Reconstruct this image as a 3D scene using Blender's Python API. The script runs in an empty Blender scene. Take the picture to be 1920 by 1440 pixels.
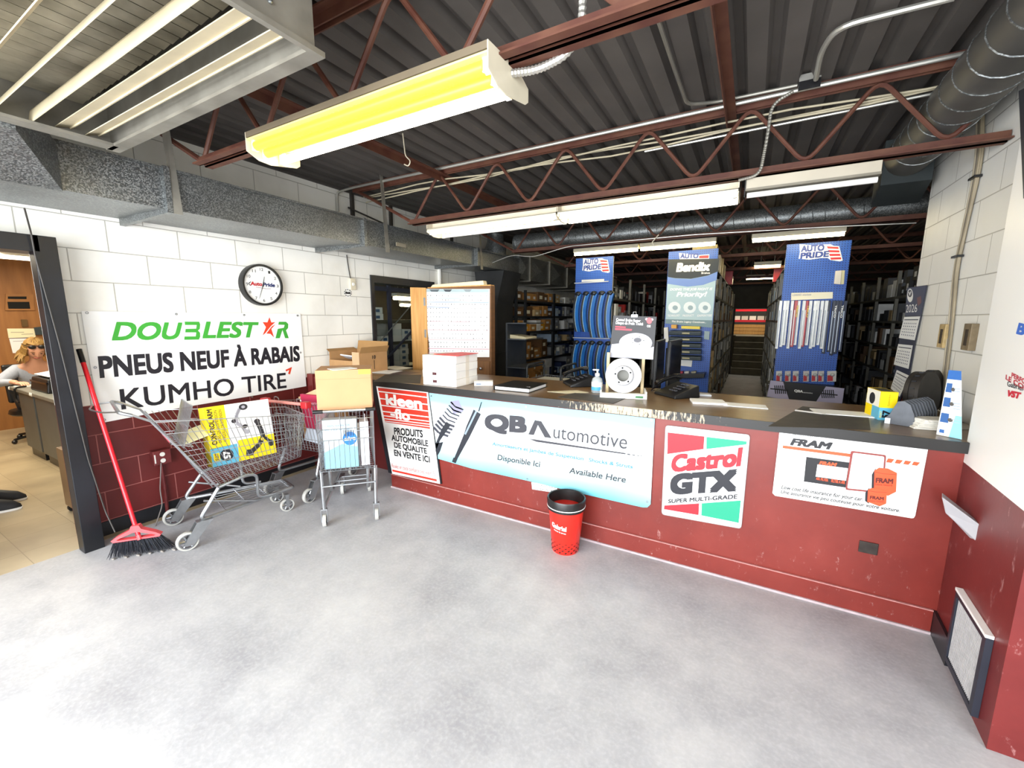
import bpy, bmesh, math, random
from mathutils import Vector as V, Matrix
random.seed(7)
S = bpy.context.scene
col = S.collection
pi = math.pi

# ------------------------------------------------------------------ camera
FL, YAW, PITCH, ROLL = 784.2, 0.5162, 0.1557, 0.0029
cF = V((-math.sin(YAW)*math.cos(PITCH), math.cos(YAW)*math.cos(PITCH), -math.sin(PITCH)))
_r = V((math.cos(YAW), math.sin(YAW), 0)); _u = _r.cross(cF)
cR = _r*math.cos(ROLL)+_u*math.sin(ROLL); cU = _u*math.cos(ROLL)-_r*math.sin(ROLL)
EYE = V((0, 0, 1.5))
cam = bpy.data.objects.new('camera', bpy.data.cameras.new('camera')); col.objects.link(cam)
cam.data.sensor_width = 36; cam.data.sensor_fit = 'HORIZONTAL'; cam.data.lens = FL/1920*36
cam.data.clip_start = .02; cam.data.clip_end = 200
cam.matrix_world = Matrix(((cR.x, cU.x, -cF.x, EYE.x), (cR.y, cU.y, -cF.y, EYE.y), (cR.z, cU.z, -cF.z, EYE.z), (0, 0, 0, 1)))
S.camera = cam

def at(px, py, X=None, Y=None, Z=None, N=None):
    """survey helper: where the sight line through a photo point meets a real plane of the room"""
    d = cF+cR*((px-960)/FL)-cU*((py-720)/FL)
    if X is not None: t = (X-EYE.x)/d.x
    elif N is not None: t = (V(N[0])-EYE).dot(V(N[1]))/d.dot(V(N[1]))
    elif Y is not None: t = (Y-EYE.y)/d.y
    else: t = (Z-EYE.z)/d.z
    return EYE+d*t

# ------------------------------------------------------------------ light and exposure
S.view_settings.view_transform = 'Standard'; S.view_settings.look = 'None'
S.view_settings.exposure = 0.15; S.view_settings.gamma = 1; S.view_settings.use_curve_mapping = False
w = bpy.data.worlds.new('sky'); S.world = w; w.use_nodes = True
w.node_tree.nodes['Background'].inputs[0].default_value = (.80, .90, 1.0, 1)
w.node_tree.nodes['Background'].inputs[1].default_value = 1.0
def area(name, loc, aim, sx, sy, power, color=(1, 1, 1), spread=pi):
    l = bpy.data.lights.new(name, 'AREA'); l.shape = 'RECTANGLE'; l.size = sx; l.size_y = sy
    l.energy = power; l.color = color; l.spread = spread
    o = bpy.data.objects.new(name, l); col.objects.link(o); o.location = loc
    o.rotation_euler = V(aim).to_track_quat('-Z', 'Y').to_euler(); return o
# daylight through the big street window behind the photographer
area('street_window_daylight', (-1.4, -1.92, 1.35), (0, 1, -.06), 4.6, 2.3, 430, (.93, .97, 1))
# added fill light at an unseen, assumed side opening, aimed towards the pier
area('side_fill_light', (2.2, -.6, 1.5), (-1, .75, -.1), 1.6, 1.9, 70, (.95, .98, 1))
# ------------------------------------------------------------------ helpers
def lin(h):
    c = [int(h[i:i+2], 16)/255 for i in (0, 2, 4)]
    return tuple((x/12.92 if x <= .04045 else ((x+.055)/1.055)**2.4) for x in c)+(1,)
MATS = {}
def mat(name, hexc='808080', rough=.6, metal=0., var=.12, scale=6., bump=0., hex2=None, emit=0., bscale=60., alpha=1., trans=0., coat=0., stretch=None):
    """painted / printed / cast surface: two tones mixed by noise, optional bump"""
    if name in MATS: return MATS[name]
    m = bpy.data.materials.new(name); m.use_nodes = True; N = m.node_tree.nodes; L = m.node_tree.links
    b = N['Principled BSDF']; c = lin(hexc)
    b.inputs['Roughness'].default_value = rough; b.inputs['Metallic'].default_value = metal
    if var or hex2:
        tc = N.new('ShaderNodeTexCoord'); n = N.new('ShaderNodeTexNoise'); n.inputs['Scale'].default_value = scale; n.inputs['Detail'].default_value = 4
        if stretch:
            mp = N.new('ShaderNodeMapping'); mp.inputs['Scale'].default_value = stretch; L.new(tc.outputs['Object'], mp.inputs[0]); L.new(mp.outputs[0], n.inputs[0])
        else: L.new(tc.outputs['Object'], n.inputs[0])
        r = N.new('ShaderNodeValToRGB'); r.color_ramp.elements[0].position = .3; r.color_ramp.elements[1].position = .7
        c2 = lin(hex2) if hex2 else tuple(min(1, x*(1+var)) for x in c[:3])+(1,)
        r.color_ramp.elements[0].color = c if hex2 else tuple(x*(1-var) for x in c[:3])+(1,); r.color_ramp.elements[1].color = c2
        L.new(n.outputs[0], r.inputs[0]); L.new(r.outputs[0], b.inputs['Base Color'])
        if bump:
            n2 = N.new('ShaderNodeTexNoise'); n2.inputs['Scale'].default_value = bscale; L.new(tc.outputs['Object'], n2.inputs[0])
            bp = N.new('ShaderNodeBump'); bp.inputs['Strength'].default_value = bump; bp.inputs['Distance'].default_value = .01
            L.new(n2.outputs[0], bp.inputs['Height']); L.new(bp.outputs[0], b.inputs['Normal'])
    else: b.inputs['Base Color'].default_value = c
    if emit: b.inputs['Emission Color'].default_value = c; b.inputs['Emission Strength'].default_value = emit
    if trans: b.inputs['Transmission Weight'].default_value = trans
    if alpha < 1: b.inputs['Alpha'].default_value = alpha
    if coat: b.inputs['Coat Weight'].default_value = coat
    MATS[name] = m; return m
def ink(h, rough=.5):
    return mat('ink_'+h, h, rough, var=0)
class G:
    """small node-graph helper for the special materials"""
    def __init__(s, name):
        s.m = bpy.data.materials.new(name); s.m.use_nodes = True; s.t = s.m.node_tree; s.b = s.t.nodes['Principled BSDF']; MATS[name] = s.m
    def n(s, typ, ins={}, **kw):
        x = s.t.nodes.new('ShaderNode'+typ)
        for k, v in kw.items(): setattr(x, k, v)
        for k, v in ins.items():
            if hasattr(v, 'is_output'): s.t.links.new(v, x.inputs[k])
            else: x.inputs[k].default_value = v
        return x
    def set(s, **kw):
        for k, v in kw.items():
            k = k.replace('_', ' ')
            if hasattr(v, 'is_output'): s.t.links.new(v, s.b.inputs[k])
            else: s.b.inputs[k].default_value = v
    def noise(s, vec, scale, detail=4, rough=.5): return s.n('TexNoise', {'Vector': vec, 'Scale': scale, 'Detail': detail, 'Roughness': rough}).outputs[0]
    def ramp(s, fac, stops):
        r = s.n('ValToRGB', {'Fac': fac}); e = r.color_ramp.elements
        while len(e) < len(stops): e.new(.5)
        for q, (p, c) in zip(e, stops): q.position = p; q.color = lin(c) if isinstance(c, str) else c
        return r.outputs[0]
    def mix(s, f, a, b, mode='MIX'):
        x = s.n('Mix', data_type='RGBA', blend_type=mode)
        for i, v in ((0, f), (6, a), (7, b)):
            if hasattr(v, 'is_output'): s.t.links.new(v, x.inputs[i])
            else: x.inputs[i].default_value = lin(v) if isinstance(v, str) else v
        return x.outputs[2]
    def math(s, op, a, b=0.):
        return s.n('Math', {0: a, 1: b}, operation=op).outputs[0]
    def bump(s, h, st=.3, d=.01): s.set(Normal=s.n('Bump', {'Height': h, 'Strength': st, 'Distance': d}).outputs[0])

def tag(o, label=None, cat=None, group=None, kind=None):
    if label: o['label'] = label
    if cat: o['category'] = cat
    if group: o['group'] = group
    if kind: o['kind'] = kind
    return o
def thing(name, label, cat, loc=(0, 0, 0), rz=0., group=None, tilt=None):
    o = bpy.data.objects.new(name, None); col.objects.link(o); o.location = loc; o.rotation_euler = (tilt[0], tilt[1], rz) if tilt else (0, 0, rz)
    o.empty_display_size = .1
    return tag(o, label, cat, group)
def dup(o, loc=None, rz=None, label=None, group=None, parent=None):
    c = o.copy(); col.objects.link(c)
    if parent is not None: c.parent = parent
    if loc is not None: c.location = loc
    if rz is not None: c.rotation_euler[2] = rz
    if label: c['label'] = label
    if group: c['group'] = group
    for ch in o.children: dup(ch, parent=c)
    return c
def frame(p, q):
    z = (q-p).normalized(); x = z.orthogonal().normalized(); return x, z.cross(x), z
class MB:
    def __init__(s): s.v = []; s.f = []; s.k = []; s.mi = 0
    def add(s, vs, fs):
        n = len(s.v); s.v += [tuple(v) for v in vs]; s.f += [tuple(i+n for i in f) for f in fs]; s.k += [s.mi]*len(fs); return s
    def bx(s, x0, x1, y0, y1, z0, z1, M=None):
        vs = [V((x, y, z)) for z in (z0, z1) for y in (y0, y1) for x in (x0, x1)]
        if M is not None: vs = [M @ v for v in vs]
        return s.add(vs, [(0, 2, 3, 1), (4, 5, 7, 6), (0, 1, 5, 4), (2, 6, 7, 3), (0, 4, 6, 2), (1, 3, 7, 5)])
    def hexa(s, b, t):
        """solid from 4 bottom and 4 top points"""
        return s.add(list(b)+list(t), [(3, 2, 1, 0), (4, 5, 6, 7), (0, 1, 5, 4), (1, 2, 6, 5), (2, 3, 7, 6), (3, 0, 4, 7)])
    def poly(s, pts, n):
        """flat outline thickened along vector n"""
        pts = [V(p) for p in pts]; n = V(n); k = len(pts)
        return s.add(pts+[p+n for p in pts], [tuple(range(k))[::-1], tuple(range(k, 2*k))]+[(i, (i+1) % k, k+(i+1) % k, k+i) for i in range(k)])
    def cyl(s, p, q, r0, r1=None, seg=12, cap=True):
        p = V(p); q = V(q); r1 = r0 if r1 is None else r1; x, y, z = frame(p, q)
        vs = [c+(x*math.cos(a)+y*math.sin(a))*r for c, r in ((p, r0), (q, r1)) for a in [2*pi*i/seg for i in range(seg)]]
        fs = [(i, (i+1) % seg, seg+(i+1) % seg, seg+i) for i in range(seg)]
        if cap: fs += [tuple(range(seg))[::-1], tuple(range(seg, 2*seg))]
        return s.add(vs, fs)
    def tube(s, pts, r, seg=8, closed=False):
        pts = [V(p) for p in pts]; n = len(pts)
        if n < 2: return s
        rs = r if isinstance(r, (list, tuple)) else [r]*n
        t0 = (pts[1]-pts[0]).normalized(); x = t0.orthogonal().normalized(); vs = []
        for i, p in enumerate(pts):
            a = pts[i]-pts[i-1] if (i or closed) else pts[1]-pts[0]
            b = pts[(i+1) % n]-p if (i < n-1 or closed) else a
            t = (a.normalized()+b.normalized()); t = t.normalized() if t.length > 1e-6 else b.normalized()
            x = (x-t*x.dot(t)); x = x.normalized() if x.length > 1e-6 else t.orthogonal().normalized(); y = t.cross(x)
            vs += [p+(x*math.cos(2*pi*k/seg)+y*math.sin(2*pi*k/seg))*rs[i] for k in range(seg)]
        m = n if closed else n-1
        fs = [(i*seg+k, i*seg+(k+1) % seg, ((i+1) % n)*seg+(k+1) % seg, ((i+1) % n)*seg+k) for i in range(m) for k in range(seg)]
        if not closed: fs += [tuple(range(seg))[::-1], tuple(range((n-1)*seg, n*seg))]
        return s.add(vs, fs)
    def lathe(s, prof, c=(0, 0, 0), seg=24, ax=(0, 0, 1), cap=True):
        c = V(c); z = V(ax).normalized(); x = z.orthogonal().normalized(); y = z.cross(x); n = len(prof)
        vs = [c+z*h+(x*math.cos(2*pi*k/seg)+y*math.sin(2*pi*k/seg))*r for r, h in prof for k in range(seg)]
        fs = [(i*seg+k, i*seg+(k+1) % seg, (i+1)*seg+(k+1) % seg, (i+1)*seg+k) for i in range(n-1) for k in range(seg)]
        if cap:
            if prof[0][0] > 1e-5: fs.append(tuple(range(seg))[::-1])
            if prof[-1][0] > 1e-5: fs.append(tuple(range((n-1)*seg, n*seg)))
        return s.add(vs, fs)
    def ball(s, c, r, seg=12, M=None):
        r = V(r) if isinstance(r, (tuple, list, V)) else V((r, r, r)); c = V(c); vs = []; rg = seg//2+1
        for i in range(rg+1):
            a = pi*i/rg
            for k in range(seg):
                p = V((math.sin(a)*math.cos(2*pi*k/seg)*r.x, math.sin(a)*math.sin(2*pi*k/seg)*r.y, math.cos(a)*r.z))
                if M is not None: p = M @ p
                vs.append(c+p)
        return s.add(vs, [(i*seg+k, (i+1)*seg+k, (i+1)*seg+(k+1) % seg, i*seg+(k+1) % seg) for i in range(rg) for k in range(seg)])
    def text(s, txt, O, U, W, bold=0., shear=0., fit=True, res=4):
        """lettering: baseline starts at O, U spans the line, W is the cap height"""
        cu = bpy.data.curves.new('lettering', 'FONT'); cu.body = txt; cu.resolution_u = res; cu.shear = shear; cu.fill_mode = 'FRONT'
        ob = bpy.data.objects.new('lettering', cu); me = ob.to_mesh()
        co = [v.co.copy() for v in me.vertices]; fs = [tuple(p.vertices) for p in me.polygons]
        ob.to_mesh_clear(); bpy.data.objects.remove(ob); bpy.data.curves.remove(cu)
        if not co: return s
        x0 = min(c.x for c in co); x1 = max(c.x for c in co); O = V(O); U = V(U); W = V(W); e = max(0, bold)
        # heavier weights: overlapping copies shifted by the stroke weight
        N = U.cross(W); N = N.normalized()*.00005 if N.length else N; i_ = 0
        for dx, dy in ((0, 0),) if e < .004 else ((-e, -e), (e, -e), (-e, e), (e, e), (0, e), (0, -e), (e, 0), (-e, 0)) if e > .03 else ((-e, -e), (e, -e), (-e, e), (e, e)):
            s.add([O+N*i_+U*((c.x+dx-x0+e)/(x1-x0+2*e))+W*((c.y+dy+e)/(.69+2*e)) for c in co], fs); i_ += 1
        return s
    def build(s, name, mats, parent=None, world=False, smooth=False, bevel=0., kind=None, label=None):
        me = bpy.data.meshes.new(name); me.from_pydata(s.v, [], s.f)
        mats = mats if isinstance(mats, (list, tuple)) else [mats]
        for m in mats: me.materials.append(m)
        if len(mats) > 1: me.polygons.foreach_set('material_index', s.k)
        me.update()
        o = bpy.data.objects.new(name, me); col.objects.link(o)
        if parent is not None:
            o.parent = parent
            if world:
                M = Matrix.LocRotScale(parent.location, parent.rotation_euler, None); q = parent.parent
                if q is not None: M = Matrix.LocRotScale(q.location, q.rotation_euler, None) @ parent.matrix_parent_inverse @ M
                o.matrix_parent_inverse = M.inverted()
        if smooth:
            me.polygons.foreach_set('use_smooth', [True]*len(me.polygons))
            try: me.set_sharp_from_angle(angle=math.radians(38))
            except Exception: pass
        if bevel:
            b = o.modifiers.new('bevel', 'BEVEL'); b.width = bevel; b.segments = 2; b.limit_method = 'ANGLE'
        if kind: o['kind'] = kind
        if label: o['label'] = label
        return o
def rnd(pts, r, n=5):
    """polyline with rounded corners"""
    pts = [V(p) for p in pts]; out = [pts[0]]
    for a, b, c in zip(pts, pts[1:], pts[2:]):
        d = min(r, (a-b).length*.49, (c-b).length*.49); p = b+(a-b).normalized()*d; q = b+(c-b).normalized()*d
        out += [p*(1-t)**2+b*2*t*(1-t)+q*t*t for t in [i/n for i in range(n+1)]]
    return out+[pts[-1]]
class Sign:
    """a flat printed thing on a real plane; print is laid out from survey points on that plane"""
    def __init__(s, o, n, **plane): s.o = o; s.n = V(n); s.p = plane; s.lift = .0025
    def pt(s, p, k=0): return at(p[0], p[1], **s.p)+s.n*(s.lift+k*.0008)
    def plate(s, name, pts, m, th=.002, **kw): return MB().poly([at(p[0], p[1], **s.p) for p in pts], s.n*th).build(name, m, s.o, True, **kw)
    def shape(s, pts, m, k=0, name='printed_shape'):
        many = pts if isinstance(pts[0][0], (tuple, list)) else [pts]; b = MB()
        if 1 < len(many) <= 5: return [s.shape(q, m, k, name) for q in many][-1]
        for q in many: b.poly([s.pt(p, k) for p in q], s.n*.0003)
        return b.build(name, m, s.o, True)
    def text(s, rows, m, k=1, name='lettering'):
        """rows: (text, baseline left, baseline right, top left, bold, shear)"""
        for r in (rows if isinstance(rows, list) else [rows]):
            t, a, c, h = r[:4]; O = s.pt(a, k); MB().text(t, O, s.pt(c, k)-O, s.pt(h, k)-O, *(r[4:])).build(name, m, s.o, True)
def arc(c, r, a0, a1, n=12): return [(c[0]+r[0]*math.cos(a0+(a1-a0)*i/n), c[1]+r[1]*math.sin(a0+(a1-a0)*i/n)) for i in range(n+1)]
def rrect(x0, y0, x1, y1, r, n=4):
    return arc((x1-r, y1-r), (r, r), 0, pi/2, n)+arc((x0+r, y1-r), (r, r), pi/2, pi, n)+arc((x0+r, y0+r), (r, r), pi, 1.5*pi, n)+arc((x1-r, y0+r), (r, r), 1.5*pi, 2*pi, n)
# ------------------------------------------------------------------ materials of the room
def block_mat(name, axis, split, y0, white='F4F2EA', red='641C1A'):
    g = G(name); p = g.n('NewGeometry').outputs['Position']; s = g.n('SeparateXYZ', {0: p})
    u = g.math('ADD', s.outputs[axis], -y0); v = g.math('ADD', s.outputs[2], -.1037+.2032*20)
    vec = g.n('CombineXYZ', {0: u, 1: v}).outputs[0]
    br = g.n('TexBrick', {'Vector': vec, 'Color1': (1, 1, 1, 1), 'Color2': (1, 1, 1, 1), 'Mortar': (0, 0, 0, 1), 'Scale': 1., 'Mortar Size': .0035, 'Mortar Smooth': .3, 'Brick Width': .4064, 'Row Height': .2032})
    n1 = g.noise(p, 2.2, 5); n2 = g.noise(p, 45, 3)
    rd = g.ramp(n1, [(.25, '541716'), (.6, red), (1, '702422')])
    rd2 = g.mix(br.outputs['Fac'], rd, '9C5A55')
    k = g.math('GREATER_THAN', s.outputs[2], split)
    g.set(Base_Color=g.mix(k, rd2, g.mix(br.outputs['Fac'], g.ramp(n1, [(.3, 'E6E3DA'), (.55, white), (1, 'FBFAF5')]), 'B4B0A6')), Roughness=.5)
    h = g.math('ADD', g.math('MULTIPLY', br.outputs['Fac'], -1.), g.math('MULTIPLY', n2, .25)); g.bump(h, .5, .004); return g.m
M_left = block_mat('painted_block_left', 1, .917, 1.196)
M_right = block_mat('painted_block_right', 1, .955, 2.1, 'E9E7E0')
M_cross = block_mat('painted_block_cross', 0, .9, .2)
g = G('smooth_pier_paint'); p = g.n('NewGeometry').outputs['Position']; s = g.n('SeparateXYZ', {0: p}); n1 = g.noise(p, 3, 6, .65)
sc = g.ramp(g.noise(g.n('Mapping', {0: p, 'Scale': (9, 9, 4)}).outputs[0], 2.2, 8, .72), [(.60, (0, 0, 0, 1)), (.68, (.8, .8, .8, 1))])
red = g.mix(sc, g.ramp(n1, [(.3, '621A19'), (.7, '742523')]), 'A87876')
g.set(Base_Color=g.mix(g.math('GREATER_THAN', s.outputs[2], .865), red, 'EFEDE8'), Roughness=.42); g.bump(n1, .15, .01); M_pier = g.m
# worn concrete
g = G('worn_concrete'); p = g.n('NewGeometry').outputs['Position']
a = g.noise(p, 1.3, 7, .66); b_ = g.noise(p, 6, 8, .72); c_ = g.noise(p, 60, 3)
base = g.ramp(a, [(.28, '8A8A8F'), (.5, 'ADADB0'), (.72, 'C4C3C3')])
base = g.mix(g.ramp(b_, [(.4, (0, 0, 0, 1)), (.72, (.42, .42, .42, 1))]), base, '96959A')
base = g.mix(g.ramp(g.noise(p, 14, 9, .75), [(.68, (0, 0, 0, 1)), (.74, (.6, .6, .6, 1))]), base, '76716D')
base = g.mix(g.ramp(c_, [(.45, (0, 0, 0, 1)), (.8, (.3, .3, .3, 1))]), base, 'CFCFD1')
vo = g.n('TexVoronoi', {'Vector': g.n('Mapping', {0: p, 'Scale': (1, 1, 1)}).outputs[0], 'Scale': .55}, feature='DISTANCE_TO_EDGE').outputs[0]
g.set(Base_Color=base, Roughness=g.ramp(b_, [(.3, (.38,)*3+(1,)), (.7, (.62,)*3+(1,))])); g.bump(c_, .12, .004); M_conc = g.m
# office vinyl tile
g = G('office_vinyl_tile'); p = g.n('NewGeometry').outputs['Position']
br = g.n('TexBrick', {'Vector': p, 'Color1': lin('B9A98B'), 'Color2': lin('AB9A7C'), 'Mortar': lin('8F8068'), 'Scale': 1., 'Mortar Size': .002, 'Brick Width': .305, 'Row Height': .305}, offset=0.)
g.set(Base_Color=g.mix(g.ramp(g.noise(p, 2.5, 5), [(.4, (0, 0, 0, 1)), (.75, (.6, .6, .6, 1))]), br.outputs[0], '80715C'), Roughness=.35); M_vinyl = g.m
M_deck = mat('sooty_steel_deck', '4E4945', .75, .0, .16, 2.5)
M_steel = mat('red_primed_steel', '4A2116', .65, 0, .22, 9, hex2='623C2A')
g = G('scuffed_black_paint'); p = g.n('NewGeometry').outputs['Position']
g.set(Base_Color=g.mix(g.ramp(g.noise(g.n('Mapping', {0: p, 'Scale': (9, 9, 2.2)}).outputs[0], 5, 9, .78), [(.69, (0, 0, 0, 1)), (.73, (.8, .8, .8, 1))]), g.ramp(g.noise(p, 3, 5), [(.3, '101114'), (.7, '1D1F25')]), '8C8880'), Roughness=.36); M_blacktrim = g.m
M_galv = None
g = G('galvanised_sheet'); p = g.n('TexCoord').outputs['Object']
v_ = g.n('TexVoronoi', {'Vector': p, 'Scale': 170.}).outputs['Color']
sp = g.n('SeparateColor', {0: v_}).outputs[0]
base = g.mix(g.ramp(sp, [(.3, (0, 0, 0, 1)), (.97, (1, 1, 1, 1))]), '6A6E70', 'A9ADAC')
g.set(Base_Color=g.mix(g.ramp(g.noise(p, 2.2, 5), [(.35, (0, 0, 0, 1)), (.75, (.55, .55, .55, 1))]), base, '6B6962'), Metallic=.75, Roughness=g.ramp(sp, [(0, (.32,)*3+(1,)), (1, (.52,)*3+(1,))])); M_galv = g.m
M_dgalv = mat('dusty_galvanised', '77736A', .55, .55, .2, 6, hex2='9A968B')
M_white = mat('white_enamel', 'F2F0E8', .4, 0, .04)
M_cream = mat('cream_enamel', 'D9D0B8', .45, 0, .08)
M_chrome = mat('zinc_plated_wire', 'B9BCC0', .28, .95, .1, 20)
M_tube = mat('zinc_plated_tube', 'A8ABAE', .33, .9, .15, 14)
M_rubber = mat('grey_caster_rubber', 'B5B4AE', .6, 0, .1, 30)
M_black = mat('black_plastic', '141416', .35, 0, .15)
M_dark = mat('dark_void', '0B0B0C', .9, 0, 0)
M_paper = mat('white_paper', 'F3F3F1', .7, 0, .03)
M_card = mat('brown_cardboard', 'B48A5C', .8, 0, .08, 10)
M_card2 = mat('orange_cardboard', 'C0946A', .75, 0, .05, 6)
M_shelf = mat('grey_shelf_steel', '6F6C62', .5, .35, .12, 8)
M_shelfd = mat('dark_shelf_steel', '33363A', .5, .4, .15, 8)
M_tubeon = mat('lit_fluorescent_tube', 'FFF4DC', .4, 0, 0, emit=16)
M_tubeyel = mat('lit_amber_tube', 'FFDA24', .4, 0, 0, emit=4.5)
M_tubefar = mat('lit_far_tube', 'FFEDB8', .4, 0, 0, emit=26)
M_tubeoff = mat('unlit_tube', 'E9E8E2', .3, 0, 0)

# ------------------------------------------------------------------ room shell
def wall(name, boxes, m):
    b = MB()
    for q in boxes: b.bx(*q)
    return b.build(name, m, kind='structure')
LX = -3.795; DZ = 2.83
MB().bx(-3.72, 5., -2.2, 17.5, -.1, 0).build('floor', M_conc, kind='structure')
MB().bx(-8.8, -3.72, -2.2, 2.7, -.1, .001).build('floor_office', M_vinyl, kind='structure')
MB().bx(-9, -3.72, 2.7, 9, -.1, 0).build('floor_storeroom', M_conc, kind='structure')
wall('wall_left', [(LX-.2, LX, -2.2, -.35, 0, DZ), (LX-.2, LX, -.35, .87, 1.9, DZ), (LX-.2, LX, .87, 3.425, 0, DZ), (LX-.2, LX, 3.425, 4.52, 1.98, DZ), (LX-.2, LX, 4.52, 17.5, 0, DZ)], M_left)
wall('wall_right', [(1.02, 1.22, 2.585, 4.17, 0, DZ), (1.02, 1.22, -1.9, 2.585, 2.33, DZ)], M_right)
PIER = lambda y: .88-(2.585-y)*.061
PN = ((.88, 2.585, 0), V((-1, .061, 0)).normalized())
MB().hexa([(PIER(1.93), 1.93, 0), (2.5, 1.93, 0), (2.5, 2.585, 0), (.88, 2.585, 0)], [(PIER(1.93), 1.93, 2.32), (2.5, 1.93, 2.32), (2.5, 2.585, 2.32), (.88, 2.585, 2.32)]).build('wall_pier', M_pier, kind='structure')
wall('wall_right_front', [(2.3, 2.5, -2.2, -1.5, 0, DZ), (2.3, 2.5, .4, 1.93, 0, DZ), (2.3, 2.5, -1.5, .4, 0, .45), (2.3, 2.5, -1.5, .4, 2.5, DZ)], M_left)
wall('wall_front', [(-3.8, -3.7, -2.2, -2, 0, DZ), (.9, 2.5, -2.2, -2, 0, DZ), (-3.7, .9, -2.2, -2, 0, .15), (-3.7, .9, -2.2, -2, 2.55, DZ)], M_cross)
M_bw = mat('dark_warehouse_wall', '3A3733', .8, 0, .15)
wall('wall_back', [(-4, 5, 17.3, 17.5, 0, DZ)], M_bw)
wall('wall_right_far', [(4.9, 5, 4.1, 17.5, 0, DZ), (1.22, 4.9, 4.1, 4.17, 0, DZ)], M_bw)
# corrugated roof deck, ribs running away from the counter
b = MB(); x = -4.0; prof = []
while x < 5.0:
    prof += [(x, 2.795), (x+.085, 2.795), (x+.103, 2.835), (x+.137, 2.835)]; x += .155
n = len(prof)
for y in (-2.2, 17.5): b.v += [(px, y, pz) for px, pz in prof]
for i in range(n-1): b.f.append((i, i+1, n+i+1, n+i)); b.k.append(0)
b.bx(-4, 5, -2.2, 17.5, 2.845, 2.9)
b.build('ceiling', M_deck, kind='structure')
# office and storeroom shells
M_wood = mat('oak_veneer', '8A5A2C', .5, 0, .1, 3, hex2='A06B38', stretch=(6, 6, .6))
M_offw = mat('office_wall_paint', 'CFC6B2', .7, 0, .04)
wall('wall_office_back', [(-8.8, -8.6, -2.2, 2.7, 0, 2.25)], M_wood)
wall('wall_office_side', [(-8.6, -3.995, 2.6, 2.7, 0, 2.25), (-8.6, -3.995, -2.2, -2.1, 0, 2.25)], M_offw)
MB().bx(-8.8, -3.995, -2.2, 2.7, 2.25, 2.35).build('ceiling_office', M_offw, kind='structure')
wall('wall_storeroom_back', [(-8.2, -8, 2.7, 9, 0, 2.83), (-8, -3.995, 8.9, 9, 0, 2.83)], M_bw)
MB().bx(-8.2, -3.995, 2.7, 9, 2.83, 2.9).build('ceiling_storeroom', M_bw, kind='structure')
# black door frame of the office opening: posts stand proud of the wall
b = MB(); b.bx(-3.70, -3.6, .806, .904, 0, 1.963).bx(-3.79, -3.70, .832, .904, 0, 1.963).bx(-3.99, -3.6, -.45, -.35, 0, 1.963).bx(-3.79, -3.6, -.35, .832, 1.87, 1.963)
b.bx(-3.79, -3.77, .826, .832, 0, 1.87).bx(-3.735, -3.72, .820, .832, 0, 1.87)
b.build('trim_1', M_blacktrim, kind='structure', bevel=.004)
b = MB(); b.bx(-3.99, -3.775, 3.425, 3.47, 0, 1.98).bx(-3.99, -3.775, 4.475, 4.52, 0, 1.98).bx(-3.99, -3.775, 3.47, 4.475, 1.9, 1.98)
b.build('trim_2', M_blacktrim, kind='structure')
# cove base along the left wall
b = MB(); b.bx(LX, LX+.012, .904, 2.58, 0, .10); b.build('baseboard_left', M_blacktrim, kind='structure')
b = MB(); b.hexa([(.852, 2.35, 0), (.864, 2.35, 0), (.879, 2.584, 0), (.867, 2.584, 0)], [(.852, 2.35, .12), (.864, 2.35, .12), (.879, 2.584, .12), (.867, 2.584, .12)]); b.build('baseboard_pier', M_blacktrim, kind='structure')
# ------------------------------------------------------------------ roof joists
def joist(y, x0, x1, label, end_bar=True):
    t = thing('roof_joist', label, 'joist', ((x0+x1)/2, y, 2.36), group='open web roof joists')
    b = MB()
    for s in (-1, 1):                                   # pair of angles with a gap
        y0, y1 = sorted((y+s*.012, y+s*.052)); b.bx(x0, x1, y0, y1, 2.36, 2.367)
        y0, y1 = sorted((y+s*.012, y+s*.018)); b.bx(x0, x1, y0, y1, 2.36, 2.405)
    b.build('bottom_chord', M_steel, t, True)
    b = MB()
    xa = x0 if not end_bar else x0-.75
    for s in (-1, 1):
        y0, y1 = sorted((y+s*.012, y+s*.055)); b.bx(xa, x1, y0, y1, 2.787, 2.795)
        y0, y1 = sorted((y+s*.012, y+s*.019)); b.bx(xa, x1, y0, y1, 2.745, 2.787)
    b.build('top_chord', M_steel, t, True)
    pts = []; k = math.ceil((x0-.193)/.6-.02); xb = .193+.6*k
    while xb <= x1-.01:
        pts.append((xb, y, 2.39)); 
        if xb+.3 < x1+.12: pts.append((xb+.3, y, 2.765))
        xb += .6
    MB().tube(rnd(pts, .075, 4), .0125, 7).build('web_rod', M_steel, t, True, smooth=True)
    if end_bar: MB().tube([(x0+.03, y, 2.375), (x0-.55, y, 2.68), (x0-.72, y, 2.76)], .016, 6).build('end_bar', M_steel, t, True)
    return t
joist(1.36, -2.83, 1.015, 'nearest red open web joist, carrying the amber fluorescent fixture')
joist(3.10, -2.85, 1.015, 'second red open web joist, above the counter and its lit fixtures')
joist(5.05, -2.85, 4.6, 'third red open web joist, just in front of the spiral duct')
joist(6.85, -2.85, 4.6, 'fourth red open web joist, above the blue pegboards')
joist(8.7, -2.85, 4.6, 'fifth red open web joist, deep above the shelf aisles')
joist(10.5, -2.85, 4.6, 'sixth red open web joist, far above the shelf aisles')
joist(12.3, -2.85, 4.6, 'seventh red open web joist, furthest over the stairs')
for x, n in ((-2.48, 'flat red bridging bar crossing under the deck on the left'), (-.235, 'flat red bridging bar crossing under the deck near the middle')):
    b = MB().bx(x-.003, x+.003, 1.0, 12.2, 2.69, 2.745).bx(x, x+.05, 1.0, 12.2, 2.738, 2.745)
    tag(b.build('bridging_bar', M_steel), n, 'steel bar', 'bridging bars')
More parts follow.
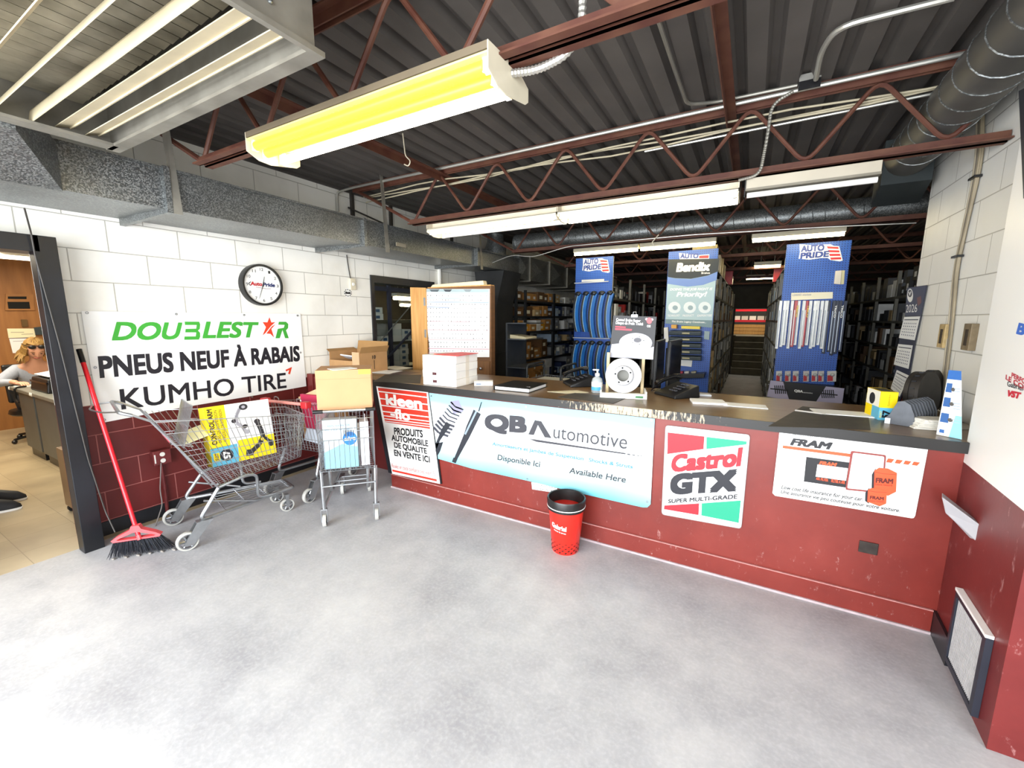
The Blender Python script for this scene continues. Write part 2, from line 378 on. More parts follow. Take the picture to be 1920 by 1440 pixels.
# ------------------------------------------------------------------ rectangular duct along the left wall
t = thing('wall_duct', 'long rectangular galvanised duct running along the left wall', 'duct', (-3.45, 2.5, 2.13))
MB().hexa([(-3.79, -1.5, 2.13), (-3.10, -1.5, 2.12), (-3.15, 5.75, 2.185), (-3.79, 5.75, 2.21)], [(-3.79, -1.5, 2.40), (-3.10, -1.5, 2.37), (-3.15, 5.75, 2.375), (-3.79, 5.75, 2.40)]).build('duct_body', M_galv, t, True)
for y in (1.27, 2.75, 4.55): MB().hexa([(-3.79, y, 2.10+y*.012), (-3.088, y, 2.105+y*.012), (-3.088, y+.03, 2.105+y*.012), (-3.79, y+.03, 2.10+y*.012)], [(-3.79, y, 2.385), (-3.088, y, 2.385), (-3.088, y+.03, 2.385), (-3.79, y+.03, 2.385)]).build('seam_strip', M_galv, t, True)
MB().bx(-3.105, -3.098, -1.5, 5.7, 2.366, 2.38).build('top_flange', M_galv, t, True)
b = MB()
for i, y in enumerate((1.30, 3.0, 4.62)): b.poly([(-3.09, y, 2.12), (-3.085, y+.045, 2.12), (-3.12, y+.03, 2.82), (-3.12, y-.01, 2.82)], (.003, 0, 0)).build('hanger_strap', M_dgalv, t, True); b = MB()
MB().bx(-3.105, -3.093, 3.15, 3.28, 2.20, 2.235).build('maker_plate', mat('dull_label', '8A8270', .6), t, True)
# cross-broken duct beyond
t = thing('cross_broken_duct', 'cross-broken duct panels continuing above the parts shelf', 'duct', (-3.45, 7, 2.1))
y = 5.76
for wd in (.35, .75, .8, .8, .8):
    b = MB(); y0, y1 = y, y+wd-.02; c = (-3.11, (y0+y1)/2, 2.27); q = [(-3.15, y0, 2.10), (-3.15, y1, 2.10), (-3.15, y1, 2.46), (-3.15, y0, 2.46)]; w_ = [(-3.79,)+p[1:] for p in q]
    b.add(q+w_+[c], [(0, 1, 8), (1, 2, 8), (2, 3, 8), (3, 0, 8), (4, 5, 1, 0), (7, 3, 2, 6), (4, 0, 3, 7), (1, 5, 6, 2)]); b.build('duct_panel', M_galv, t, True)
    b = MB().bx(-3.79, -3.125, y1, y1+.02, 2.08, 2.48).build('seam_strip', M_dgalv, t, True); y += wd
# black drop below the duct
M_bsheet = mat('blackened_sheet_metal', '3E3F40', .55, .5, .2, 4)
t = thing('duct_drop', 'dark sheet metal duct drop behind the wooden cabinet', 'duct', (-3.4, 5.0, 0))
MB().bx(-3.52, -3.2, 5.2, 5.66, 0.0, 1.72).build('drop_body', M_bsheet, t, True)
MB().hexa([(-3.52, 5.2, 1.72), (-3.2, 5.2, 1.72), (-3.2, 5.66, 1.72), (-3.52, 5.66, 1.72)], [(-3.6, 5.22, 2.17), (-3.10, 5.22, 2.17), (-3.10, 5.745, 2.17), (-3.6, 5.745, 2.17)]).build('drop_hood', M_bsheet, t, True)
for z in (.98, 1.71): MB().bx(-3.53, -3.19, 5.19, 5.67, z, z+.025).build('seam_strip', M_bsheet, t, True)
# ------------------------------------------------------------------ unit heater, louvres facing down
t = thing('unit_heater', 'large galvanised hanging heater with open louvred grille', 'heater', (-2, .3, 2.3))
hx0, hx1, hy0, hy1, hz0, hz1 = -2.74, -1.225, -.75, .935, 2.3, 2.74
b = MB(); s = .012
b.bx(hx0, hx1, hy1-s, hy1, hz0, hz1).bx(hx0, hx1, hy0, hy0+s, hz0, hz1).bx(hx1-s, hx1, hy0+s, hy1-s, hz0, hz1).bx(hx0, hx0+s, hy0+s, hy1-s, hz0, hz1).bx(hx0, hx1, hy0, hy1, hz1, hz1+.01)
b.build('casing', M_dgalv, t, True)
b = MB()
b.bx(hx0, hx1, hy1, hy1+.02, hz0-.012, hz0+.004).bx(hx1, hx1+.02, hy0, hy1+.02, hz0-.012, hz0+.004).bx(hx0+s, hx0+.09, hy0, hy1-s, hz0-.012, hz0).bx(hx0, hx1, hy1-.03, hy1, hz0-.012, hz0)
b.build('rim', M_dgalv, t, True)
M_fin = mat('dusty_heat_exchanger', '6B6555', .7, .4, .35, 7, hex2='A39B87')
b = MB()
for i in range(24):
    x = hx0+.06+i*.066
    if x > hx1-.06: break
    b.hexa([(x-.030, hy0+.02, 2.45), (x+.022, hy0+.02, 2.455), (x+.022, hy1-.10, 2.455), (x-.030, hy1-.10, 2.45)], [(x-.012, hy0+.02, 2.735), (x+.002, hy0+.02, 2.735), (x+.002, hy1-.04, 2.735), (x-.012, hy1-.04, 2.735)])
b.build('heat_exchanger', M_fin, t, True)
M_blade = mat('cream_louvre_blade', 'CFC2A2', .5, .1, .1, 8)
for i, (y, a) in enumerate(((.852, 20), (.758, 15), (.658, 80), (.56, 66), (.465, 60), (.37, 60), (.27, 60), (.17, 60), (.07, 60), (-.03, 60), (-.13, 60), (-.23, 60))):
    M = Matrix.Translation((0, y, 2.328)) @ Matrix.Rotation(math.radians(a), 4, 'X')
    MB().bx(hx0+.03, hx1-.03, -.027, .027, -.0015, .0015, M).bx(hx0+.03, hx1-.03, .021, .027, -.007, .0015, M).build('louvre_blade', M_blade, t, True)
for c_ in ((hx0+.05, .78, 2.298), (hx0+.05, .645, 2.298), (hx0+.05, .475, 2.298), (hx1+.003, .55, 2.36), (hx1+.003, .80, 2.36)): MB().ball(c_, .007, 8).build('rivet', M_galv, t, True)
# boot between heater and wall duct
tag(MB().hexa([(-3.098, -1., 2.13), (-2.74, -1., 2.27), (-2.74, .62, 2.27), (-3.098, .83, 2.13)], [(-3.098, -1., 2.36), (-2.74, -1., 2.50), (-2.74, .62, 2.50), (-3.098, .83, 2.36)]).build('duct_boot', M_galv), 'sloping sheet metal boot joining the heater to the wall duct', 'duct')
# ------------------------------------------------------------------ spiral ducts
def spiral(label, p, q, r, m, pitch, cat='duct'):
    t = thing('spiral_duct', label, cat, p); p = V(p); q = V(q); L = (q-p).length; d = (q-p)/L
    MB().cyl(p, q, r, seg=36).build('pipe', m, t, True, smooth=True)
    x, y, z = frame(p, q); b = MB(); k = 0
    n = int(L/pitch)
    pts = [p+d*(pitch*i/20)+(x*math.cos(2*pi*i/20)+y*math.sin(2*pi*i/20))*(r+.0015) for i in range(n*20)]
    b.tube(pts, .0035, 4); b.build('spiral_seam', M_galv, t, True); return t
M_sooty = mat('sooty_duct_steel', '5D5B57', .5, .5, .18, 5)
t = spiral('dark spiral duct running beside the top of the right wall', (.80, -1.0, 2.59), (.83, 3.95, 2.59), .128, M_sooty, .16)
MB().hexa([(.70, 3.95, 2.42), (.965, 3.95, 2.42), (1.01, 4.35, 2.36), (.73, 4.35, 2.36)], [(.70, 3.95, 2.71), (.965, 3.95, 2.71), (1.01, 4.35, 2.71), (.73, 4.35, 2.71)]).build('duct_elbow', mat('dark_elbow', '33393A', .6, .4, .1), t, True)
spiral('shiny spiral duct crossing behind the third joist', (-3.0, 5.4, 2.55), (4.5, 5.4, 2.55), .115, M_galv, .10)
tag(MB().lathe([(.16, 0), (.16, .1), (.12, .2), (.12, .3)], (-3.35, 5.4, 2.40), 20).build('duct_collar', M_galv, smooth=True), 'round duct collar rising from the wall duct', 'duct')
M_cond = mat('galvanised_conduit', 'C4C2BA', .35, .7, .06)
M_cond2 = mat('dull_conduit', '8E8B82', .45, .6, .08)
# ------------------------------------------------------------------ fluorescent fixtures
def tubelamp(x0, x1, y, z, m, parent, r=.019):
    b = MB().cyl((x0+.02, y, z), (x1-.02, y, z), r, seg=12)
    tb = b.build('fluorescent_tube', m, parent, True, smooth=True)
    for xx in (x0, x1-.022): MB().bx(xx, xx+.022, y-.012, y+.012, z-.02, z+.035).build('lamp_holder', M_white, parent, True)
def fixture(x0, x1, yc, zt, label, tubes, mt, wide=.26, group='fluorescent fixtures'):
    t = thing('fluorescent_fixture', label, 'ceiling light', ((x0+x1)/2, yc, zt), group=group)
    h = wide/2
    MB().bx(x0, x1, yc-.05, yc+.05, zt-.045, zt).build('channel', M_cream, t, True)
    # folded reflector: two sloping wings
    b = MB()
    for s in (-1, 1):
        b.hexa([(x0, yc+s*.05, zt-.047), (x1, yc+s*.05, zt-.047), (x1, yc+s*h, zt-.062), (x0, yc+s*h, zt-.062)], [(x0, yc+s*.05, zt-.043), (x1, yc+s*.05, zt-.043), (x1, yc+s*h, zt-.058), (x0, yc+s*h, zt-.058)])
        b.bx(x0, x1, min(yc+s*h, yc+s*(h-.003)), max(yc+s*h, yc+s*(h-.003)), zt-.075, zt-.056)
    b.build('reflector', M_cream, t, True)
    for xx in (x0, x1-.004):
        MB().poly([(xx, yc-h, zt-.02), (xx, yc-h, zt-.085), (xx, yc-h*.3, zt-.112), (xx, yc+h*.3, zt-.112), (xx, yc+h, zt-.085), (xx, yc+h, zt-.02), (xx, yc+.05, zt), (xx, yc-.05, zt)], (.004, 0, 0)).build('end_plate', M_cream, t, True)
    for y, m in tubes: tubelamp(x0+.01, x1-.01, yc+y, zt-.085, m, t)
    return t
# near fixture: amber tube in front, white tube behind
t = thing('fluorescent_fixture', 'near fluorescent fixture glowing amber under the first joist', 'ceiling light', (-1.5, 1.38, 2.37), group='fluorescent fixtures')
x0, x1 = -2.17, -.80
MB().bx(x0, x1, 1.243, 1.43, 2.348, 2.372).build('channel', mat('dusty_cream', '6B5F4C', .6, 0, .1), t, True)
MB().hexa([(x0, 1.246, 2.338), (x1, 1.246, 2.338), (x1, 1.50, 2.335), (x0, 1.50, 2.335)], [(x0, 1.246, 2.345), (x1, 1.246, 2.345), (x1, 1.50, 2.342), (x0, 1.50, 2.342)]).build('reflector', mat('amber_lit_reflector_paint', 'F2DE8C', .4, 0, .05), t, True)  # amber glow of the tubes mixed into the reflector's paint colour
for xx, m in ((x0-.004, M_cream), (x1, M_cream)):
    MB().poly([(xx, 1.243, 2.372), (xx, 1.243, 2.29), (xx, 1.30, 2.262), (xx, 1.36, 2.258), (xx, 1.50, 2.285), (xx, 1.52, 2.30), (xx, 1.52, 2.345), (xx, 1.44, 2.376)], (.004, 0, 0)).build('end_plate', m, t, True)
tubelamp(x0+.01, x1-.01, 1.275, 2.315, M_tubeyel, t, .021); tubelamp(x0+.01, x1-.01, 1.325, 2.298, M_tubeyel, t, .021); tubelamp(x0+.01, x1-.01, 1.41, 2.292, M_tubeon, t, .019)
fixture(-2.64, -1.36, 3.2, 2.357, 'left lit fluorescent fixture hung under the second joist', ((-.09, M_tubeon), (.09, M_tubeoff)), 0)
fixture(-1.355, -.135, 3.2, 2.357, 'middle lit fluorescent fixture hung under the second joist', ((-.09, M_tubeon), (.09, M_tubeon)), 0)
t = thing('strip_light', 'unlit white strip light right of the lit fixtures', 'ceiling light', (.2, 3.1, 2.3))
MB().bx(-.10, .54, 3.06, 3.16, 2.285, 2.345).build('housing', mat('aged_white_enamel', 'B5AC9A', .5, 0, .06), t, True, bevel=.003)
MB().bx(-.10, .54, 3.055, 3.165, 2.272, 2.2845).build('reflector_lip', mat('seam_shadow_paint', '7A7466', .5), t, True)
MB().cyl((-.09, 3.08, 2.25), (.53, 3.08, 2.25), .016).build('fluorescent_tube', M_tubeoff, t, True, smooth=True)
MB().bx(-.105, -.1, 3.05, 3.17, 2.235, 2.35).build('end_plate', M_black, t, True)
for x0, x1, y, n in ((-2.25, -1.36, 5.75, 'far lit strip light left of the blue pegboards'), (-1.34, -.45, 5.75, 'far lit strip light above the black poster'), (-.08, .78, 5.75, 'far lit strip light above the right blue pegboard')):
    t = thing('strip_light', n, 'ceiling light', (x0, y, 2.5), group='far strip lights')
    MB().bx(x0, x1, y-.06, y+.06, 2.41, 2.47).build('housing', M_cream, t, True)
    for xx in (x0+.1, x1-.1): MB().cyl((xx, y, 2.47), (xx, y, 2.795), .005, seg=6).build('hanger_rod', M_cond2, t, True)
    MB().cyl((x0+.01, y-.03, 2.388), (x1-.01, y-.03, 2.388), .019).build('fluorescent_tube', M_tubefar, t, True)
for x0, x1, y, n in ((-.05, .35, 8.6, 'small lit strip light down the middle aisle'), (-.2, .5, 11., 'furthest lit strip light near the stairs'), (2.2, 2.9, 8., 'dim strip light above the right hand shelves')):
    t = thing('strip_light', n, 'ceiling light', (x0, y, 2.5), group='far strip lights')
    MB().bx(x0, x1, y-.06, y+.06, 2.41, 2.47).build('housing', M_cream, t, True)
    for xx in (x0+.1, x1-.1): MB().cyl((xx, y, 2.47), (xx, y, 2.795), .005, seg=6).build('hanger_rod', M_cond2, t, True)
    MB().cyl((x0+.01, y-.03, 2.388), (x1-.01, y-.03, 2.388), .019).build('fluorescent_tube', M_tubefar, t, True)
# ------------------------------------------------------------------ conduits and cables overhead
M_cond = mat('galvanised_conduit', 'C4C2BA', .35, .7, .06)
M_cond2 = mat('dull_conduit', '8E8B82', .45, .6, .08)
def run(name, label, pts, r, m, cat, rad=.06, seg=8, group=None): return tag(MB().tube(rnd(pts, rad), r, seg).build(name, m, smooth=True), label, cat, group)
run('electrical_conduit', 'pale conduit running along the second joist', [(-3.77, 3.03, 2.35), (-3.77, 3.03, 2.76), (-3.6, 3.03, 2.77), (.86, 3.03, 2.77)], .012, M_cond, 'conduit')
run('electrical_conduit', 'dull conduit dropping down the deck then bending to the joist', [at(1225, 10, Z=2.775), at(1265, 130, Z=2.775), at(1288, 196, Z=2.775), at(1340, 192, Y=3.0), at(1495, 160, Y=3.0)], .010, M_cond2, 'conduit')
jb = thing('junction_box', 'white junction box on the second joist near the right wall', 'junction box', at(1517, 160, Y=3.0))
c = at(1517, 160, Y=3.0)
MB().bx(c.x-.05, c.x+.05, c.y-.03, c.y+.02, c.z-.015, c.z+.05).build('box', M_cond, jb, True); MB().bx(c.x-.05, c.x+.05, c.y-.033, c.y-.03, c.z-.03, c.z+.015).build('cover', M_black, jb, True)
run('electrical_conduit', 'pale conduit bending from the junction box out towards the right', [at(1530, 148, Z=2.765), at(1540, 95, Z=2.76), at(1570, 50, Z=2.76), at(1790, -5, Z=2.76)], .013, M_cond, 'conduit', .12)
def flex(name, label, pts, r, m, rad=.12):
    P_ = rnd(pts, rad, 14); b = MB(); Q = []; R_ = []
    for a, c in zip(P_, P_[1:]):
        n = max(1, int((c-a).length/.0055))
        for i in range(n): Q.append(a+(c-a)*(i/n)); R_.append(r*(1.13 if len(Q) % 2 else .9))
    b.tube(Q, R_, 8); return tag(b.build(name, m), label, 'flexible conduit', 'flexible conduits')
flex('flexible_conduit', 'armoured flexible conduit looping out of the amber fixture', [(-.795, 1.40, 2.345), (-.70, 1.41, 2.335), (-.58, 1.43, 2.37), (-.55, 1.44, 2.5), (-.62, 1.40, 2.78)], .0125, M_cond)
flex('flexible_conduit', 'armoured flexible conduit hanging from the junction box to the middle fixture', [at(1385, 338, Y=3.04), at(1425, 328, Y=3.03), at(1440, 250, Y=3.02), at(1447, 195, Y=3.0), at(1490, 170, Y=2.99)], .009, M_cond2)
M_cable = mat('old_cable_sheath', 'B3A98F', .6, 0, .15); M_wire = mat('dark_wire', '3A3632', .6, 0, .1)
for k, (z, dy) in enumerate(((2.70, .03), (2.685, .045), (2.67, .04))):
    pts = [(-3.5+i*.36, 3.1+dy+.02*math.sin(i*1.7+k), z+.018*math.sin(i*.9+k*2)) for i in range(13)]
    tag(MB().tube(pts, .006, 6).build('ceiling_cable', M_cable), ('uppermost', 'middle', 'lowest')[k]+' of the cables strung through the second joist', 'cable', 'cables in the second joist')
run('ceiling_cable', 'straight pale conduit behind the second joist on the right', [(-.75, 3.2, 2.66), (.87, 3.2, 2.68)], .008, M_cond, 'cable')
for k in range(6):
    o = (k % 3-1)*.026; pts = [(1.02-.012-.010*(k//3), 3.50+o*.5, 2.78), (1.0-.006*(k//3), 3.43+o, 2.60), (1.008-.008*(k//3), 3.385+o, 2.40), (1.008-.008*(k//3), 3.378+o*.8, 2.27), (1.008, 3.43+o*.9+.006*math.sin(k), 2.03), (1.008-.007*(k//3), 3.45+o*.5, 1.80), (1.008, 3.41+o, 1.50), (1.010, 3.37+o*.8, 1.12), (1.01, 3.36+o*.8, .97)]
    tag(MB().tube(rnd(pts, .08), .0062, 6).build('wall_cable', (mat('tan_cable', '8F836B', .6, 0, .15), mat('grey_cable', '6E6658', .6, 0, .15), mat('pale_cable', 'A99E88', .6, 0, .12))[k % 3], smooth=True), ('tan', 'grey', 'pale')[k % 3]+' cable '+('against', 'standing proud of')[k//3]+' the wall in the bundle down the white right wall', 'cable', 'cable bundle on the right wall')
b = MB()
for y, z in ((3.378, 2.27), (3.445, 1.86)): b.bx(.985, 1.016, y-.04, y+.04, z-.006, z+.006)
tag(b.build('cable_strap', M_black), 'black strap tying the cable bundle on the right wall', 'strap')
run('hanging_wire', 'thin dark wire hanging from the duct over the office door', [at(46, 391, X=-3.3), at(58, 436, X=-3.57), at(66, 480, X=-3.58), at(110, 640, X=-3.59), at(165, 860, X=-3.59), at(198, 960, X=-3.59), at(216, 998, X=-3.5)], .004, M_wire, 'wire', .03)
run('hanging_wire', 'thin wire hook hanging from the deck below the amber fixture', [at(755, 250, Y=2.4), at(760, 292, Y=2.4), at(770, 302, Y=2.4), at(766, 312, Y=2.4), at(758, 308, Y=2.4)], .004, M_cream, 'wire', .02)
run('hanging_wire', 'loose dark cable draped along the top of the wall duct', [(-3.7, 3.1, 2.62), (-3.6, 3.5, 2.52), (-3.55, 3.9, 2.45), (-3.5, 4.3, 2.47), (-3.5, 4.8, 2.44), (-3.5, 5.4, 2.5)], .009, M_wire, 'cable')
run('hanging_wire', 'white cord sagging below the third joist by the duct', [at(900, 475, Y=5.0), at(905, 500, Y=5.0), at(960, 478, Y=4.98), at(1000, 482, Y=4.98), at(1065, 462, Y=4.98), at(1300, 440, Y=4.98), at(1560, 425, Y=4.98), at(1718, 418, Y=4.98)], .006, M_cond, 'cord', .1)
run('hanging_wire', 'knotted pale wire dangling from the third joist', [at(1235, 440, Y=4.96), at(1222, 455, Y=4.96), at(1228, 462, Y=4.96), at(1219, 470, Y=4.96)], .006, M_cream, 'wire', .02)
b = MB()
for x in (-3.74, -3.3): pass
for k, (y, z0) in enumerate(((3.2, 2.4), (3.75, 2.4), (4.9, 2.4))): tag(MB().bx(-3.79, -3.76, y, y+.035, z0, 2.80).build('wall_conduit', M_wire), ('nearest', 'middle', 'furthest')[k]+' dark conduit climbing the left wall above the duct', 'conduit', 'conduits above the wall duct')
run('wall_pipe', 'white painted pipe beside the dark doorway', [(-3.77, 4.62, 1.5), (-3.77, 4.62, 2.2)], .028, M_white, 'pipe')
# ------------------------------------------------------------------ the service counter
def cv(ox, oy, k): return lambda x, y: (ox+x/k, oy+y/k)
A5 = cv(680, 700, 3.4286); A6 = cv(1220, 780, 3.4286); A4 = cv(0, 400, 4.8); B3 = cv(240, 580, 3.); C3 = cv(400, 420, 6.); R3 = cv(1580, 640, 5.538)
CY, CT = 2.585, .962
g = G('scuffed_red_counter_paint'); p = g.n('NewGeometry').outputs['Position']; n1 = g.noise(p, 2, 5, .6)
mp = g.n('Mapping', {0: p, 'Scale': (1, 1, .45)}).outputs[0]
sc = g.ramp(g.noise(mp, 26, 10, .8), [(.60, (0, 0, 0, 1)), (.67, (1, 1, 1, 1))])
zz = g.n('SeparateXYZ', {0: p}).outputs[2]
low = g.n('MapRange', {0: zz, 1: .5, 2: .0, 3: .04, 4: .75}).outputs[0]
base = g.ramp(n1, [(.3, '6C231D'), (.55, '7B2B23'), (.8, '87352D')])
g.set(Base_Color=g.mix(g.math('MULTIPLY', sc, low), base, 'C9A7A2'), Roughness=.38); g.bump(g.noise(p, 18, 3), .06, .01); M_cred = g.m
g = G('worn_brown_laminate'); p = g.n('NewGeometry').outputs['Position']
wd = g.noise(g.n('Mapping', {0: p, 'Scale': (1.2, 14, 1)}).outputs[0], 3, 6, .65)
g.set(Base_Color=g.mix(g.ramp(g.noise(p, 3, 6, .7), [(.45, (0, 0, 0, 1)), (.75, (.8, .8, .8, 1))]), g.ramp(wd, [(.3, '5A4228'), (.7, '7C5F3E')]), '7A6B56'), Roughness=.3); M_lam = g.m
g = G('worn_black_edge'); p = g.n('NewGeometry').outputs['Position']; s = g.n('SeparateXYZ', {0: p})
nz = g.noise(g.n('Mapping', {0: p, 'Scale': (16, 1, 3.)}).outputs[0], 4, 6, .75)
cen = g.n('MapRange', {0: g.math('ABSOLUTE', g.math('ADD', s.outputs[0], .62)), 1: .75, 2: .1, 3: -.14, 4: .16}).outputs[0]
k = g.ramp(g.math('ADD', nz, cen), [(.58, (0, 0, 0, 1)), (.62, (1, 1, 1, 1))])
g.set(Base_Color=g.mix(k, '191715', 'B9A78C'), Roughness=.45); M_edge = g.m
t = thing('service_counter', 'long red service counter hung with advertising signs', 'counter', (-.9, 2.9, 0))
MB().hexa([(-2.70, CY+.002, 0), (1.018, CY+.002, 0), (1.018, 3.2, 0), (-2.70, 3.2, 0)], [(-2.79, CY+.002, .915), (1.018, CY+.002, .915), (1.018, 3.2, .915), (-2.79, 3.2, .915)]).build('front_panel', M_cred, t, True)
MB().hexa([(-2.695, CY-.012, 0), (.865, CY-.012, 0), (.865, CY, 0), (-2.695, CY, 0)], [(-2.70, CY-.012, .118), (.865, CY-.012, .118), (.865, CY, .118), (-2.70, CY, .118)]).build('kickboard', M_cred, t, True)
MB().bx(-2.70, .865, CY-.014, CY-.002, .118, .123).build('trim_strip', mat('pink_worn_trim', 'B9807C', .5, 0, .2, 40), t, True)
MB().bx(-2.70, .865, CY-.022, CY-.010, 0, .012).build('dusty_foot_strip', mat('dusty_strip', 'B4A3A6', .7, 0, .15, 20), t, True)
MB().poly([(-2.84, 2.553, .918), (.877, 2.553, .918), (.879, 2.588, .918), (1.018, 2.588, .918), (1.018, 3.36, .918), (-2.84, 3.36, .918)], (0, 0, CT-.918)).build('worktop', M_lam, t, True)
MB().bx(-2.845, .876, 2.545, 2.553, .912, CT+.001).build('edge_band', M_edge, t, True)
MB().bx(-2.62, -2.60, CY-.002, CY, .12, .9).build('panel_joint', M_blacktrim, t, True)
MB().bx(.56, .635, CY-.006, CY, .335, .395).build('cover_plate', mat('tarnished_plate', '3B3430', .45, .5, .25, 30), t, True, bevel=.002)
t = thing('counter_flap', 'low counter section between the left wall and the long counter', 'counter', (-3.3, 3.1, 0))
MB().bx(-3.785, -2.845, 2.78, 3.36, .918, .955).build('worktop', M_lam, t, True)
MB().bx(-3.785, -2.80, 2.86, 2.9, 0, .917).build('front_panel', mat('dark_red_paint', '5C1917', .5, 0, .12), t, True)
tag(MB().bx(-3.785, -3.70, 2.56, 2.6, .60, .955).bx(-3.70, -3.55, 2.57, 2.59, .60, .93).build('gate_post', mat('dark_red_gate', '6A1C1A', .45, 0, .1), bevel=.004), 'dark red gate stub on the left wall behind the carts', 'gate')
wb = tag(MB().hexa([(.80, 2.43, .665), (.874, 2.30, .60), (.874, 2.36, .585), (.82, 2.49, .65)], [(.78, 2.43, .735), (.874, 2.30, .675), (.874, 2.36, .68), (.80, 2.50, .735)]).build('wooden_block', mat('grey_painted_wood', 'A9A8AC', .6, 0, .1), bevel=.004), 'pale grey wooden block jutting from the red pier at the counter end', 'block')

# ------------------------------------------------------------------ signs on the counter front
K = 'counter signs'
t = thing('product_sign', 'red and white kleen-flo sign at the left end of the counter', 'sign', (-2.55, 2.58, .2)); t['label'] = 'red and white striped French products sign at the left counter end'
s = Sign(t, (0, -1, 0), Y=2.578); W_ = ink('F1F1EE'); R_ = ink('D9321F'); KB = ink('17161A')
q = [(706, 724), (803, 735.5), (825.5, 907), (736, 888)]
s.plate('panel', q, W_, .004)
MB().poly([at(697, 722, Y=2.581), at(706, 724, Y=2.581), at(736, 888, Y=2.581), at(729, 886, Y=2.581)], (0, -.004, 0)).build('black_edge', M_blacktrim, t, True)
MB().poly([at(803, 735, Y=2.581), at(806, 736, Y=2.581), at(829, 907, Y=2.581), at(825, 907, Y=2.581)], (0, -.004, 0)).build('black_edge', M_blacktrim, t, True)
s.lift = .0045
s.shape([A5(100, 92), A5(413, 126), A5(436, 357), A5(146, 312)], R_)
for y0, th in ((112, 7), (158, 7), (201, 7), (240, 7), (268, 6), (287, 6), (303, 5)):
    x0 = 104+ (y0-100)*.19; x1 = x0+312
    s.shape([A5(x0, y0), A5(x1, y0+(x1-x0)*.125), A5(x1, y0+(x1-x0)*.125+th), A5(x0, y0+th)], W_, 1)
s.text([('kleen', A5(155, 200), A5(388, 232), A5(148, 128), .035), ('-flo', A5(185, 285), A5(310, 306), A5(178, 220), .035)], W_, 3)
s.text([('PRODUITS', A5(206, 392), A5(390, 412), A5(203, 346), .03), ('AUTOMOBILE', A5(190, 430), A5(425, 470), A5(187, 392), .03), ('DE QUALITE', A5(207, 476), A5(417, 518), A5(203, 440), .03), ('EN VENTE ICI', A5(207, 528), A5(436, 574), A5(203, 488), .03)], KB, 1)
s.text([('Roulez en toute confiance avec kleen-flo!', A5(190, 603), A5(476, 660), A5(188, 578), .0, .1)], ink('C23A3A'), 1)
s.shape([A5(193, 617), A5(478, 680), A5(480, 694), A5(194, 629)], R_, 1)

g = G('sky_tinted_banner_print'); p = g.n('NewGeometry').outputs['Position']; z_ = g.n('SeparateXYZ', {0: p})
m_ = g.math('ADD', g.math('MULTIPLY', z_.outputs[2], 1.), g.math('MULTIPLY', g.noise(p, 1.6, 2), .10))
g.set(Base_Color=g.ramp(m_, [(.36, '5FBFD4'), (.47, 'A5D8E2'), (.62, 'EEF4F5'), (.78, 'EAF2F4'), (.90, '8CC8DA')]), Roughness=.4); M_ban = g.m
t = thing('suspension_banner', 'pale blue shocks and struts banner across the counter front', 'banner', (-1.4, 2.58, .3))
s = Sign(t, (0, -1, 0), Y=2.578)
s.plate('panel', [(805, 736.5), (900, 748), (1228, 785), (1226, 820), (1220, 945), (1214, 951), (1205, 951), (1080, 923), (989, 901), (884, 878), (822, 860)], M_ban, .003)
s.lift = .0034; D_ = ink('34343B'); D2 = ink('23262E')
def bold_line(pts, wd):  # a stroke as a chain of quads in photo space
    out = []
    for (x0, y0), (x1, y1) in zip(pts, pts[1:]):
        L = math.hypot(x1-x0, y1-y0) or 1; nx, ny = -(y1-y0)/L*wd/2, (x1-x0)/L*wd/2
        out.append([(x0+nx, y0+ny), (x1+nx, y1+ny), (x1-nx, y1-ny), (x0-nx, y0-ny)])
    return out
# the shock absorber and coil-over pictures printed at the banner's left end
s.shape([[A5(762, 185), A5(770, 182), A5(752, 245), A5(744, 243)], [A5(715, 232), A5(762, 262), A5(688, 412), A5(652, 392), A5(668, 340)], [A5(652, 392), A5(688, 412), A5(610, 552), A5(590, 545)], [A5(585, 540), A5(612, 550), A5(600, 578), A5(575, 568)]], D2, 0)
s.shape([[A5(728, 240), A5(738, 246), A5(665, 395), A5(656, 388)]], ink('8A9BAA'), 1)
co = []
for i in range(9):
    f_ = i/8; cx, cy = 608-f_*105, 205+f_*165; w2 = 52 if i < 5 else 62
    co += bold_line([A5(cx-w2*.75, cy-w2*.42), A5(cx-w2*.2, cy+w2*.18), A5(cx+w2*.8, cy+w2*.55)], 2.6 if i < 5 else 4.2)
s.shape(co, ink('3A3B45'), 0)
s.shape([[A5(560, 180), A5(620, 170), A5(650, 245), A5(585, 262)]], ink('8C8AA0'), 0)
s.shape([[A5(540, 310), A5(570, 330), A5(500, 430), A5(470, 505), A5(472, 450), A5(508, 360)], [A5(472, 450), A5(520, 440), A5(500, 500), A5(480, 535)]], D2, 1)
s.text([('QB', A5(785, 362), A5(1056, 386), A5(787, 258), .055)], D_)
s.shape([[A5(1066, 392), A5(1108, 300), A5(1150, 308), A5(1216, 416), A5(1172, 411), A5(1128, 332), A5(1102, 396)]], D_)
s.text([('utomotive', A5(1226, 414), A5(1698, 486), A5(1232, 328), -.005)], D_)
s.shape([[A5(1068, 420), A5(1110, 424), A5(1692, 512), A5(1690, 520), A5(1120, 440)], [A5(1702, 515), A5(1722, 518), A5(1721, 525), A5(1701, 522)], [A5(1734, 520), A5(1752, 523), A5(1751, 529), A5(1733, 526)], [A5(1764, 524), A5(1778, 526), A5(1777, 531), A5(1763, 529)], [A5(1788, 527), A5(1796, 528), A5(1795, 533), A5(1787, 532)]], D_)
s.text([('Amortisseurs et Jambes de Suspension', A5(834, 462), A5(1420, 560), A5(837, 440), .03), ('Shocks & Struts', A5(1453, 566), A5(1737, 612), A5(1456, 542), .03)], ink('4A8AAA'))
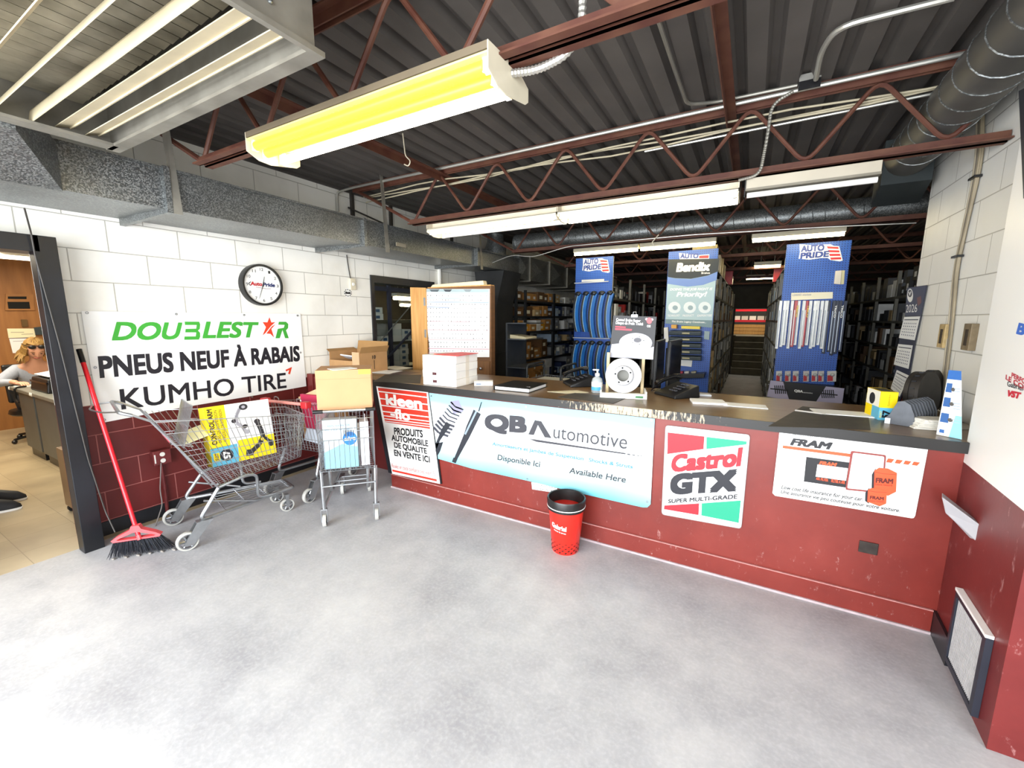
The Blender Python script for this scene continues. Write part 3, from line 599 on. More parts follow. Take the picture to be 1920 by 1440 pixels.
s.text([('Disponible Ici', A5(868, 555), A5(1140, 602), A5(872, 520), .018), ('Available Here', A5(1328, 640), A5(1690, 702), A5(1335, 603), .018)], ink('33363C'))
b = MB()
for px in (A5(443, 145), A5(1053, 214), A5(1858, 300), A5(1060, 677), A5(1830, 825)):
    q = s.pt(px, 1); MB().lathe([(.003, 0), (.008, 0), (.008, .002), (.003, .002)], q, 10, (0, -1, 0), cap=False).build('grommet', M_tube, t, True)
t = thing('dealer_plate', 'small white distributor plate half hidden under the banner', 'sign', (-1.1, 2.58, .3))
s = Sign(t, (0, -1, 0), Y=2.581); s.plate('panel', [A5(1085, 700), A5(1250, 722), A5(1250, 768), A5(1222, 765), A5(1090, 745)], W_, .001); s.lift = .0012
s.text([('AUTHORIZED DEALER', A5(1093, 720), A5(1248, 742), A5(1094, 708), .02), ('DISTRIBUTEUR', A5(1100, 744), A5(1220, 762), A5(1101, 732), .02)], ink('55565A'), 0)

t = thing('motor_oil_sign', 'white metal motor oil sign with red and green wedges', 'sign', (-.2, 2.58, .3))
s = Sign(t, (0, -1, 0), Y=2.580)
def rq(c, r=.07):  # rounded quad
    c = [V((p[0], p[1])) for p in c]; out = []
    for i in range(4):
        a, b_, d = c[i-1], c[i], c[(i+1) % 4]; p = b_+(a-b_)*r; q = b_+(d-b_)*r
        out += [tuple(p*(1-t_)**2+b_*2*t_*(1-t_)+q*t_*t_) for t_ in (0, .25, .5, .75, 1)]
    return out
s.plate('panel', rq([A6(98, 60), A6(637, 122), A6(580, 722), A6(72, 630)], .04), W_, .002)
s.plate('worn_edge', rq([A6(95, 58), A6(640, 120), A6(583, 726), A6(69, 633)], .04), ink('8F8E8E'), .001)
CR, CG, CK = ink('D3202E'), ink('1E9B78'), ink('1F2028')
s.shape([[A6(110, 105), A6(346, 131), A6(340, 212), A6(107, 244)], [A6(88, 574), A6(312, 561), A6(308, 636), A6(86, 598)]], CR)
s.shape([[A6(360, 134), A6(617, 163), A6(616, 182), A6(358, 212)], [A6(329, 560), A6(580, 542), A6(566, 686), A6(326, 638)]], CG)
s.text([('Castrol', A6(128, 362), A6(578, 322), A6(140, 248), .05)], CR)
s.text([('GTX', A6(122, 506), A6(552, 483), A6(130, 372), .065)], CK)
s.text([('SUPER MULTI-GRADE', A6(112, 560), A6(556, 530), A6(114, 534), .03)], CK)

t = thing('oil_filter_sign', 'white metal oil filter sign with orange filters, right end of counter', 'sign', (.4, 2.58, .5))
s = Sign(t, (0, -1, 0), Y=2.580)
s.plate('panel', [A6(828, 98), A6(1784, 203), A6(1700, 640), A6(1690, 655), A6(1675, 656), A6(800, 512), A6(783, 495)], W_, .002)
FO, FK = ink('E8552B'), ink('1A1A1E')
s.text([('AlliedSignal', A6(908, 122), A6(1080, 140), A6(914, 103), .0, .2)], ink('4A4A4E'))
s.text([('FRAM', A6(895, 186), A6(1165, 217), A6(900, 140), .05, .25)], FK)
s.shape([[A6(850, 188), A6(1290, 243), A6(1285, 263), A6(848, 206)]]+[[A6(1525+i*55, 271+i*7), A6(1566+i*55, 277+i*7), A6(1546+i*55, 301+i*6), A6(1512+i*55, 296+i*6)] for i in range(4)], FO)
s.shape([[A6(1000, 262), A6(1290, 300), A6(1272, 462), A6(984, 420)]], FK)
s.shape([[A6(1003, 262), A6(1020, 252), A6(1295, 288), A6(1292, 300)]], ink('DADADA'))
s.shape([[A6(1072, 310), A6(1268, 335), A6(1255, 415), A6(1060, 388)]], W_, 1)
s.text([('FRAM', A6(1080, 312), A6(1195, 326), A6(1083, 287), .05, .25), ('AIR FILTER', A6(1062, 408), A6(1140, 420), A6(1063, 392), .03), ('FILTRE A AIR', A6(1160, 424), A6(1248, 436), A6(1161, 404), .03)], FO, 2)
s.shape([[A6(1100, 345), A6(1150, 350), A6(1140, 385), A6(1095, 380)], [A6(1165, 352), A6(1235, 360), A6(1225, 398), A6(1160, 390)]], ink('C7D2D6'), 2)
s.shape([rq([A6(1286, 222), A6(1512, 250), A6(1492, 496), A6(1250, 472)], .05)], ink('8A3A35'), 3)
s.shape([rq([A6(1300, 234), A6(1500, 259), A6(1480, 484), A6(1262, 462)], .05)], W_, 4)
s.shape(bold_line([A6(1315, 246), A6(1488, 268), A6(1470, 472), A6(1276, 450), A6(1315, 246)], .7), ink('77777C'), 5)
def can(x0, y0, x1, y1, ck):
    e = (y1-y0)*.08
    s.shape([[A6(x0-16, y0+e*3), A6(x0+8, y0-2), A6(x0+6, y1-8), A6(x0-18, y1-26)]], FK, ck-1)
    w_ = (x1-x0)
    s.shape([[A6(x0, y0+e), A6(x0+w_*.2, y0-e*.4), A6(x0+w_*.6, y0), A6(x1, y0+e*2.2), A6(x1-6, y1-e), A6(x0+w_*.6, y1+e), A6(x0-4, y1-e*2.5)]], FO, ck)
    s.shape(bold_line([A6(x0+3, y0+e*1.6), A6(x0+w_*.4, y0+e*2.6), A6(x1-3, y0+e*3)], .6)+bold_line([A6(x0+2, y0+e*2.2), A6(x0-1, y1-e*3)], .5), ink('7A2A18'), ck+1)
can(1436, 335, 1580, 497, 6); can(1394, 462, 1516, 568, 8)
s.text([('FRAM', A6(1442, 424), A6(1553, 432), A6(1445, 392), .04), ('FRAM', A6(1405, 528), A6(1493, 538), A6(1408, 507), .04)], ink('5A160C'), 10)
s.text([('Extra Guard', A6(1438, 440), A6(1548, 448), A6(1439, 428), .01), ('Extra Guard', A6(1402, 545), A6(1492, 552), A6(1403, 533), .01)], ink('9A3A20'), 10)
s.text([('Low cost life insurance for your car.', A6(838, 466), A6(1362, 546), A6(842, 443), .015, .2), ('Une assurance vie peu couteuse pour votre voiture.', A6(836, 495), A6(1600, 618), A6(839, 474), .015, .2)], FK)

# ------------------------------------------------------------------ signs and fittings on the left wall
t = thing('tire_banner', 'big white discount tire banner on the left wall', 'banner', (-3.78, 1.8, 1.))
s = Sign(t, (1, 0, 0), X=-3.788)
M_vin = mat('white_vinyl', 'F6F6F4', .45, 0, .02)
s.plate('panel', [(152, 583), (330, 586), (563, 588), (574, 724), (480, 741), (330, 766), (190, 793), (170, 690)], M_vin, .003); s.lift = .0034
GR, RD, BK = ink('3DA636'), ink('E2401F'), ink('1C1B24')
s.text([('DOU', (209, 638.5), (338, 636), (213, 603), .03, .12), ('LEST', (379, 634.5), (482, 632.5), (382, 602.5), .03, .12)], GR)
s.shape([[A4(1660, 975), A4(1790, 975), A4(1800, 1000), A4(1796, 1040), A4(1780, 1055), A4(1798, 1075), A4(1800, 1110), A4(1788, 1136), A4(1656, 1138), A4(1658, 1108), A4(1760, 1107), A4(1764, 1072), A4(1665, 1072), A4(1668, 1040), A4(1764, 1038), A4(1768, 1005), A4(1662, 1005)]], GR)
s.shape([[C3(628, 1048), C3(650, 1108), C3(694, 1104), C3(645, 1148), C3(600, 1205), C3(585, 1225), C3(552, 1252), C3(590, 1160), C3(552, 1104), C3(606, 1106)], [C3(655, 1152), C3(697, 1128), C3(650, 1180), C3(680, 1276), C3(640, 1236), C3(594, 1232)]], RD)
s.shape([[C3(735, 1100), C3(815, 1100), C3(840, 1125), C3(838, 1170), C3(815, 1196), C3(846, 1284), C3(805, 1284), C3(775, 1190), C3(745, 1284), C3(697, 1286), C3(722, 1180), C3(790, 1168), C3(800, 1135), C3(728, 1132)]], GR)
s.text([('PNEUS NEUF À RABAIS', (187, 709), (562, 677), (182.5, 667.5), .035), ('KUMHO TIRE', (227.5, 768), (537, 727), (223, 729.5), .012)], BK)
s.shape([[B3(885, 340), B3(921, 324), B3(910, 366), B3(899, 362), B3(906, 341), B3(888, 349)]], RD)
for px in ((162.5, 586.5), (330, 589), C3(342, 1024), C3(943, 1030), (178, 689), (195, 787), (563, 661), (472, 744)):
    MB().lathe([(.004, 0), (.009, 0), (.009, .002), (.004, .002)], s.pt(px, 1), 10, (1, 0, 0), cap=False).build('grommet', M_tube, t, True)
# wall clock
cc = at(491, 534.5, X=-3.76); R = .178
t = thing('wall_clock', 'round black rimmed wall clock with white dial', 'clock', (-3.795, cc.y, cc.z))
MB().lathe([(R, 0), (R, .05), (R*.98, .062), (R*.90, .062), (R*.88, .05)], (0, 0, 0), 48, (1, 0, 0), cap=False).build('rim', mat('clock_rim_black', '1B1B1B', .35, 0, .1), t, smooth=True)
MB().lathe([(R*.9, 0), (R*.9, .048)], (0, 0, 0), 48, (1, 0, 0)).build('dial', W_, t)
b = MB(); fx = .0495
for h in range(1, 13):
    a = 2*pi*h/12; r = R*.74; tx = str(h); wd = .022*(1.35 if h > 9 else .8); hh = .024
    b.text(tx, (fx, r*math.sin(a)-wd/2, r*math.cos(a)-hh/2), (0, wd, 0), (0, 0, hh), .0)
b.build('dial_numerals', ink('2A2A2A'), t)
MB().text('Auto', (fx, -.105, -.01), (0, .1, .0), (0, 0, .034), .04, .1).build('lettering', ink('C0202C'), t)
MB().text('Pride', (fx, .0, -.012), (0, .108, .0), (0, 0, .034), .04, .1).build('lettering', ink('1E2A66'), t)
MB().tube([(fx, -.06, -.022), (fx, .02, -.03), (fx, .07, -.028)], .0015, 5).build('printed_swoosh', ink('7A3040'), t)
MB().tube([(fx, -.100, .02), (fx, -.115, .01), (fx, -.117, 0), (fx, -.105, -.012)], .003, 5).build('printed_swoosh', ink('2A2A2A'), t)
def hand(a, L, wd, dx):
    d = V((0, math.sin(a), math.cos(a))); n = V((0, math.cos(a), -math.sin(a))); o = V((fx+dx, 0, 0))
    return MB().poly([o-d*.02-n*wd, o-d*.02+n*wd, o+d*L+n*wd*.3, o+d*L-n*wd*.3], (.001, 0, 0))
hand(math.radians(14), .075, .004, .002).build('hour_hand', KB, t); hand(math.radians(200), .125, .003, .004).build('minute_hand', KB, t)
# outlet, thermostat, sticker on the left wall
t = thing('outlet_box', 'dark red wall outlet box with chipped paint beside the carts', 'outlet', at(298, 855, X=-3.795))
MB().bx(0, .06, -.055, .055, -.055, .055).build('box', mat('dark_red_metal', '6A2A2A', .4, .2, .2, 30), t, bevel=.004)
for z in (-.024, .024): MB().lathe([(.016, 0), (.016, .004)], (.06, .0, z), 14, (1, 0, 0)).build('socket', ink('D8D4CC'), t)
MB().bx(.06, .062, -.05, -.042, -.035, .03).build('chipped_patch', ink('D8D4CC'), t)
MB().tube([(.02, 0, -.055), (.02, .003, -.3), (.02, .0, -.44)], .012, 8).build('conduit_stub', mat('dark_red_metal', '6A2A2A'), t)
run('hanging_wire', 'limp grey cord hanging from the outlet box to the floor', [at(302, 868, X=-3.73), at(300, 920, X=-3.75), at(305, 946, X=-3.72), at(292, 985, X=-3.66), at(286, 1000, X=-3.62)], .004, mat('grey_cord', '77706C', .6), 'cord', .04)
t = thing('thermostat', 'small cream thermostat on the left wall', 'thermostat', at(659, 533, X=-3.795))
MB().bx(0, .03, -.035, .035, -.06, .06).build('cover', M_cream, t, bevel=.004); MB().lathe([(.018, 0), (.014, .008)], (.03, 0, 0), 14, (1, 0, 0)).build('dial', W_, t)
run('hanging_wire', 'thin grey wire dropping from the duct to the thermostat', [at(650, 478, X=-3.785), at(653, 500, X=-3.785), at(657, 522, X=-3.785)], .005, M_wire, 'wire')
t = thing('wall_sticker', 'small round black and white sticker below the thermostat', 'sticker', at(652, 549, X=-3.794))
MB().lathe([(.048, 0), (.048, .001)], (0, 0, 0), 20, (1, 0, 0)).build('backing', W_, t)
for k in range(10):
    a = 2*pi*k/10; MB().poly([(.002, .04*math.sin(a+x), .03*math.cos(a+x)) for x in (-.2, .2)]+[(.002, .05*math.sin(a+x), .038*math.cos(a+x)) for x in (.2, -.2)], (.0005, 0, 0)).build('printed_shape', KB, t)
MB().poly([(.002, -.035, -.012), (.002, .035, -.012), (.002, .03, .012), (.002, .0, .006), (.002, -.03, .014)], (.0005, 0, 0)).build('printed_shape', KB, t)
# ------------------------------------------------------------------ trash bin
t = thing('trash_bin', 'red trash bin with black rim before the counter', 'bin', (-.955, 2.40, 0))
M_bin = mat('red_tin', 'D8281C', .3, 0, .05)
H = .365; r0, r1 = .088, .125
MB().lathe([(r0*.96, 0), (r0, .006), (r1-.012, H*.80)], (0, 0, 0), 40).build('body', M_bin, t, smooth=True)
MB().lathe([(r1-.012, H*.80), (r1-.004, H*.80), (r1, H-.008), (r1-.004, H), (r1-.010, H-.004), (r0-.004, .012), (0, .012)], (0, 0, 0), 40, cap=False).build('rim', mat('black_tin', '1E1D1D', .35, 0, .2, 20), t, smooth=True)
MB().lathe([(r1-.0105, H*.845), (r1-.0015, H*.845), (r1-.0010, H*.86), (r1-.010, H*.86)], (0, 0, 0), 40, cap=False).build('silver_band', W_, t)
b = MB()
def onbin(a, z, out=.001): r = r0+(r1-.012-r0)*z/(H*.8)+out; return V((r*math.sin(a), -r*math.cos(a), z))
for i in range(5):
    for j in range(30):
        if (i+j) % 2: continue
        a = 2*pi*j/30; da = pi/30; z = .012+i*.016; sk = .010-.0015*i
        b.poly([onbin(a-da*.9, z), onbin(a+da*.3, z), onbin(a+da*.9, z+sk), onbin(a-da*.3, z+sk)], onbin(a, z).normalized()*.0004)
b.build('check_print', ink('231412'), t, kind='stuff')
def binword(txt, a0, a1, z, h, bold):
    b = MB(); b.text(txt, (0, 0, 0), (1, 0, 0), (0, 1, 0), bold, .0, res=3)
    b.v = [tuple(onbin(a0+(a1-a0)*x+.1*0, z+y*h-.012*(x), .0012)) for x, y, _ in b.v]; b.build('lettering', W_, t)
AZ = math.atan2(.955, 2.4)   # the side that faces the room
binword('Gabriel', -.95+AZ, .05+AZ, .185, .034, .04); binword('shocks & struts', -.80+AZ, .02+AZ, .165, .010, .02)
# ------------------------------------------------------------------ shopping carts
def wheel(parent, x, y, r, w, trail, plate, name='caster'):
    """caster: fork or plate hanger, tyre and hub; y is the axle, trail the offset of the stem"""
    f = MB()
    if plate:
        for s in (-1, 1):
            f.poly([(x+s*(w*.8), y-.025, r-.02), (x+s*(w*.8), y+.025, r-.03), (x+s*(w*.8), y+trail+.045, r+.11), (x+s*(w*.8), y+trail-.045, r+.11)], (s*.004, 0, 0))
        f.bx(x-w, x+w, y+trail-.045, y+trail+.045, r+.105, r+.115)
    else:
        for s in (-1, 1): f.bx(x+s*(w*.9)-.003, x+s*(w*.9)+.003, y-.012, y+.012, r-.012, r+.085)
        f.bx(x-w, x+w, y-.014, y+.014, r+.08, r+.09)
    fo = f.build(name, M_tube, parent)
    MB().lathe([(r*.80, -w*.55), (r*.97, -w*.55), (r, -w*.3), (r, w*.3), (r*.97, w*.55), (r*.80, w*.55)], (x, y, r), 24, (1, 0, 0), cap=False).build('tyre', M_rubber, fo, smooth=True)
    h = MB().lathe([(r*.22, -w*.5), (r*.22, w*.5)], (x, y, r), 12, (1, 0, 0)).lathe([(r*.82, -w*.4), (r*.70, -w*.4), (r*.70, w*.4), (r*.82, w*.4)], (x, y, r), 24, (1, 0, 0), cap=False)
    for k in range(6):
        a = 2*pi*k/6; d = V((0, math.cos(a), math.sin(a))); h.cyl(V((x, y, r))+d*r*.15, V((x, y, r))+d*r*.76, .007, seg=5)
    h.build('hub', M_tube, fo)
def grid(b, p00, p10, p01, p11, nu, nv, r=.0022, rim=.0035):
    """wire panel between four corners"""
    p00, p10, p01, p11 = map(V, (p00, p10, p01, p11)); f = lambda u, v: (p00*(1-u)+p10*u)*(1-v)+(p01*(1-u)+p11*u)*v
    for i in range(nu+1): b.cyl(f(i/nu, 0), f(i/nu, 1), rim if i in (0, nu) else r, seg=5, cap=False)
    for j in range(nv+1): b.cyl(f(0, j/nv), f(1, j/nv), rim if j in (0, nv) else r*1.2, seg=5, cap=False)
def chassis(t, W, Wf, L, zc, y0, zb, yb, rack=True):
    b = MB(); h = W/2; hf = Wf/2
    pts = [(-h*.92, yb, zb), (-h, y0, zc), (-hf, L, zc+.0), (-hf*.9, L+.06, zc+.0), (hf*.9, L+.06, zc), (hf, L, zc), (h, y0, zc), (h*.92, yb, zb)]
    b.tube(rnd(pts, .055, 5), .0125, 9); b.build('chassis', M_tube, t, smooth=True)
    if rack:
        b = MB()
        for i in range(9):
            u = -1+2*i/8; b.cyl((u*h*.85, y0+.16, zc+.01), (u*hf*.85, L+.04, zc+.012), .0028, seg=5, cap=False)
        for y in (y0+.16, y0+.30, y0+.44, L+.03):
            k = h+(hf-h)*(y-y0)/(L-y0); b.cyl((-k, y, zc+.008), (k, y, zc+.008), .004, seg=5, cap=False)
        b.build('bottom_rack', M_chrome, t)
# --- cart with the control arm box
t = thing('shopping_cart', 'wire shopping cart holding a yellow control arm box', 'shopping cart', (-3.32, 1.215, 0), -.232, 'wire shopping carts')
W, Wf, L = .49, .23, .65
for s in (-1, 1): wheel(t, s*W/2, 0, .062, .026, .10, True, 'rear_caster')
for s in (-1, 1): wheel(t, s*Wf/2, L, .05, .022, 0, False, 'front_caster')
chassis(t, W, Wf, L, .175, .07, .36, .20)
b = MB()   # side struts from the chassis to the basket front
for s in (-1, 1): b.tube(rnd([(s*.22, .20, .36), (s*.22, .36, .40), (s*.20, .44, .385), (s*.185, .44, .20), (s*.17, .56, .19)], .04), .0105, 8).tube([(s*.235, .11, .30), (s*.19, .42, .185)], .007, 6)
b.build('strut', M_tube, t, smooth=True)
b = MB()
RB, FB, RT, FT = [(s*.215, .17, .37) for s in (-1, 1)], [(s*.165, .76, .43) for s in (-1, 1)], [(s*.245, -.08, .87) for s in (-1, 1)], [(s*.195, .80, .765) for s in (-1, 1)]
for i in (0, 1): grid(b, RB[i], FB[i], RT[i], FT[i], 24, 6)
grid(b, FB[0], FB[1], FT[0], FT[1], 12, 6); grid(b, RB[0], RB[1], FB[0], FB[1], 10, 14)
b.build('basket', M_chrome, t)
b = MB(); grid(b, (-.2, .165, .385), (.2, .165, .385), (-.235, -.075, .86), (.235, -.075, .86), 12, 4)
for s in (-1, 1): b.tube([(s*.225, .20, .36), (s*.245, -.10, .88), (s*.25, -.20, .945)], .007, 6)
b.build('rear_gate', M_chrome, t)
MB().hexa([(-.19, .15, .40), (.19, .15, .40), (.19, .155, .40), (-.19, .155, .40)], [(-.20, .02, .66), (.20, .02, .66), (.20, .025, .66), (-.20, .025, .66)]).build('gate_panel', M_tube, t)
MB().hexa([(-.12, -.012, .70), (.12, -.012, .70), (.12, -.008, .70), (-.12, -.008, .70)], [(-.12, -.055, .80), (.12, -.055, .80), (.12, -.051, .80), (-.12, -.051, .80)]).build('red_flap', ink('C94A55'), t)
MB().tube(rnd([(-.25, -.18, .93), (-.25, -.235, .955), (.25, -.235, .955), (.25, -.18, .93)], .03), .010, 8).build('handle', M_tube, t, smooth=True)
b = MB(); grid(b, (-.17, .05, .66), (.17, .05, .66), (-.17, .12, .93), (.17, .12, .93), 14, 2); grid(b, (-.17, -.01, .70), (.17, -.01, .70), (-.17, .10, .66), (.17, .10, .66), 6, 2)
b.build('child_seat', M_chrome, t)
b = MB(); b.tube(rnd([(-.25, -.2, .95), (-.26, -.32, .945), (-.1, -.345, .94), (.08, -.30, .94), (.2, -.22, .95)], .04), .005, 6); b.build('wire_guard', M_chrome, t)
cart1 = t
# yellow control arm box standing in the cart
M_yel = ink('F4D60E'); M_blu = ink('5FB1CF'); 
tb = thing('parts_box', 'yellow control arm box standing in the wire cart', 'box', (-3.205, 1.60, .46), -.232+.09, tilt=(0, math.radians(-10)))
# box local frame: thin along y... it stands on its long side, facing the room (+x)
MB().bx(-.055, .055, -.20, .22, 0, .42).build('carton', ink('E8CB18'), tb, bevel=.002)
f0 = .0565
def fc(u, v, k=0): return (f0+k*.0006, -.20+u*.42, v*.42)     # u along the face, v up
def fpoly(pts, m, k=0, name='printed_shape'): return MB().poly([fc(u, v, k) for u, v in pts], (.0003, 0, 0)).build(name, m, tb)
fpoly([(0, 0), (1, 0), (1, 1), (0, 1)], ink('F6F5F3'))
fpoly([(0, .30), (.30, .30), (.30, 1), (0, 1)], M_yel, 1); fpoly([(.38, 0), (1, 0), (1, .36), (.42, .36)], M_yel, 1); fpoly([(0, 0), (.40, 0), (.40, .31), (0, .31)], M_blu, 1)
fpoly(arc((.22, .155), (.10, .10), 0, 2*pi, 20), ink('1D1D24'), 2); fpoly([(.03, .09), (.12, .09), (.12, .22), (.03, .22)], M_yel, 2)
def ftext(txt, u, v, du, dv, ru, rv, m, k=3, bold=.02): MB().text(txt, fc(u, v, k), V(fc(u+du, v+dv, k))-V(fc(u, v, k)), V(fc(u+ru, v+rv, k))-V(fc(u, v, k)), bold).build('lettering', m, tb)
ftext('CONTROL ARM', .115, .36, 0, .60, -.075, 0, KB, 3, .03); ftext('BRAS DE SUSPENSION', .18, .38, 0, .55, -.045, 0, KB, 3, .0); ftext('HORQUILLA DE SUSPENSION', .25, .38, 0, .55, -.045, 0, KB, 3, .0)
ftext('57', .27, .09, 0, .13, -.10, 0, W_, 4, .05); ftext('SELECT', .10, .095, 0, .12, -.05, 0, KB, 3)
M_arm, M_armd = ink('A5A3AA'), ink('2C2B30')
def strokes(pts, w, m, k): 
    for a, c in zip(pts, pts[1:]):
        a, c = V((a[0], a[1])), V((c[0], c[1])); n = (c-a).normalized(); n = V((-n.y, n.x))*w/2; fpoly([a+n, c+n, c-n, a-n], m, k)
strokes([(.52, .90), (.46, .80), (.44, .66), (.52, .58), (.55, .50)], .055, M_arm, 3); strokes([(.52, .90), (.42, .72)], .03, ink('86848C'), 4)
fpoly(arc((.58, .92), (.07, .055), 0, 2*pi, 16), M_armd, 4); fpoly(arc((.58, .92), (.03, .025), 0, 2*pi, 12), M_arm, 5); fpoly(arc((.40, .70), (.035, .035), 0, 2*pi, 12), M_armd, 4); fpoly(arc((.58, .48), (.045, .04), 0, 2*pi, 12), M_arm, 4); fpoly(arc((.56, .58), (.04, .035), 0, 2*pi, 12), M_armd, 4)
strokes([(.76, .62), (.80, .48), (.82, .34), (.74, .22), (.60, .12)], .075, M_armd, 3); strokes([(.82, .34), (.93, .22)], .05, M_armd, 3)
fpoly(arc((.93, .20), (.05, .06), 0, 2*pi, 12), M_armd, 4); fpoly(arc((.76, .63), (.05, .045), 0, 2*pi, 12), M_armd, 4); fpoly([(.50, .06), (.62, .05), (.64, .16), (.52, .17)], M_armd, 4); fpoly(arc((.80, .30), (.03, .03), 0, 2*pi, 10), ink('E2C63A'), 5)
tag(MB().hexa([(-3.40, 1.30, .70), (-3.22, 1.26, .66), (-3.20, 1.42, .70), (-3.38, 1.46, .74)], [(-3.40, 1.30, .706), (-3.22, 1.26, .666), (-3.20, 1.42, .706), (-3.38, 1.46, .746)]).build('paper_sheet', ink('EDE9B8')), 'pale yellow paper lying on the child seat of the control arm cart', 'paper')
# --- cart with the red handle
t = thing('shopping_cart', 'wire shopping cart with a red handle, between the other two', 'shopping cart', (-3.27, 2.03, 0), .14, 'wire shopping carts')
W, Wf, L = .44, .22, .60
for s in (-1, 1): wheel(t, s*W/2, -.06, .06, .026, .09, True, 'rear_caster')
for s in (-1, 1): wheel(t, s*Wf/2, L-.04, .05, .022, 0, False, 'front_caster')
chassis(t, W, Wf, L-.05, .175, .02, .37, .10, False)
b = MB()
RB, FB, RT, FT = [(s*.205, .10, .38) for s in (-1, 1)], [(s*.15, .62, .43) for s in (-1, 1)], [(s*.225, .02, .80) for s in (-1, 1)], [(s*.18, .64, .72) for s in (-1, 1)]
for i in (0, 1): grid(b, RB[i], FB[i], RT[i], FT[i], 20, 5)
grid(b, FB[0], FB[1], FT[0], FT[1], 10, 5); grid(b, RB[0], RB[1], FB[0], FB[1], 10, 12); b.build('basket', M_chrome, t)
b = MB(); grid(b, RB[0], RB[1], RT[0], RT[1], 12, 4)
for s in (-1, 1): b.tube(rnd([(s*.15, .0, .79), (s*.15, -.01, .85), (s*.10, -.01, .85), (s*.10, .0, .79)], .02), .004, 6)
b.build('rear_gate', M_chrome, t)
M_redp = mat('red_plastic', 'C8202A', .35, 0, .05)
MB().cyl((-.225, -.03, .815), (.225, -.03, .815), .013, seg=12).build('handle', mat('faded_pink_grip', 'D98A80', .4, 0, .1, 15), t, smooth=True)
for s in (-1, 1): MB().bx(s*.225-.035, s*.225+.03, -.055, .0, .785, .838).build('handle_end_cap', M_redp, t, bevel=.008)
tag(MB().bx(-.12, .12, -.012, .012, 0, .30).build('parts_box', mat('crimson_carton', 'B52A4C', .6, 0, .04)), 'crimson printed carton inside the red-handled cart', 'box')
o = bpy.data.objects['parts_box.001'] if 'parts_box.001' in bpy.data.objects else None
if o: o.location = (-3.18, 2.21, .56); o.rotation_euler = (.1, 0, .14)
MB().text('parts', (-.02, -.0125, .22), (.08, 0, 0), (0, 0, .025), .0).build('lettering', ink('E8C9D0'), o)
o = tag(MB().bx(-.16, .16, -.11, .11, 0, .30).build('cardboard_box', M_card), 'brown carton at the bottom of the red-handled cart', 'box'); o.location = (-3.24, 2.35, .445); o.rotation_euler[2] = .14
o = tag(MB().bx(-.09, .09, -.005, .005, 0, .12).build('paper_slip', ink('DCE6F2')), 'pale blue slip of paper inside the red-handled cart', 'paper'); o.location = (-3.22, 2.185, .44); o.rotation_euler = (-.25, .1, .14)
o = tag(MB().hexa([(-.17, -.1, 0), (.17, -.1, 0), (.17, .2, 0), (-.17, .2, 0)], [(-.17, -.1, .10), (.17, -.1, .10), (.17, .2, .10), (-.17, .2, .10)]).build('cardboard_box', mat('tan_cardboard', 'C7A37C', .8, 0, .06)), 'tan carton tilted on top of the red-handled cart', 'box')
o.location = (-3.17, 2.30, .80); o.rotation_euler = (.05, -.38, .14)
# --- small cart under the orange box
t = thing('shopping_cart', 'small wire cart with straight legs carrying an orange carton', 'shopping cart', (-2.465, 1.94, 0), .81, 'wire shopping carts')
W, Wf, L = .36, .22, .57
b = MB()
for s in (-1, 1):
    wheel(t, s*W/2, 0, .045, .022, 0, False, 'front_caster'); wheel(t, s*Wf/2, L, .05, .022, .02, True, 'rear_caster')
    b.tube(rnd([(s*.185, .02, .42), (s*.178, .0, .13)], .03), .012, 8)
    b.tube(rnd([(s*.13, .03, .41), (s*.13, .05, .24), (s*.12, .42, .20), (s*Wf/2, L, .16)], .05), .011, 8)
b.cyl((-.18, .0, .30), (.18, .0, .30), .006, seg=7).cyl((-.14, .30, .22), (.14, .30, .22), .007, seg=7).cyl((-.12, .5, .18), (.12, .5, .18), .007, seg=7).tube([(-.178, .0, .14), (-.10, .40, .27), (-.08, .55, .40)], .011, 7)
b.build('leg_frame', M_tube, t, smooth=True)
b = MB(); RB, FB, RT, FT = [(s*.185, 0, .41) for s in (-1, 1)], [(s*.13, .60, .44) for s in (-1, 1)], [(s*.19, -.005, .84) for s in (-1, 1)], [(s*.15, .64, .78) for s in (-1, 1)]
for i in (0, 1): grid(b, RB[i], FB[i], RT[i], FT[i], 22, 6)
grid(b, FB[0], FB[1], FT[0], FT[1], 10, 6); grid(b, RB[0], RB[1], FB[0], FB[1], 20, 14, .0018)
b.build('basket', M_chrome, t)
b = MB(); grid(b, (-.185, 0, .41), (.185, 0, .41), (-.185, -.002, .64), (.185, -.002, .64), 11, 1)
for x in (-.035, 0.0): b.cyl((x, -.003, .64), (x, -.004, .84), .0028, seg=5)
for z in (.72, .79): b.cyl((-.19, -.003, z), (.19, -.003, z), .003, seg=5)
b.tube(rnd([(.05, -.004, .79), (.05, -.004, .70), (.13, -.004, .70), (.13, -.004, .82)], .01), .003, 5); b.build('near_gate', M_chrome, t)
MB().cyl((-.14, -.02, .855), (.14, -.02, .855), .011, seg=10).build('handle', M_chrome, t, smooth=True)
for s in (-1, 1): MB().cyl((s*.14, -.02, .855), (s*.205, -.02, .855), .013, seg=10).build('handle_grip', M_black, t, smooth=True)
Mc = Matrix.Translation((-2.465, 1.94, 0)) @ Matrix.Rotation(.81, 4, 'Z')
def incart(name, label, cat, x, y, z, m, sx, sy, sz, rz=0): 
    o = tag(MB().bx(-sx/2, sx/2, -sy/2, sy/2, 0, sz).build(name, m, bevel=.002), label, cat); p = Mc @ V((x, y, z)); o.location = p; o.rotation_euler[2] = .81+rz; return o
o = incart('cardboard_box', 'large plain orange carton on top of the small wire cart', 'box', 0.0, .20, .845, M_card2, .37, .30, .29)
MB().bx(-.185, .185, -.1512, -.1505, .225, .2262).build('score_line', ink('9A7444'), o); MB().bx(.10, .186, -.1515, -.1505, .255, .29).build('tape_patch', ink('D8B040'), o)
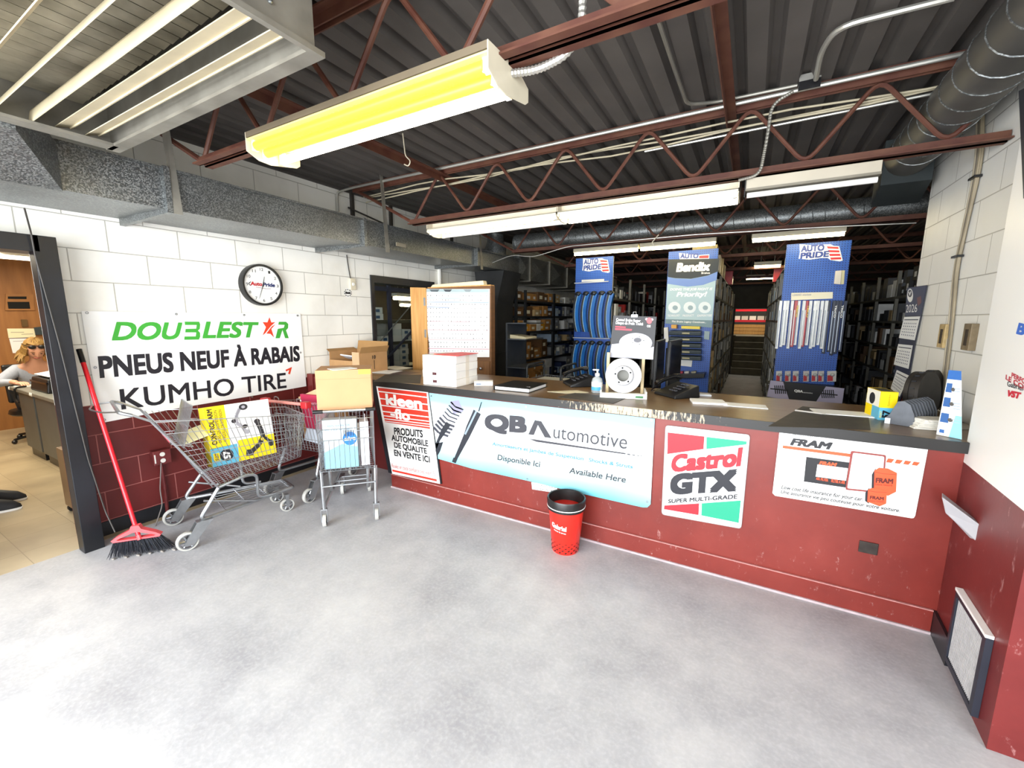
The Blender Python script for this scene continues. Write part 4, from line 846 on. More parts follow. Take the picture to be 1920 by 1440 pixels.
incart('paper_sheet', 'torn white paper lying over the top edge of the orange carton', 'paper', -.01, .10, 1.1362, M_paper, .17, .12, .004, .5)
a = incart('parts_box', 'white and pale blue filter carton inside the small wire cart', 'box', -.045, .07, .42, ink('C3CFD6'), .23, .08, .36)
f = lambda u, v, k=0: V((-.115+u*.23, -.0405-k*.0006, v*.36))
MB().poly([f(0, .0), f(1, 0), f(1, .42), f(.55, .5), f(0, .34)], (0, -.0003, 0)).build('printed_shape', ink('86BCD0'), a)
MB().poly([f(u, v, 1) for u, v in arc((.78, .60), (.21, .14), 0, 2*pi, 20)], (0, -.0003, 0)).build('printed_shape', ink('2273C4'), a)
MB().text('airt', f(.62, .56, 3), f(.95, .56, 3)-f(.62, .56, 3), V((0, 0, .03)), .03, .1).build('lettering', W_, a)
for v, s_ in ((.86, 'CABIN AIR FILTER'), (.78, 'FILTRE A AIR')): MB().text(s_, f(.08, v, 2), f(.8, v, 2)-f(.08, v, 2), V((0, 0, .014)), 0).build('lettering', ink('5D7F9A'), a)
for i in range(8): MB().bx(-.115+.14+i*.009, -.115+.14+i*.009+.004*(1+i % 2)*.6, -.0425, -.041, .235, .28).build('barcode_bar', KB, a)
incart('parts_box', 'white carton with grey stripes beside the filter carton', 'box', .115, .10, .42, ink('D9D9E0'), .06, .12, .33, .1)
incart('parts_box', 'long white carton lying at the back of the small cart', 'box', 0, .35, .44, ink('E6E6E4'), .22, .25, .20)
# ------------------------------------------------------------------ open carton on the counter flap
t = thing('cardboard_box', 'open brown carton with raised flaps on the counter flap', 'box', (-3.50, 3.0, .957))
M_cin = mat('cardboard_inside', 'A8804F', .85, 0, .06, 8)
x0, x1, y0, y1, h = -.25, .20, -.20, .16, .20; th = .005
for n_, q in (('front_wall', (x0, x1, y0, y0+th, 0, .12)), ('back_wall', (x0, x1, y1-th, y1, 0, h)), ('left_wall', (x0, x0+th, y0+th, y1-th, 0, h)), ('right_wall', (x1-th, x1, y0+th, y1-th, 0, h)), ('base', (x0+th, x1-th, y0+th, y1-th, 0, th))):
    MB().bx(*q).build(n_, M_card, t)
MB().poly([(x0, y0, h), (x0, y1, h), (x0-.10, y1-.02, h+.05), (x0-.10, y0+.02, h+.05)], (0, 0, .004)).build('left_flap', M_cin, t)
MB().poly([(x0, y1, h), (x1, y1, h), (x1, y1+.02, h+.10), (x0, y1+.02, h+.10)], (0, .004, 0)).build('back_flap', M_cin, t)
MB().poly([(x1, y0, h), (x1, y1, h), (x1+.03, y1, h+.06), (x1+.03, y0, h+.06)], (.004, 0, 0)).build('right_flap', M_cin, t)
MB().poly([(x1-.10, y0, 0), (x1, y0, 0), (x1, y0, h+.01), (x1-.10, y0, h+.01)], (0, -.004, 0)).build('front_flap', mat('tan_cardboard', 'C7A37C'), t)
MB().text('10', (x1+.001, -.04, .135), (0, .045, 0), (0, 0, .035), .03).build('printed_mark', KB, t); MB().bx(x1, x1+.001, -.02, -.012, .03, .12).build('printed_mark', mat('ink_4d', '4D3520', var=0), t)
for i, (x, y, a, rz, m) in enumerate(((-.08, -.05, .35, .3, 'F2F2F6'), (.03, -.02, .2, -.35, 'E8E8F4'), (-.02, .05, .6, .1, 'C9C4C0'))):
    o = tag(MB().bx(-.10, .10, -.075, .075, 0, .012).build('padded_envelope', ink(m), bevel=.004), ('white envelope leaning out of the open brown carton', 'second white envelope lying across the first in the open carton', 'greyish envelope deep in the open brown carton')[i], 'envelope')
    o.location = (-3.50+x, 3.0+y, .957+.13-.02*i); o.rotation_euler = (-a, .1, rz)
for i, (p, rz) in enumerate((((718, 696), .2), ((742, 689), -.1), ((770, 700), .05))):
    o = tag(MB().bx(-.16, .16, -.11, .11, 0, .003).build('paper_sheet', (M_paper, ink('DED8C4'), ink('5B4A48'))[i]), ('white papers on the counter flap beside the open carton', 'cream papers on the counter near the dark doorway', 'dark leaflet on the counter left of the white boxes')[i], 'paper'); c = at(p[0], p[1], Z=CT)
    o.location = (c.x, c.y, CT+.0005 if c.x > -2.83 else .957); o.rotation_euler[2] = rz
# ------------------------------------------------------------------ broom
t = thing('push_broom', 'red handled angle broom with black bristles leaning on the wall', 'broom', (-3.31, .985, 0))
a, c = V((-3.31, .985, .165)), at(148, 655, X=-3.73); d = (c-a).normalized(); L_ = (c-a).length
MB().cyl(a-d*.04, a+d*(L_-.09), .0125, seg=12).build('handle', mat('red_metal_handle', 'D81E2C', .25, .1, .05), t, True, smooth=True)
MB().cyl(a+d*(L_-.09), c, .0145, seg=12).build('grip', M_black, t, True, smooth=True)
u = (at(300, 1033, Z=0)-at(205, 1048, Z=0)); u.z = 0; u.normalize(); n = V((-u.y, u.x, 0)); hc_ = V((-3.31, .985, 0))
M_pink = mat('salmon_plastic', 'E0555A', .4, 0, .1, 12)
b = MB(); q = [(-.125, .115), (-.12, .10), (.12, .10), (.125, .115), (.035, .175), (.015, .20), (-.015, .20), (-.035, .175)]
outer = [(-.128, .115), (-.118, .102), (.118, .102), (.128, .115), (.10, .135), (.03, .17), (.02, .195), (-.02, .195), (-.03, .17), (-.10, .135)]
inner = [(-.10, .117), (-.09, .112), (.09, .112), (.10, .117), (.075, .128), (.018, .15), (.012, .152), (-.012, .152), (-.018, .15), (-.075, .128)]
k = len(outer); vs = []
for sgn in (-1, 1):
    for ring in (outer, inner): vs += [hc_+u*x+V((0, 0, z))+n*(.018*sgn) for x, z in ring]
fs = []
for i in range(k):
    j = (i+1) % k; fs += [(i, j, k+j, k+i), (2*k+i, 3*k+i, 3*k+j, 2*k+j), (i, 2*k+i, 2*k+j, j), (k+i, k+j, 3*k+j, 3*k+i)]
b.add(vs, fs); b.bx(0, 0, 0, 0, 0, 0) if 0 else None
b.build('head_frame', M_pink, t, True); MB().cyl(a-d*.07, a-d*.01, .012, seg=8).build('socket', M_pink, t, True)
b = MB(); rr = random.Random(3)
for i in range(520):
    x = rr.uniform(-1, 1); y = rr.uniform(-.016, .016); top = hc_+u*(x*.118)+n*y+V((0, 0, .104))
    bx = x*.165+rr.gauss(0, .006)+.02; bot = hc_+u*bx+n*(y*2.4+rr.gauss(0, .008))+V((0, 0, max(.002, rr.gauss(.008, .006)+max(0, -x-.3)*.01)))
    mid = (top+bot)/2+n*rr.gauss(0, .004); b.tube([top, mid, bot], [.0016, .0015, .0008], 4)
b.build('bristles', mat('black_bristle', '23262F', .6, 0, .3, 60), t, True, kind='stuff')
for i in range(6):
    o = tag(MB().ball((0, 0, 0), (.012+.006*(i % 3), .009, .006), 7).build('dust_clump', mat('grey_dust', '8D8883', .95, 0, .2, 90)), 'grey dust clump caught at the broom bristles', 'dust', 'dust at the broom'); p = hc_+u*(-.12+.062*i)+n*-.035; o.location = (p.x, p.y, .005)
# ------------------------------------------------------------------ things on the counter
Z8 = cv(940, 430, 4.364)
def on(px, py, z=CT): return at(px, py, Z=z)
ORD = 'first second third fourth fifth sixth seventh eighth ninth tenth eleventh twelfth thirteenth fourteenth fifteenth sixteenth seventeenth eighteenth nineteenth twentieth'.split()
TENS = {20: 'twenty', 30: 'thirty', 40: 'forty', 50: 'fifty'}
def ordw(n): return ORD[n-1] if n <= 20 else (TENS[n//10*10]+'-'+ORD[n % 10-1] if n % 10 else TENS[n//10*10][:-1]+'ieth')
def put(o, px, py, rz=0, z=CT):
    c = on(px, py); o.location = (c.x, c.y, z+.0006); o.rotation_euler[2] = rz; return o
# stack of four flat white cartons
base = V((-2.155, 2.755, 0)); ra = .03
for i in range(4):
    o = tag(MB().bx(-.165, .165, -.155, .155, 0, .060).build('white_carton', ink('F4F3F2'), bevel=.002), ('bottom flat white carton of the stack on the counter', 'second flat white carton from the bottom of the counter stack', 'third flat white carton from the bottom of the counter stack', 'topmost flat white carton under the red folder')[i], 'box', 'flat white cartons stacked on the counter')
    o.location = (base.x+(.004, -.003, .006, .002)[i], base.y+(0, .004, -.003, .002)[i], CT+.0006+.0612*i); o.rotation_euler[2] = ra+(.0, .01, -.012, .008)[i]
    if i < 2:
        MB().bx(-.065, -.025, -.1562, -.155, .022, .044).build('printed_mark', ink('4A1F22'), o); MB().bx(.0, .05, -.1562, -.155, .03, .034).build('printed_mark', ink('8A8890'), o)
    MB().bx(.1652, .1658, -.02, .03, .0, .058).build('tape_strip', ink('E6DFD4'), o)
o = tag(MB().poly([(-.10, -.12, 0), (.17, -.15, 0), (.16, .14, 0), (-.02, .15, 0)], (0, 0, .004)).build('folder', ink('E2403C')), 'red folder lying on the white carton stack', 'folder'); o.location = (base.x+.02, base.y+.01, CT+.2465)
o = put(tag(MB().bx(-.075, .075, -.045, .045, 0, .034).build('white_carton', W_, bevel=.001), 'small white carton beside the white carton stack', 'box'), 907, 722, .55); MB().bx(-.06, -.02, -.0456, -.045, .008, .02).build('printed_mark', ink('7A8AA0'), o)
t = put(thing('ring_binder', 'black ring binder lying on the counter', 'binder'), 978, 728, .02)
b = MB().bx(-.15, .15, -.17, .16, 0, .004).bx(-.15, .15, -.17, .16, .028, .032).bx(-.154, -.15, -.17, .16, 0, .032); b.build('cover', M_black, t, bevel=.001); MB().bx(-.145, .14, -.16, .15, .0045, .0275).build('pages', M_paper, t); MB().bx(.09, .12, -.1, -.09, .0322, .0326).build('printed_mark', ink('B9B9BC'), t)
# black desk phone lying in the middle, sanitizer, mats
def phone(label, px, py, rz, k=1.):
    t = put(thing('desk_phone', label, 'telephone'), px, py, rz)
    MB().hexa([(-.11*k, -.10*k, 0), (.11*k, -.10*k, 0), (.11*k, .10*k, 0), (-.11*k, .10*k, 0)], [(-.105*k, -.095*k, .02), (.105*k, -.095*k, .02), (.105*k, .09*k, .085), (-.105*k, .09*k, .085)]).build('base', M_black, t, bevel=.006)
    MB().tube(rnd([(-.085*k, -.10*k, .075), (-.088*k, -.06*k, .098), (-.088*k, .05*k, .128), (-.085*k, .10*k, .118)], .04), [.02]*2+[.016]*10+[.02]*2, 10).build('handset', mat('glossy_black', '101012', .18, 0, .1), t, smooth=True)
    b = MB()
    for i in range(4):
        for j in range(3):
            y = -.06*k+i*.03*k; b.bx(.0+j*.025, .016+j*.025, y, y+.016, .032+(y+.095*k)*.34, .039+(y+.095*k)*.34)
    b.build('keypad', ink('3A3A40'), t, kind='stuff'); MB().tube(rnd([(-.09*k, -.1*k, .06), (-.16*k, -.09*k, .01), (-.20*k, .0, .008), (-.16*k, .08*k, .008)], .03), .004, 6).build('cord', M_black, t, smooth=True)
    return t
phone('black desk phone on the counter left of the sanitizer bottle', 1085, 722, -.9, 1.05)
phone('black desk phone on the counter right of the brake rotor', 1268, 742, -.75, 1.05)
o = put(tag(MB().poly([(-.16, -.05, 0), (-.02, -.09, 0), (.14, -.02, 0), (.05, .05, 0)], (0, 0, .002)).build('paper_sheet', ink('D9D3B8')), 'torn cream paper under the left desk phone', 'paper'), 1068, 734, .3)
t = put(thing('sanitizer_bottle', 'clear pump bottle of hand sanitizer on the counter', 'bottle'), 1119, 736, 0)
M_clear = mat('clear_bottle_plastic', 'E6EEF2', .12, 0, 0, trans=.6)
MB().lathe([(.036, 0), (.040, .006), (.040, .085), (.034, .105), (.016, .118), (.015, .126)], (0, 0, 0), 24).build('body', M_clear, t, smooth=True)
MB().lathe([(.0405, .02), (.0405, .045)], (0, 0, 0), 24, cap=False).build('label_band', ink('4FA6D8'), t); MB().lathe([(.0406, .047), (.0406, .08)], (0, 0, 0), 24, cap=False).build('white_band', ink('EEF3F6'), t)
MB().lathe([(.017, .124), (.017, .142), (.006, .144), (.006, .162), (.012, .164), (.012, .172)], (0, 0, 0), 16).bx(-.034, .0, -.006, .006, .163, .171).build('pump', W_, t, smooth=True)
M_mat = mat('dark_counter_mat', '37332F', .6, 0, .25, 20)
for i, q in enumerate((((1045, 745), (1078, 737), (1173, 747), (1150, 757)), ((1440, 800), (1505, 762), (1628, 778), (1632, 806)), ((700, 716), (722, 703), (790, 703), (788, 719)))):
    tag(MB().poly([on(*p, CT+.0005) for p in q], (0, 0, .002)).build('counter_mat', M_mat), ('dark worn mat on the counter before the brake rotor', 'dark worn mat on the counter right of the loose papers', 'dark stained mat on the counter left of the white cartons')[i], 'mat')
for i, (px, py, rz, sx, sy, lb) in enumerate(((1327, 755, .25, .10, .07, 'small stack of white papers right of the phone'), (1396, 761, .1, .12, .06, 'white notepad paper in the counter middle'), (1582, 776, .12, .15, .07, 'white papers on the counter left of the yellow box'), (1690, 787, .25, .09, .10, 'white paper right of the yellow box'))):
    put(tag(MB().bx(-sx, sx, -sy, sy, 0, (.012, .004, .006, .003)[i]).build('paper_sheet', M_paper), lb, 'paper'), px, py, rz)
put(tag(MB().tube([(-.07, 0, .006), (.06, .01, .006)], .005, 7).cyl((.06, .01, .006), (.075, .011, .006), .003).build('ballpoint_pen', ink('B9B4AC')), 'pen lying on the right dark counter mat', 'pen', ), 1517, 775, -.3)
put(tag(MB().bx(-.05, .05, -.03, .03, 0, .012).build('note_block', ink('C9CCD2'), bevel=.002), 'small grey note block beside the right phone', 'note pad'), 1318, 742, .3)
# brake rotor display
t = thing('brake_rotor', 'white coated brake rotor standing upright on a tray', 'brake rotor', (-.742, 2.86, 1.113))
ax = V((.22, -1, .12)).normalized()
MB().lathe([(.040, .012), (.040, -.05), (.062, -.05), (.072, -.012), (.072, -.006), (.119, -.006), (.121, -.002), (.121, .004), (.119, .008)], (0, 0, 0), 48, -ax, cap=False).build('disc', mat('white_coated_iron', 'C6C6CA', .35, .1, .03), t, smooth=True)
MB().lathe([(.0, .02), (.041, .02)], (0, 0, 0), 24, -ax, cap=False).build('hub_bore', ink('75746C'), t)
x_, y_, z_ = frame(V((0, 0, 0)), ax)
for k in range(5):
    a = 2*pi*k/5+.3; p = (x_*math.cos(a)+y_*math.sin(a))*.052+ax*.0505; MB().cyl(p-ax*.004, p+ax*.0005, .0065, seg=10).build('bolt_hole', M_dark, t)
t = thing('display_tray', 'white display tray holding the brake rotor', 'tray', (-.75, 2.90, CT+.0006), .28)
MB().bx(-.155, .155, -.10, .08, 0, .012).bx(-.155, .155, -.10, -.09, .012, .035).bx(-.155, -.145, -.09, .08, .012, .05).bx(.145, .155, -.09, .08, .012, .05).build('base', W_, t, bevel=.002); MB().bx(.08, .13, -.1012, -.1, .008, .022).build('printed_mark', ink('3C7A4A'), t)
MB().bx(-.12, -.10, .05, .07, .012, .30).bx(.12, .14, .05, .07, .012, .30).build('back_support', ink('C9B48A'), t)
t = thing('brake_poster', 'black coated brake rotor poster clipped above the white rotor', 'poster', (-.71, 2.97, 1.23)); s = Sign(t, (0, -1, 0), Y=2.965)
s.plate('card', [Z8(918, 705), Z8(1272, 715), Z8(1243, 1065), Z8(885, 1045)], ink('26262A'), .004); s.lift = .0045
s.shape([Z8(905, 940), Z8(1000, 930), Z8(1100, 1000), Z8(1250, 960), Z8(1243, 1065), Z8(885, 1045)], ink('B9BAC4'), 0)
def zell(c, rx, ry, m, k): s.shape([Z8(*p) for p in arc(c, (rx, ry), 0, 2*pi, 28)], m, k)
zell((1100, 930), 135, 82, ink('C9C9D6'), 1); zell((1105, 918), 92, 55, ink('B2B2C2'), 2); zell((1117, 908), 62, 40, ink('DADAE4'), 3); zell((1117, 906), 32, 20, ink('55555C'), 4)
for k in range(5):
    a = 2*pi*k/5; zell((1117+50*math.cos(a), 910+31*math.sin(a)), 5, 4, ink('44444A'), 4)
s.text([('Coated Brake Rotor', Z8(940, 748), Z8(1140, 760), Z8(942, 726), .03), ('Disque de Frein Traité', Z8(938, 775), Z8(1160, 786), Z8(940, 752), .03)], W_); 
s.shape([Z8(935, 790), Z8(1020, 796), Z8(1018, 808), Z8(933, 802)], ink('C03A4C'), 0); s.shape([Z8(933, 808), Z8(1072, 816), Z8(1066, 830), Z8(931, 822)], ink('C03A4C'), 0)
zell((1212, 748), 22, 26, ink('D05A62'), 1); zell((1190, 735), 12, 10, ink('D8B0B0'), 0); zell((1234, 738), 12, 10, ink('D8B0B0'), 0); s.text([('OE', Z8(1192, 800), Z8(1222, 802), Z8(1193, 782), .03)], W_)
c = s.pt(Z8(1092, 705)); MB().bx(c.x-.022, c.x+.022, c.y-.006, c.y+.012, c.z-.012, c.z+.006).tube([(c.x-.012, c.y, c.z), (c.x-.008, c.y, c.z+.024), (c.x+.008, c.y, c.z+.024), (c.x+.012, c.y, c.z)], .003, 6).build('binder_clip', M_tube, t, True)
# monitors seen edge-on behind the counter and the low desk that carries them
tag(MB().bx(-1.0, -.15, 3.42, 3.95, .72, .76).bx(-.98, -.94, 3.45, 3.9, 0, .72).bx(-.21, -.17, 3.45, 3.9, 0, .72).build('low_desk', M_blacktrim), 'dark low desk just behind the counter under the monitors', 'desk')
for i, (x, y, rz, lb) in enumerate(((-.64, 3.58, 1.60, 'left black monitor standing edge-on behind the right phone'), (-.535, 3.66, 1.50, 'right black monitor behind the right phone'))):
    t = thing('computer_monitor', lb, 'monitor', (x, y, .7606), rz)
    MB().bx(-.21, .21, -.012, .012, .19, .57).build('panel', M_black, t, bevel=.006); MB().bx(-.195, .195, -.0135, -.012, .21, .555).build('screen', mat('dark_screen', '0A0B0E', .12, 0, 0), t); MB().bx(-.14, .14, .012, .04, .25, .51).build('back_shell', M_black, t, bevel=.008)
    MB().lathe([(.045, 0), (.045, .012), (.02, .02), (.02, .24)], (0, .03, 0), 20).build('stand', M_black, t)
# yellow and blue part box
t = thing('parts_box', 'upright yellow and blue box near the right end of the counter', 'box', (.655, 2.985, CT+.0006), .18)
MB().bx(-.037, .037, -.08, .08, 0, .155).build('carton', M_yel, t, bevel=.001)
MB().bx(-.0376, .0376, -.0806, .0, 0, .068).build('printed_band', M_blu, t)
MB().text('57', (.012, -.0812, .012), (0, 0, .042), (-.034, 0, 0), .05).build('lettering', ink('16161C'), t); MB().text('SELECT', (-.024, -.0812, .012), (0, 0, .038), (-.009, 0, 0), .02).build('lettering', ink('F4E24A'), t)
MB().text('Control Arm', (.004, -.0812, .08), (0, 0, .06), (-.008, 0, 0), .0).build('lettering', ink('8A6E10'), t)
MB().bx(-.0376, -.0368, -.07, .075, .0685, .154).build('printed_panel', ink('ECE8DA'), t); MB().lathe([(.032, 0), (.032, .0008)], (-.0376, .01, .105), 18, (-1, 0, 0)).build('printed_shape', ink('2B2B2E'), t); MB().bx(-.03, .03, -.06, .06, .1552, .156).build('printed_mark', ink('3A3320'), t)
# ribbed brake pads: a row of identical curved pads
pA, pB = V((.70, 2.80, CT)), V((.845, 3.02, CT)); M_pad = mat('grey_cast_iron', '2E3035', .55, .3, .2, 25); M_plate = mat('grey_backing_plate', '4C4F55', .45, .3, .15, 25)
for i in range(9):
    pr = [(-.055, 0), (.045, 0), (.052, .02), (.050, .06), (.03, .112), (.005, .128), (-.02, .122), (-.032, .09), (-.045, .05), (-.06, .03)]
    o = tag(MB().poly([(x, 0, z) for x, z in pr], (0, .005, 0)).build('brake_pad', M_plate, bevel=.001), ordw(i+1)+' upright brake pad from the front of the grey row', 'brake pad', 'row of brake pads on the counter')
    p = pA+(pB-pA)*(i/8); o.location = (p.x, p.y, CT+.0006); o.rotation_euler[2] = -.45
    MB().poly([(x*.9, .0055, .006+z*.90) for x, z in pr], (0, .010, 0)).build('friction_block', M_pad, o)
    MB().bx(-.06, -.038, -.0035, -.0005, .0, .03).build('shim_tab', ink('D4D6D8'), o)
# dark drums against the wall
for i, (c, r, w_, a, lb) in enumerate((((.865, 3.10, CT+.131), .125, .05, (1, -.75, .1), 'front dark brake drum leaning by the right wall'), ((.95, 3.29, CT+.131), .12, .03, (1, -.62, .1), 'rear vented brake rotor leaning by the right wall'))):
    t = thing('brake_drum', lb, 'brake drum', c, tilt=(0, 0)); A = V(a).normalized()
    MB().lathe([(r*.55, 0), (r*.60, w_*.9), (r, w_), (r, w_*.6), (r*.96, w_*.55), (r*.96, w_*.05), (r, 0), (r, -w_*.3), (r*.55, -w_*.3)], (0, 0, 0), 36, -A).build('ring', mat('rusty_dark_iron', '2E2A27', .55, .4, .25, 15), t, smooth=True)
    x_, y_, z_ = frame(V((0, 0, 0)), A)
    for k in range(18):
        q = 2*pi*k/18; d = x_*math.cos(q)+y_*math.sin(q); MB().poly([d*r*.62-A*w_*.1, d*r*1.0-A*w_*.1, d*r*1.0-A*w_*.5, d*r*.62-A*w_*.5], z_.cross(d)*.004).build('vane', M_pad, t)
t = put(thing('rag_bundle', 'folded white rags in a clear bag on the counter end', 'rags'), 1742, 803, .3)
b = MB()
for i in range(5):
    M = Matrix.Translation((.004*(i % 2), .004*(i % 3), .008+.010*i)) @ Matrix.Rotation(.06*(i-2), 4, 'Z'); b.hexa([M @ V(p) for p in ((-.085+.006*i, -.05, -.008), (.085, -.055, -.008), (.08, .05, -.008), (-.08, .055, -.008))], [M @ V(p) for p in ((-.08+.008*i, -.045, .003), (.078, -.05, .001), (.075, .045, .003), (-.075, .05, .002))])
b.build('rags', mat('off_white_rag', 'DDD9CF', .9, 0, .08, 30, bump=.4), t, bevel=.004)
put(tag(MB().poly([(-.09, -.10, 0), (.10, -.03, 0), (.13, .10, 0), (.02, .12, .0), (-.02, .03, 0)], (0, 0, .003)).build('wrapping_paper', ink('A9A59C')), 'crumpled grey wrapping under the white rags', 'paper'), 1775, 800, .2)
# tall brochure leaning in the corner
t = thing('brochure_display', 'tall blue and white brochure display leaning at the counter end', 'brochure', (.84, 2.70, CT)); R3_ = lambda x, y: (1580+x/5.538, 640+y/5.538)
P0, P1, P2, P3 = V((.800, 2.66, CT+.001)), V((.868, 2.57+.03, CT+.001)), V((.868, 2.72, CT+.30)), V((.868, 2.72, CT+.30))+(V((.800, 2.66, 0))-V((.868, 2.60, 0)))*.5
def bro(u, v, k=0): p = (P0*(1-u)+P1*u)*(1-v)+(P3*(1-u)+P2*u)*v; return p+nb*(.002+.0008*k)
nb = (P1-P0).cross(P3-P0).normalized(); nb = nb if nb.dot(EYE-P0) > 0 else -nb
MB().poly([P0, P1, P2, P3], nb*.002).build('card', W_, t, True)
def bp(pts, m, k=0): MB().poly([bro(u, v, k) for u, v in pts], nb*.0003).build('printed_panel', m, t, True)
bp([(0, .86), (1, .86), (1, 1), (0, 1)], ink('2B62A8'), 1); bp([(.5, .0), (1, .0), (1, .33), (.72, .33)], ink('8CCBE0'), 1)
for v in (.66, .44, .2): bp([(.05, v), (.42, v), (.42, v+.14), (.05, v+.14)], ink('2F5C98'), 1); bp(arc((.5, v+.05), (.12, .03), 0, 2*pi, 10), ink('55504A'), 2)
for v in (.72, .68, .5, .46, .42, .26, .22): bp([(.55, v), (.95, v), (.95, v+.012), (.55, v+.012)], ink('9FB0C4'), 2)
bp([(.1, .04), (.3, .04), (.3, .09), (.1, .09)], ink('2B62A8'), 1)
# ------------------------------------------------------------------ right wall: calendar, boxes, stickers
t = thing('wall_calendar', 'hanging 2026 wall calendar with three month pads', 'calendar', (1.015, 3.75, 1.3)); M_nav = ink('2A2C3C'); R2 = cv(1420, 430, 4.3625)
X0 = 1.012
Yc, wd = 3.87, .22
def calq(x, y): return at(R2(x, y)[0], R2(x, y)[1], X=X0)
s = Sign(t, (-1, 0, 0), X=X0)
s.plate('backing', [R2(1228, 478), R2(1392, 456), R2(1340, 720), R2(1290, 945), R2(1245, 1195), R2(1165, 1410), R2(1098, 1350), R2(1120, 1200), R2(1165, 900), R2(1214, 700)], M_nav, .003); s.lift = .0036
s.shape([[R2(1232, 482), R2(1390, 460), R2(1342, 706), R2(1214, 708)]], ink('3A4058'), 0)
s.shape([R2(*p) for p in arc((1256, 540), (24, 56), 0, 2*pi, 20)], W_, 1); s.shape([R2(*p) for p in arc((1256, 525), (17, 30), 0, 2*pi, 16)], M_nav, 2); s.shape([[R2(1244, 515), R2(1256, 545), R2(1268, 512), R2(1262, 505), R2(1256, 525), R2(1250, 508)]], W_, 3)
s.text([('2026', R2(1220, 680), R2(1312, 676), R2(1224, 618), .0)], W_)
s.shape([[R2(1312, 560), R2(1345, 545), R2(1350, 600), R2(1320, 630)]], ink('6E4A4A'), 1)
for q in ([(1208, 716), (1340, 712), (1296, 908), (1165, 888)], [(1160, 938), (1280, 950), (1245, 1142), (1123, 1106)], [(1148, 1150), (1248, 1196), (1172, 1372), (1098, 1300)]):
    s.shape([R2(*p) for p in q], W_, 2, 'month_pad'); A_, B_, C_, D_ = [V((*p, 0)) for p in q]
    g_ = lambda u, v: tuple(((A_*(1-u)+B_*u)*(1-v)+(D_*(1-u)+C_*u)*v)[:2])
    s.shape([R2(*g_(*p)) for p in ((.06, .12), (.94, .12), (.94, .16), (.06, .16))], M_nav, 3)
    b = MB()
    for r in range(5):
        for c in range(7):
            u, v = .10+c*.12, .28+r*.13; b.poly([s.pt(R2(*g_(*p)), 3) for p in ((u, v), (u+.05, v), (u+.05, v+.055), (u, v+.055))], (-.0003, 0, 0))
    b.build('date_print', ink('77788A'), t, True, kind='stuff')
for i, (px, py) in enumerate(((1777, 630), (1826, 632))):
    t = thing('switch_box', ('tan old switch box left of the cables on the right wall', 'open rusty switch box on the right wall near the pier')[i], 'switch box', at(px, py, X=1.02))
    MB().bx(-.03, 0, -.045, .045, -.07, .07).build('box', mat(('tan_box', 'rusty_box')[i], ('B59B6A', '7A6A50')[i], .6, 0, .25, 20), t, bevel=.003); MB().bx(-.032, -.03, -.02, .015, -.045, .04).build('opening', mat('brown_gap', '3A2E22', .8), t)
t = thing('pier_stickers', 'red and blue shop stickers on the white pier', 'sticker', (.873, 2.2, 1.3)); s = Sign(t, PN[1], N=PN); s.lift = .0004
s.text([('Bendix', (1906, 626), (1990, 648), (1908, 604), .04, .2)], ink('3C6AC8')); s.text([('PERFORMANCE', (1897, 707), (1968, 745), (1898, 698), .03), ('LE CONFORT', (1886, 711), (1968, 760), (1887, 702), .03)], ink('C23A48'))
s.text([('Gabriel', (1889, 724), (1918, 733), (1890, 714), .01)], ink('2E2E34')); s.text([('VST', (1889, 743), (1914, 749), (1891, 731), .06, .2)], ink('CC2B3F'))
tag(MB().poly([at(1912, 170, N=PN), at(1990, 130, N=PN), at(1990, 400, N=PN), at(1921, 372, N=PN)], PN[1]*.004).build('dark_panel', mat('dark_slate_panel', '2E3036', .5, 0, .1), bevel=.004), 'dark panel mounted high on the white pier', 'panel')
# return air grille low on the pier
a_ = math.atan2(.061, 1); t = thing('air_grille', 'dusty return air grille low on the red pier', 'grille', (PIER(2.02)-.001, 2.02, .0), -a_)   # y runs along the pier face
M_gr = mat('dusty_white_grille', 'B7B5B4', .55, .1, .1, 40); L_, z0, z1 = .325, .04, .365
b = MB(); b.bx(-.02, 0, 0, L_, z0, z0+.022).bx(-.02, 0, 0, L_, z1-.022, z1).bx(-.02, 0, 0, .028, z0+.022, z1-.022).bx(-.02, 0, L_-.02, L_, z0+.022, z1-.022); b.build('frame', mat('dark_grille_frame', '2C2F3A', .45, .2, .15), t)
MB().bx(-.023, 0, 0, L_, z1, z1+.012).build('top_lip', W_, t)
b = MB()
for i in range(42):
    z = z0+.026+i*(z1-z0-.052)/41; b.hexa([(-.013, .028, z), (-.011, .028, z+.003), (-.011, L_-.02, z+.003), (-.013, L_-.02, z)], [(-.002, .028, z+.003), (-.002, .028, z+.006), (-.002, L_-.02, z+.006), (-.002, L_-.02, z+.003)])
b.build('fins', M_gr, t, kind='stuff')
b = MB()
for i in range(26):
    y = .034+i*(L_-.06)/25; b.bx(-.0145, -.0125, y-.0012, y+.0012, z0+.022, z1-.022)
b.build('mesh_wires', M_gr, t, kind='stuff')
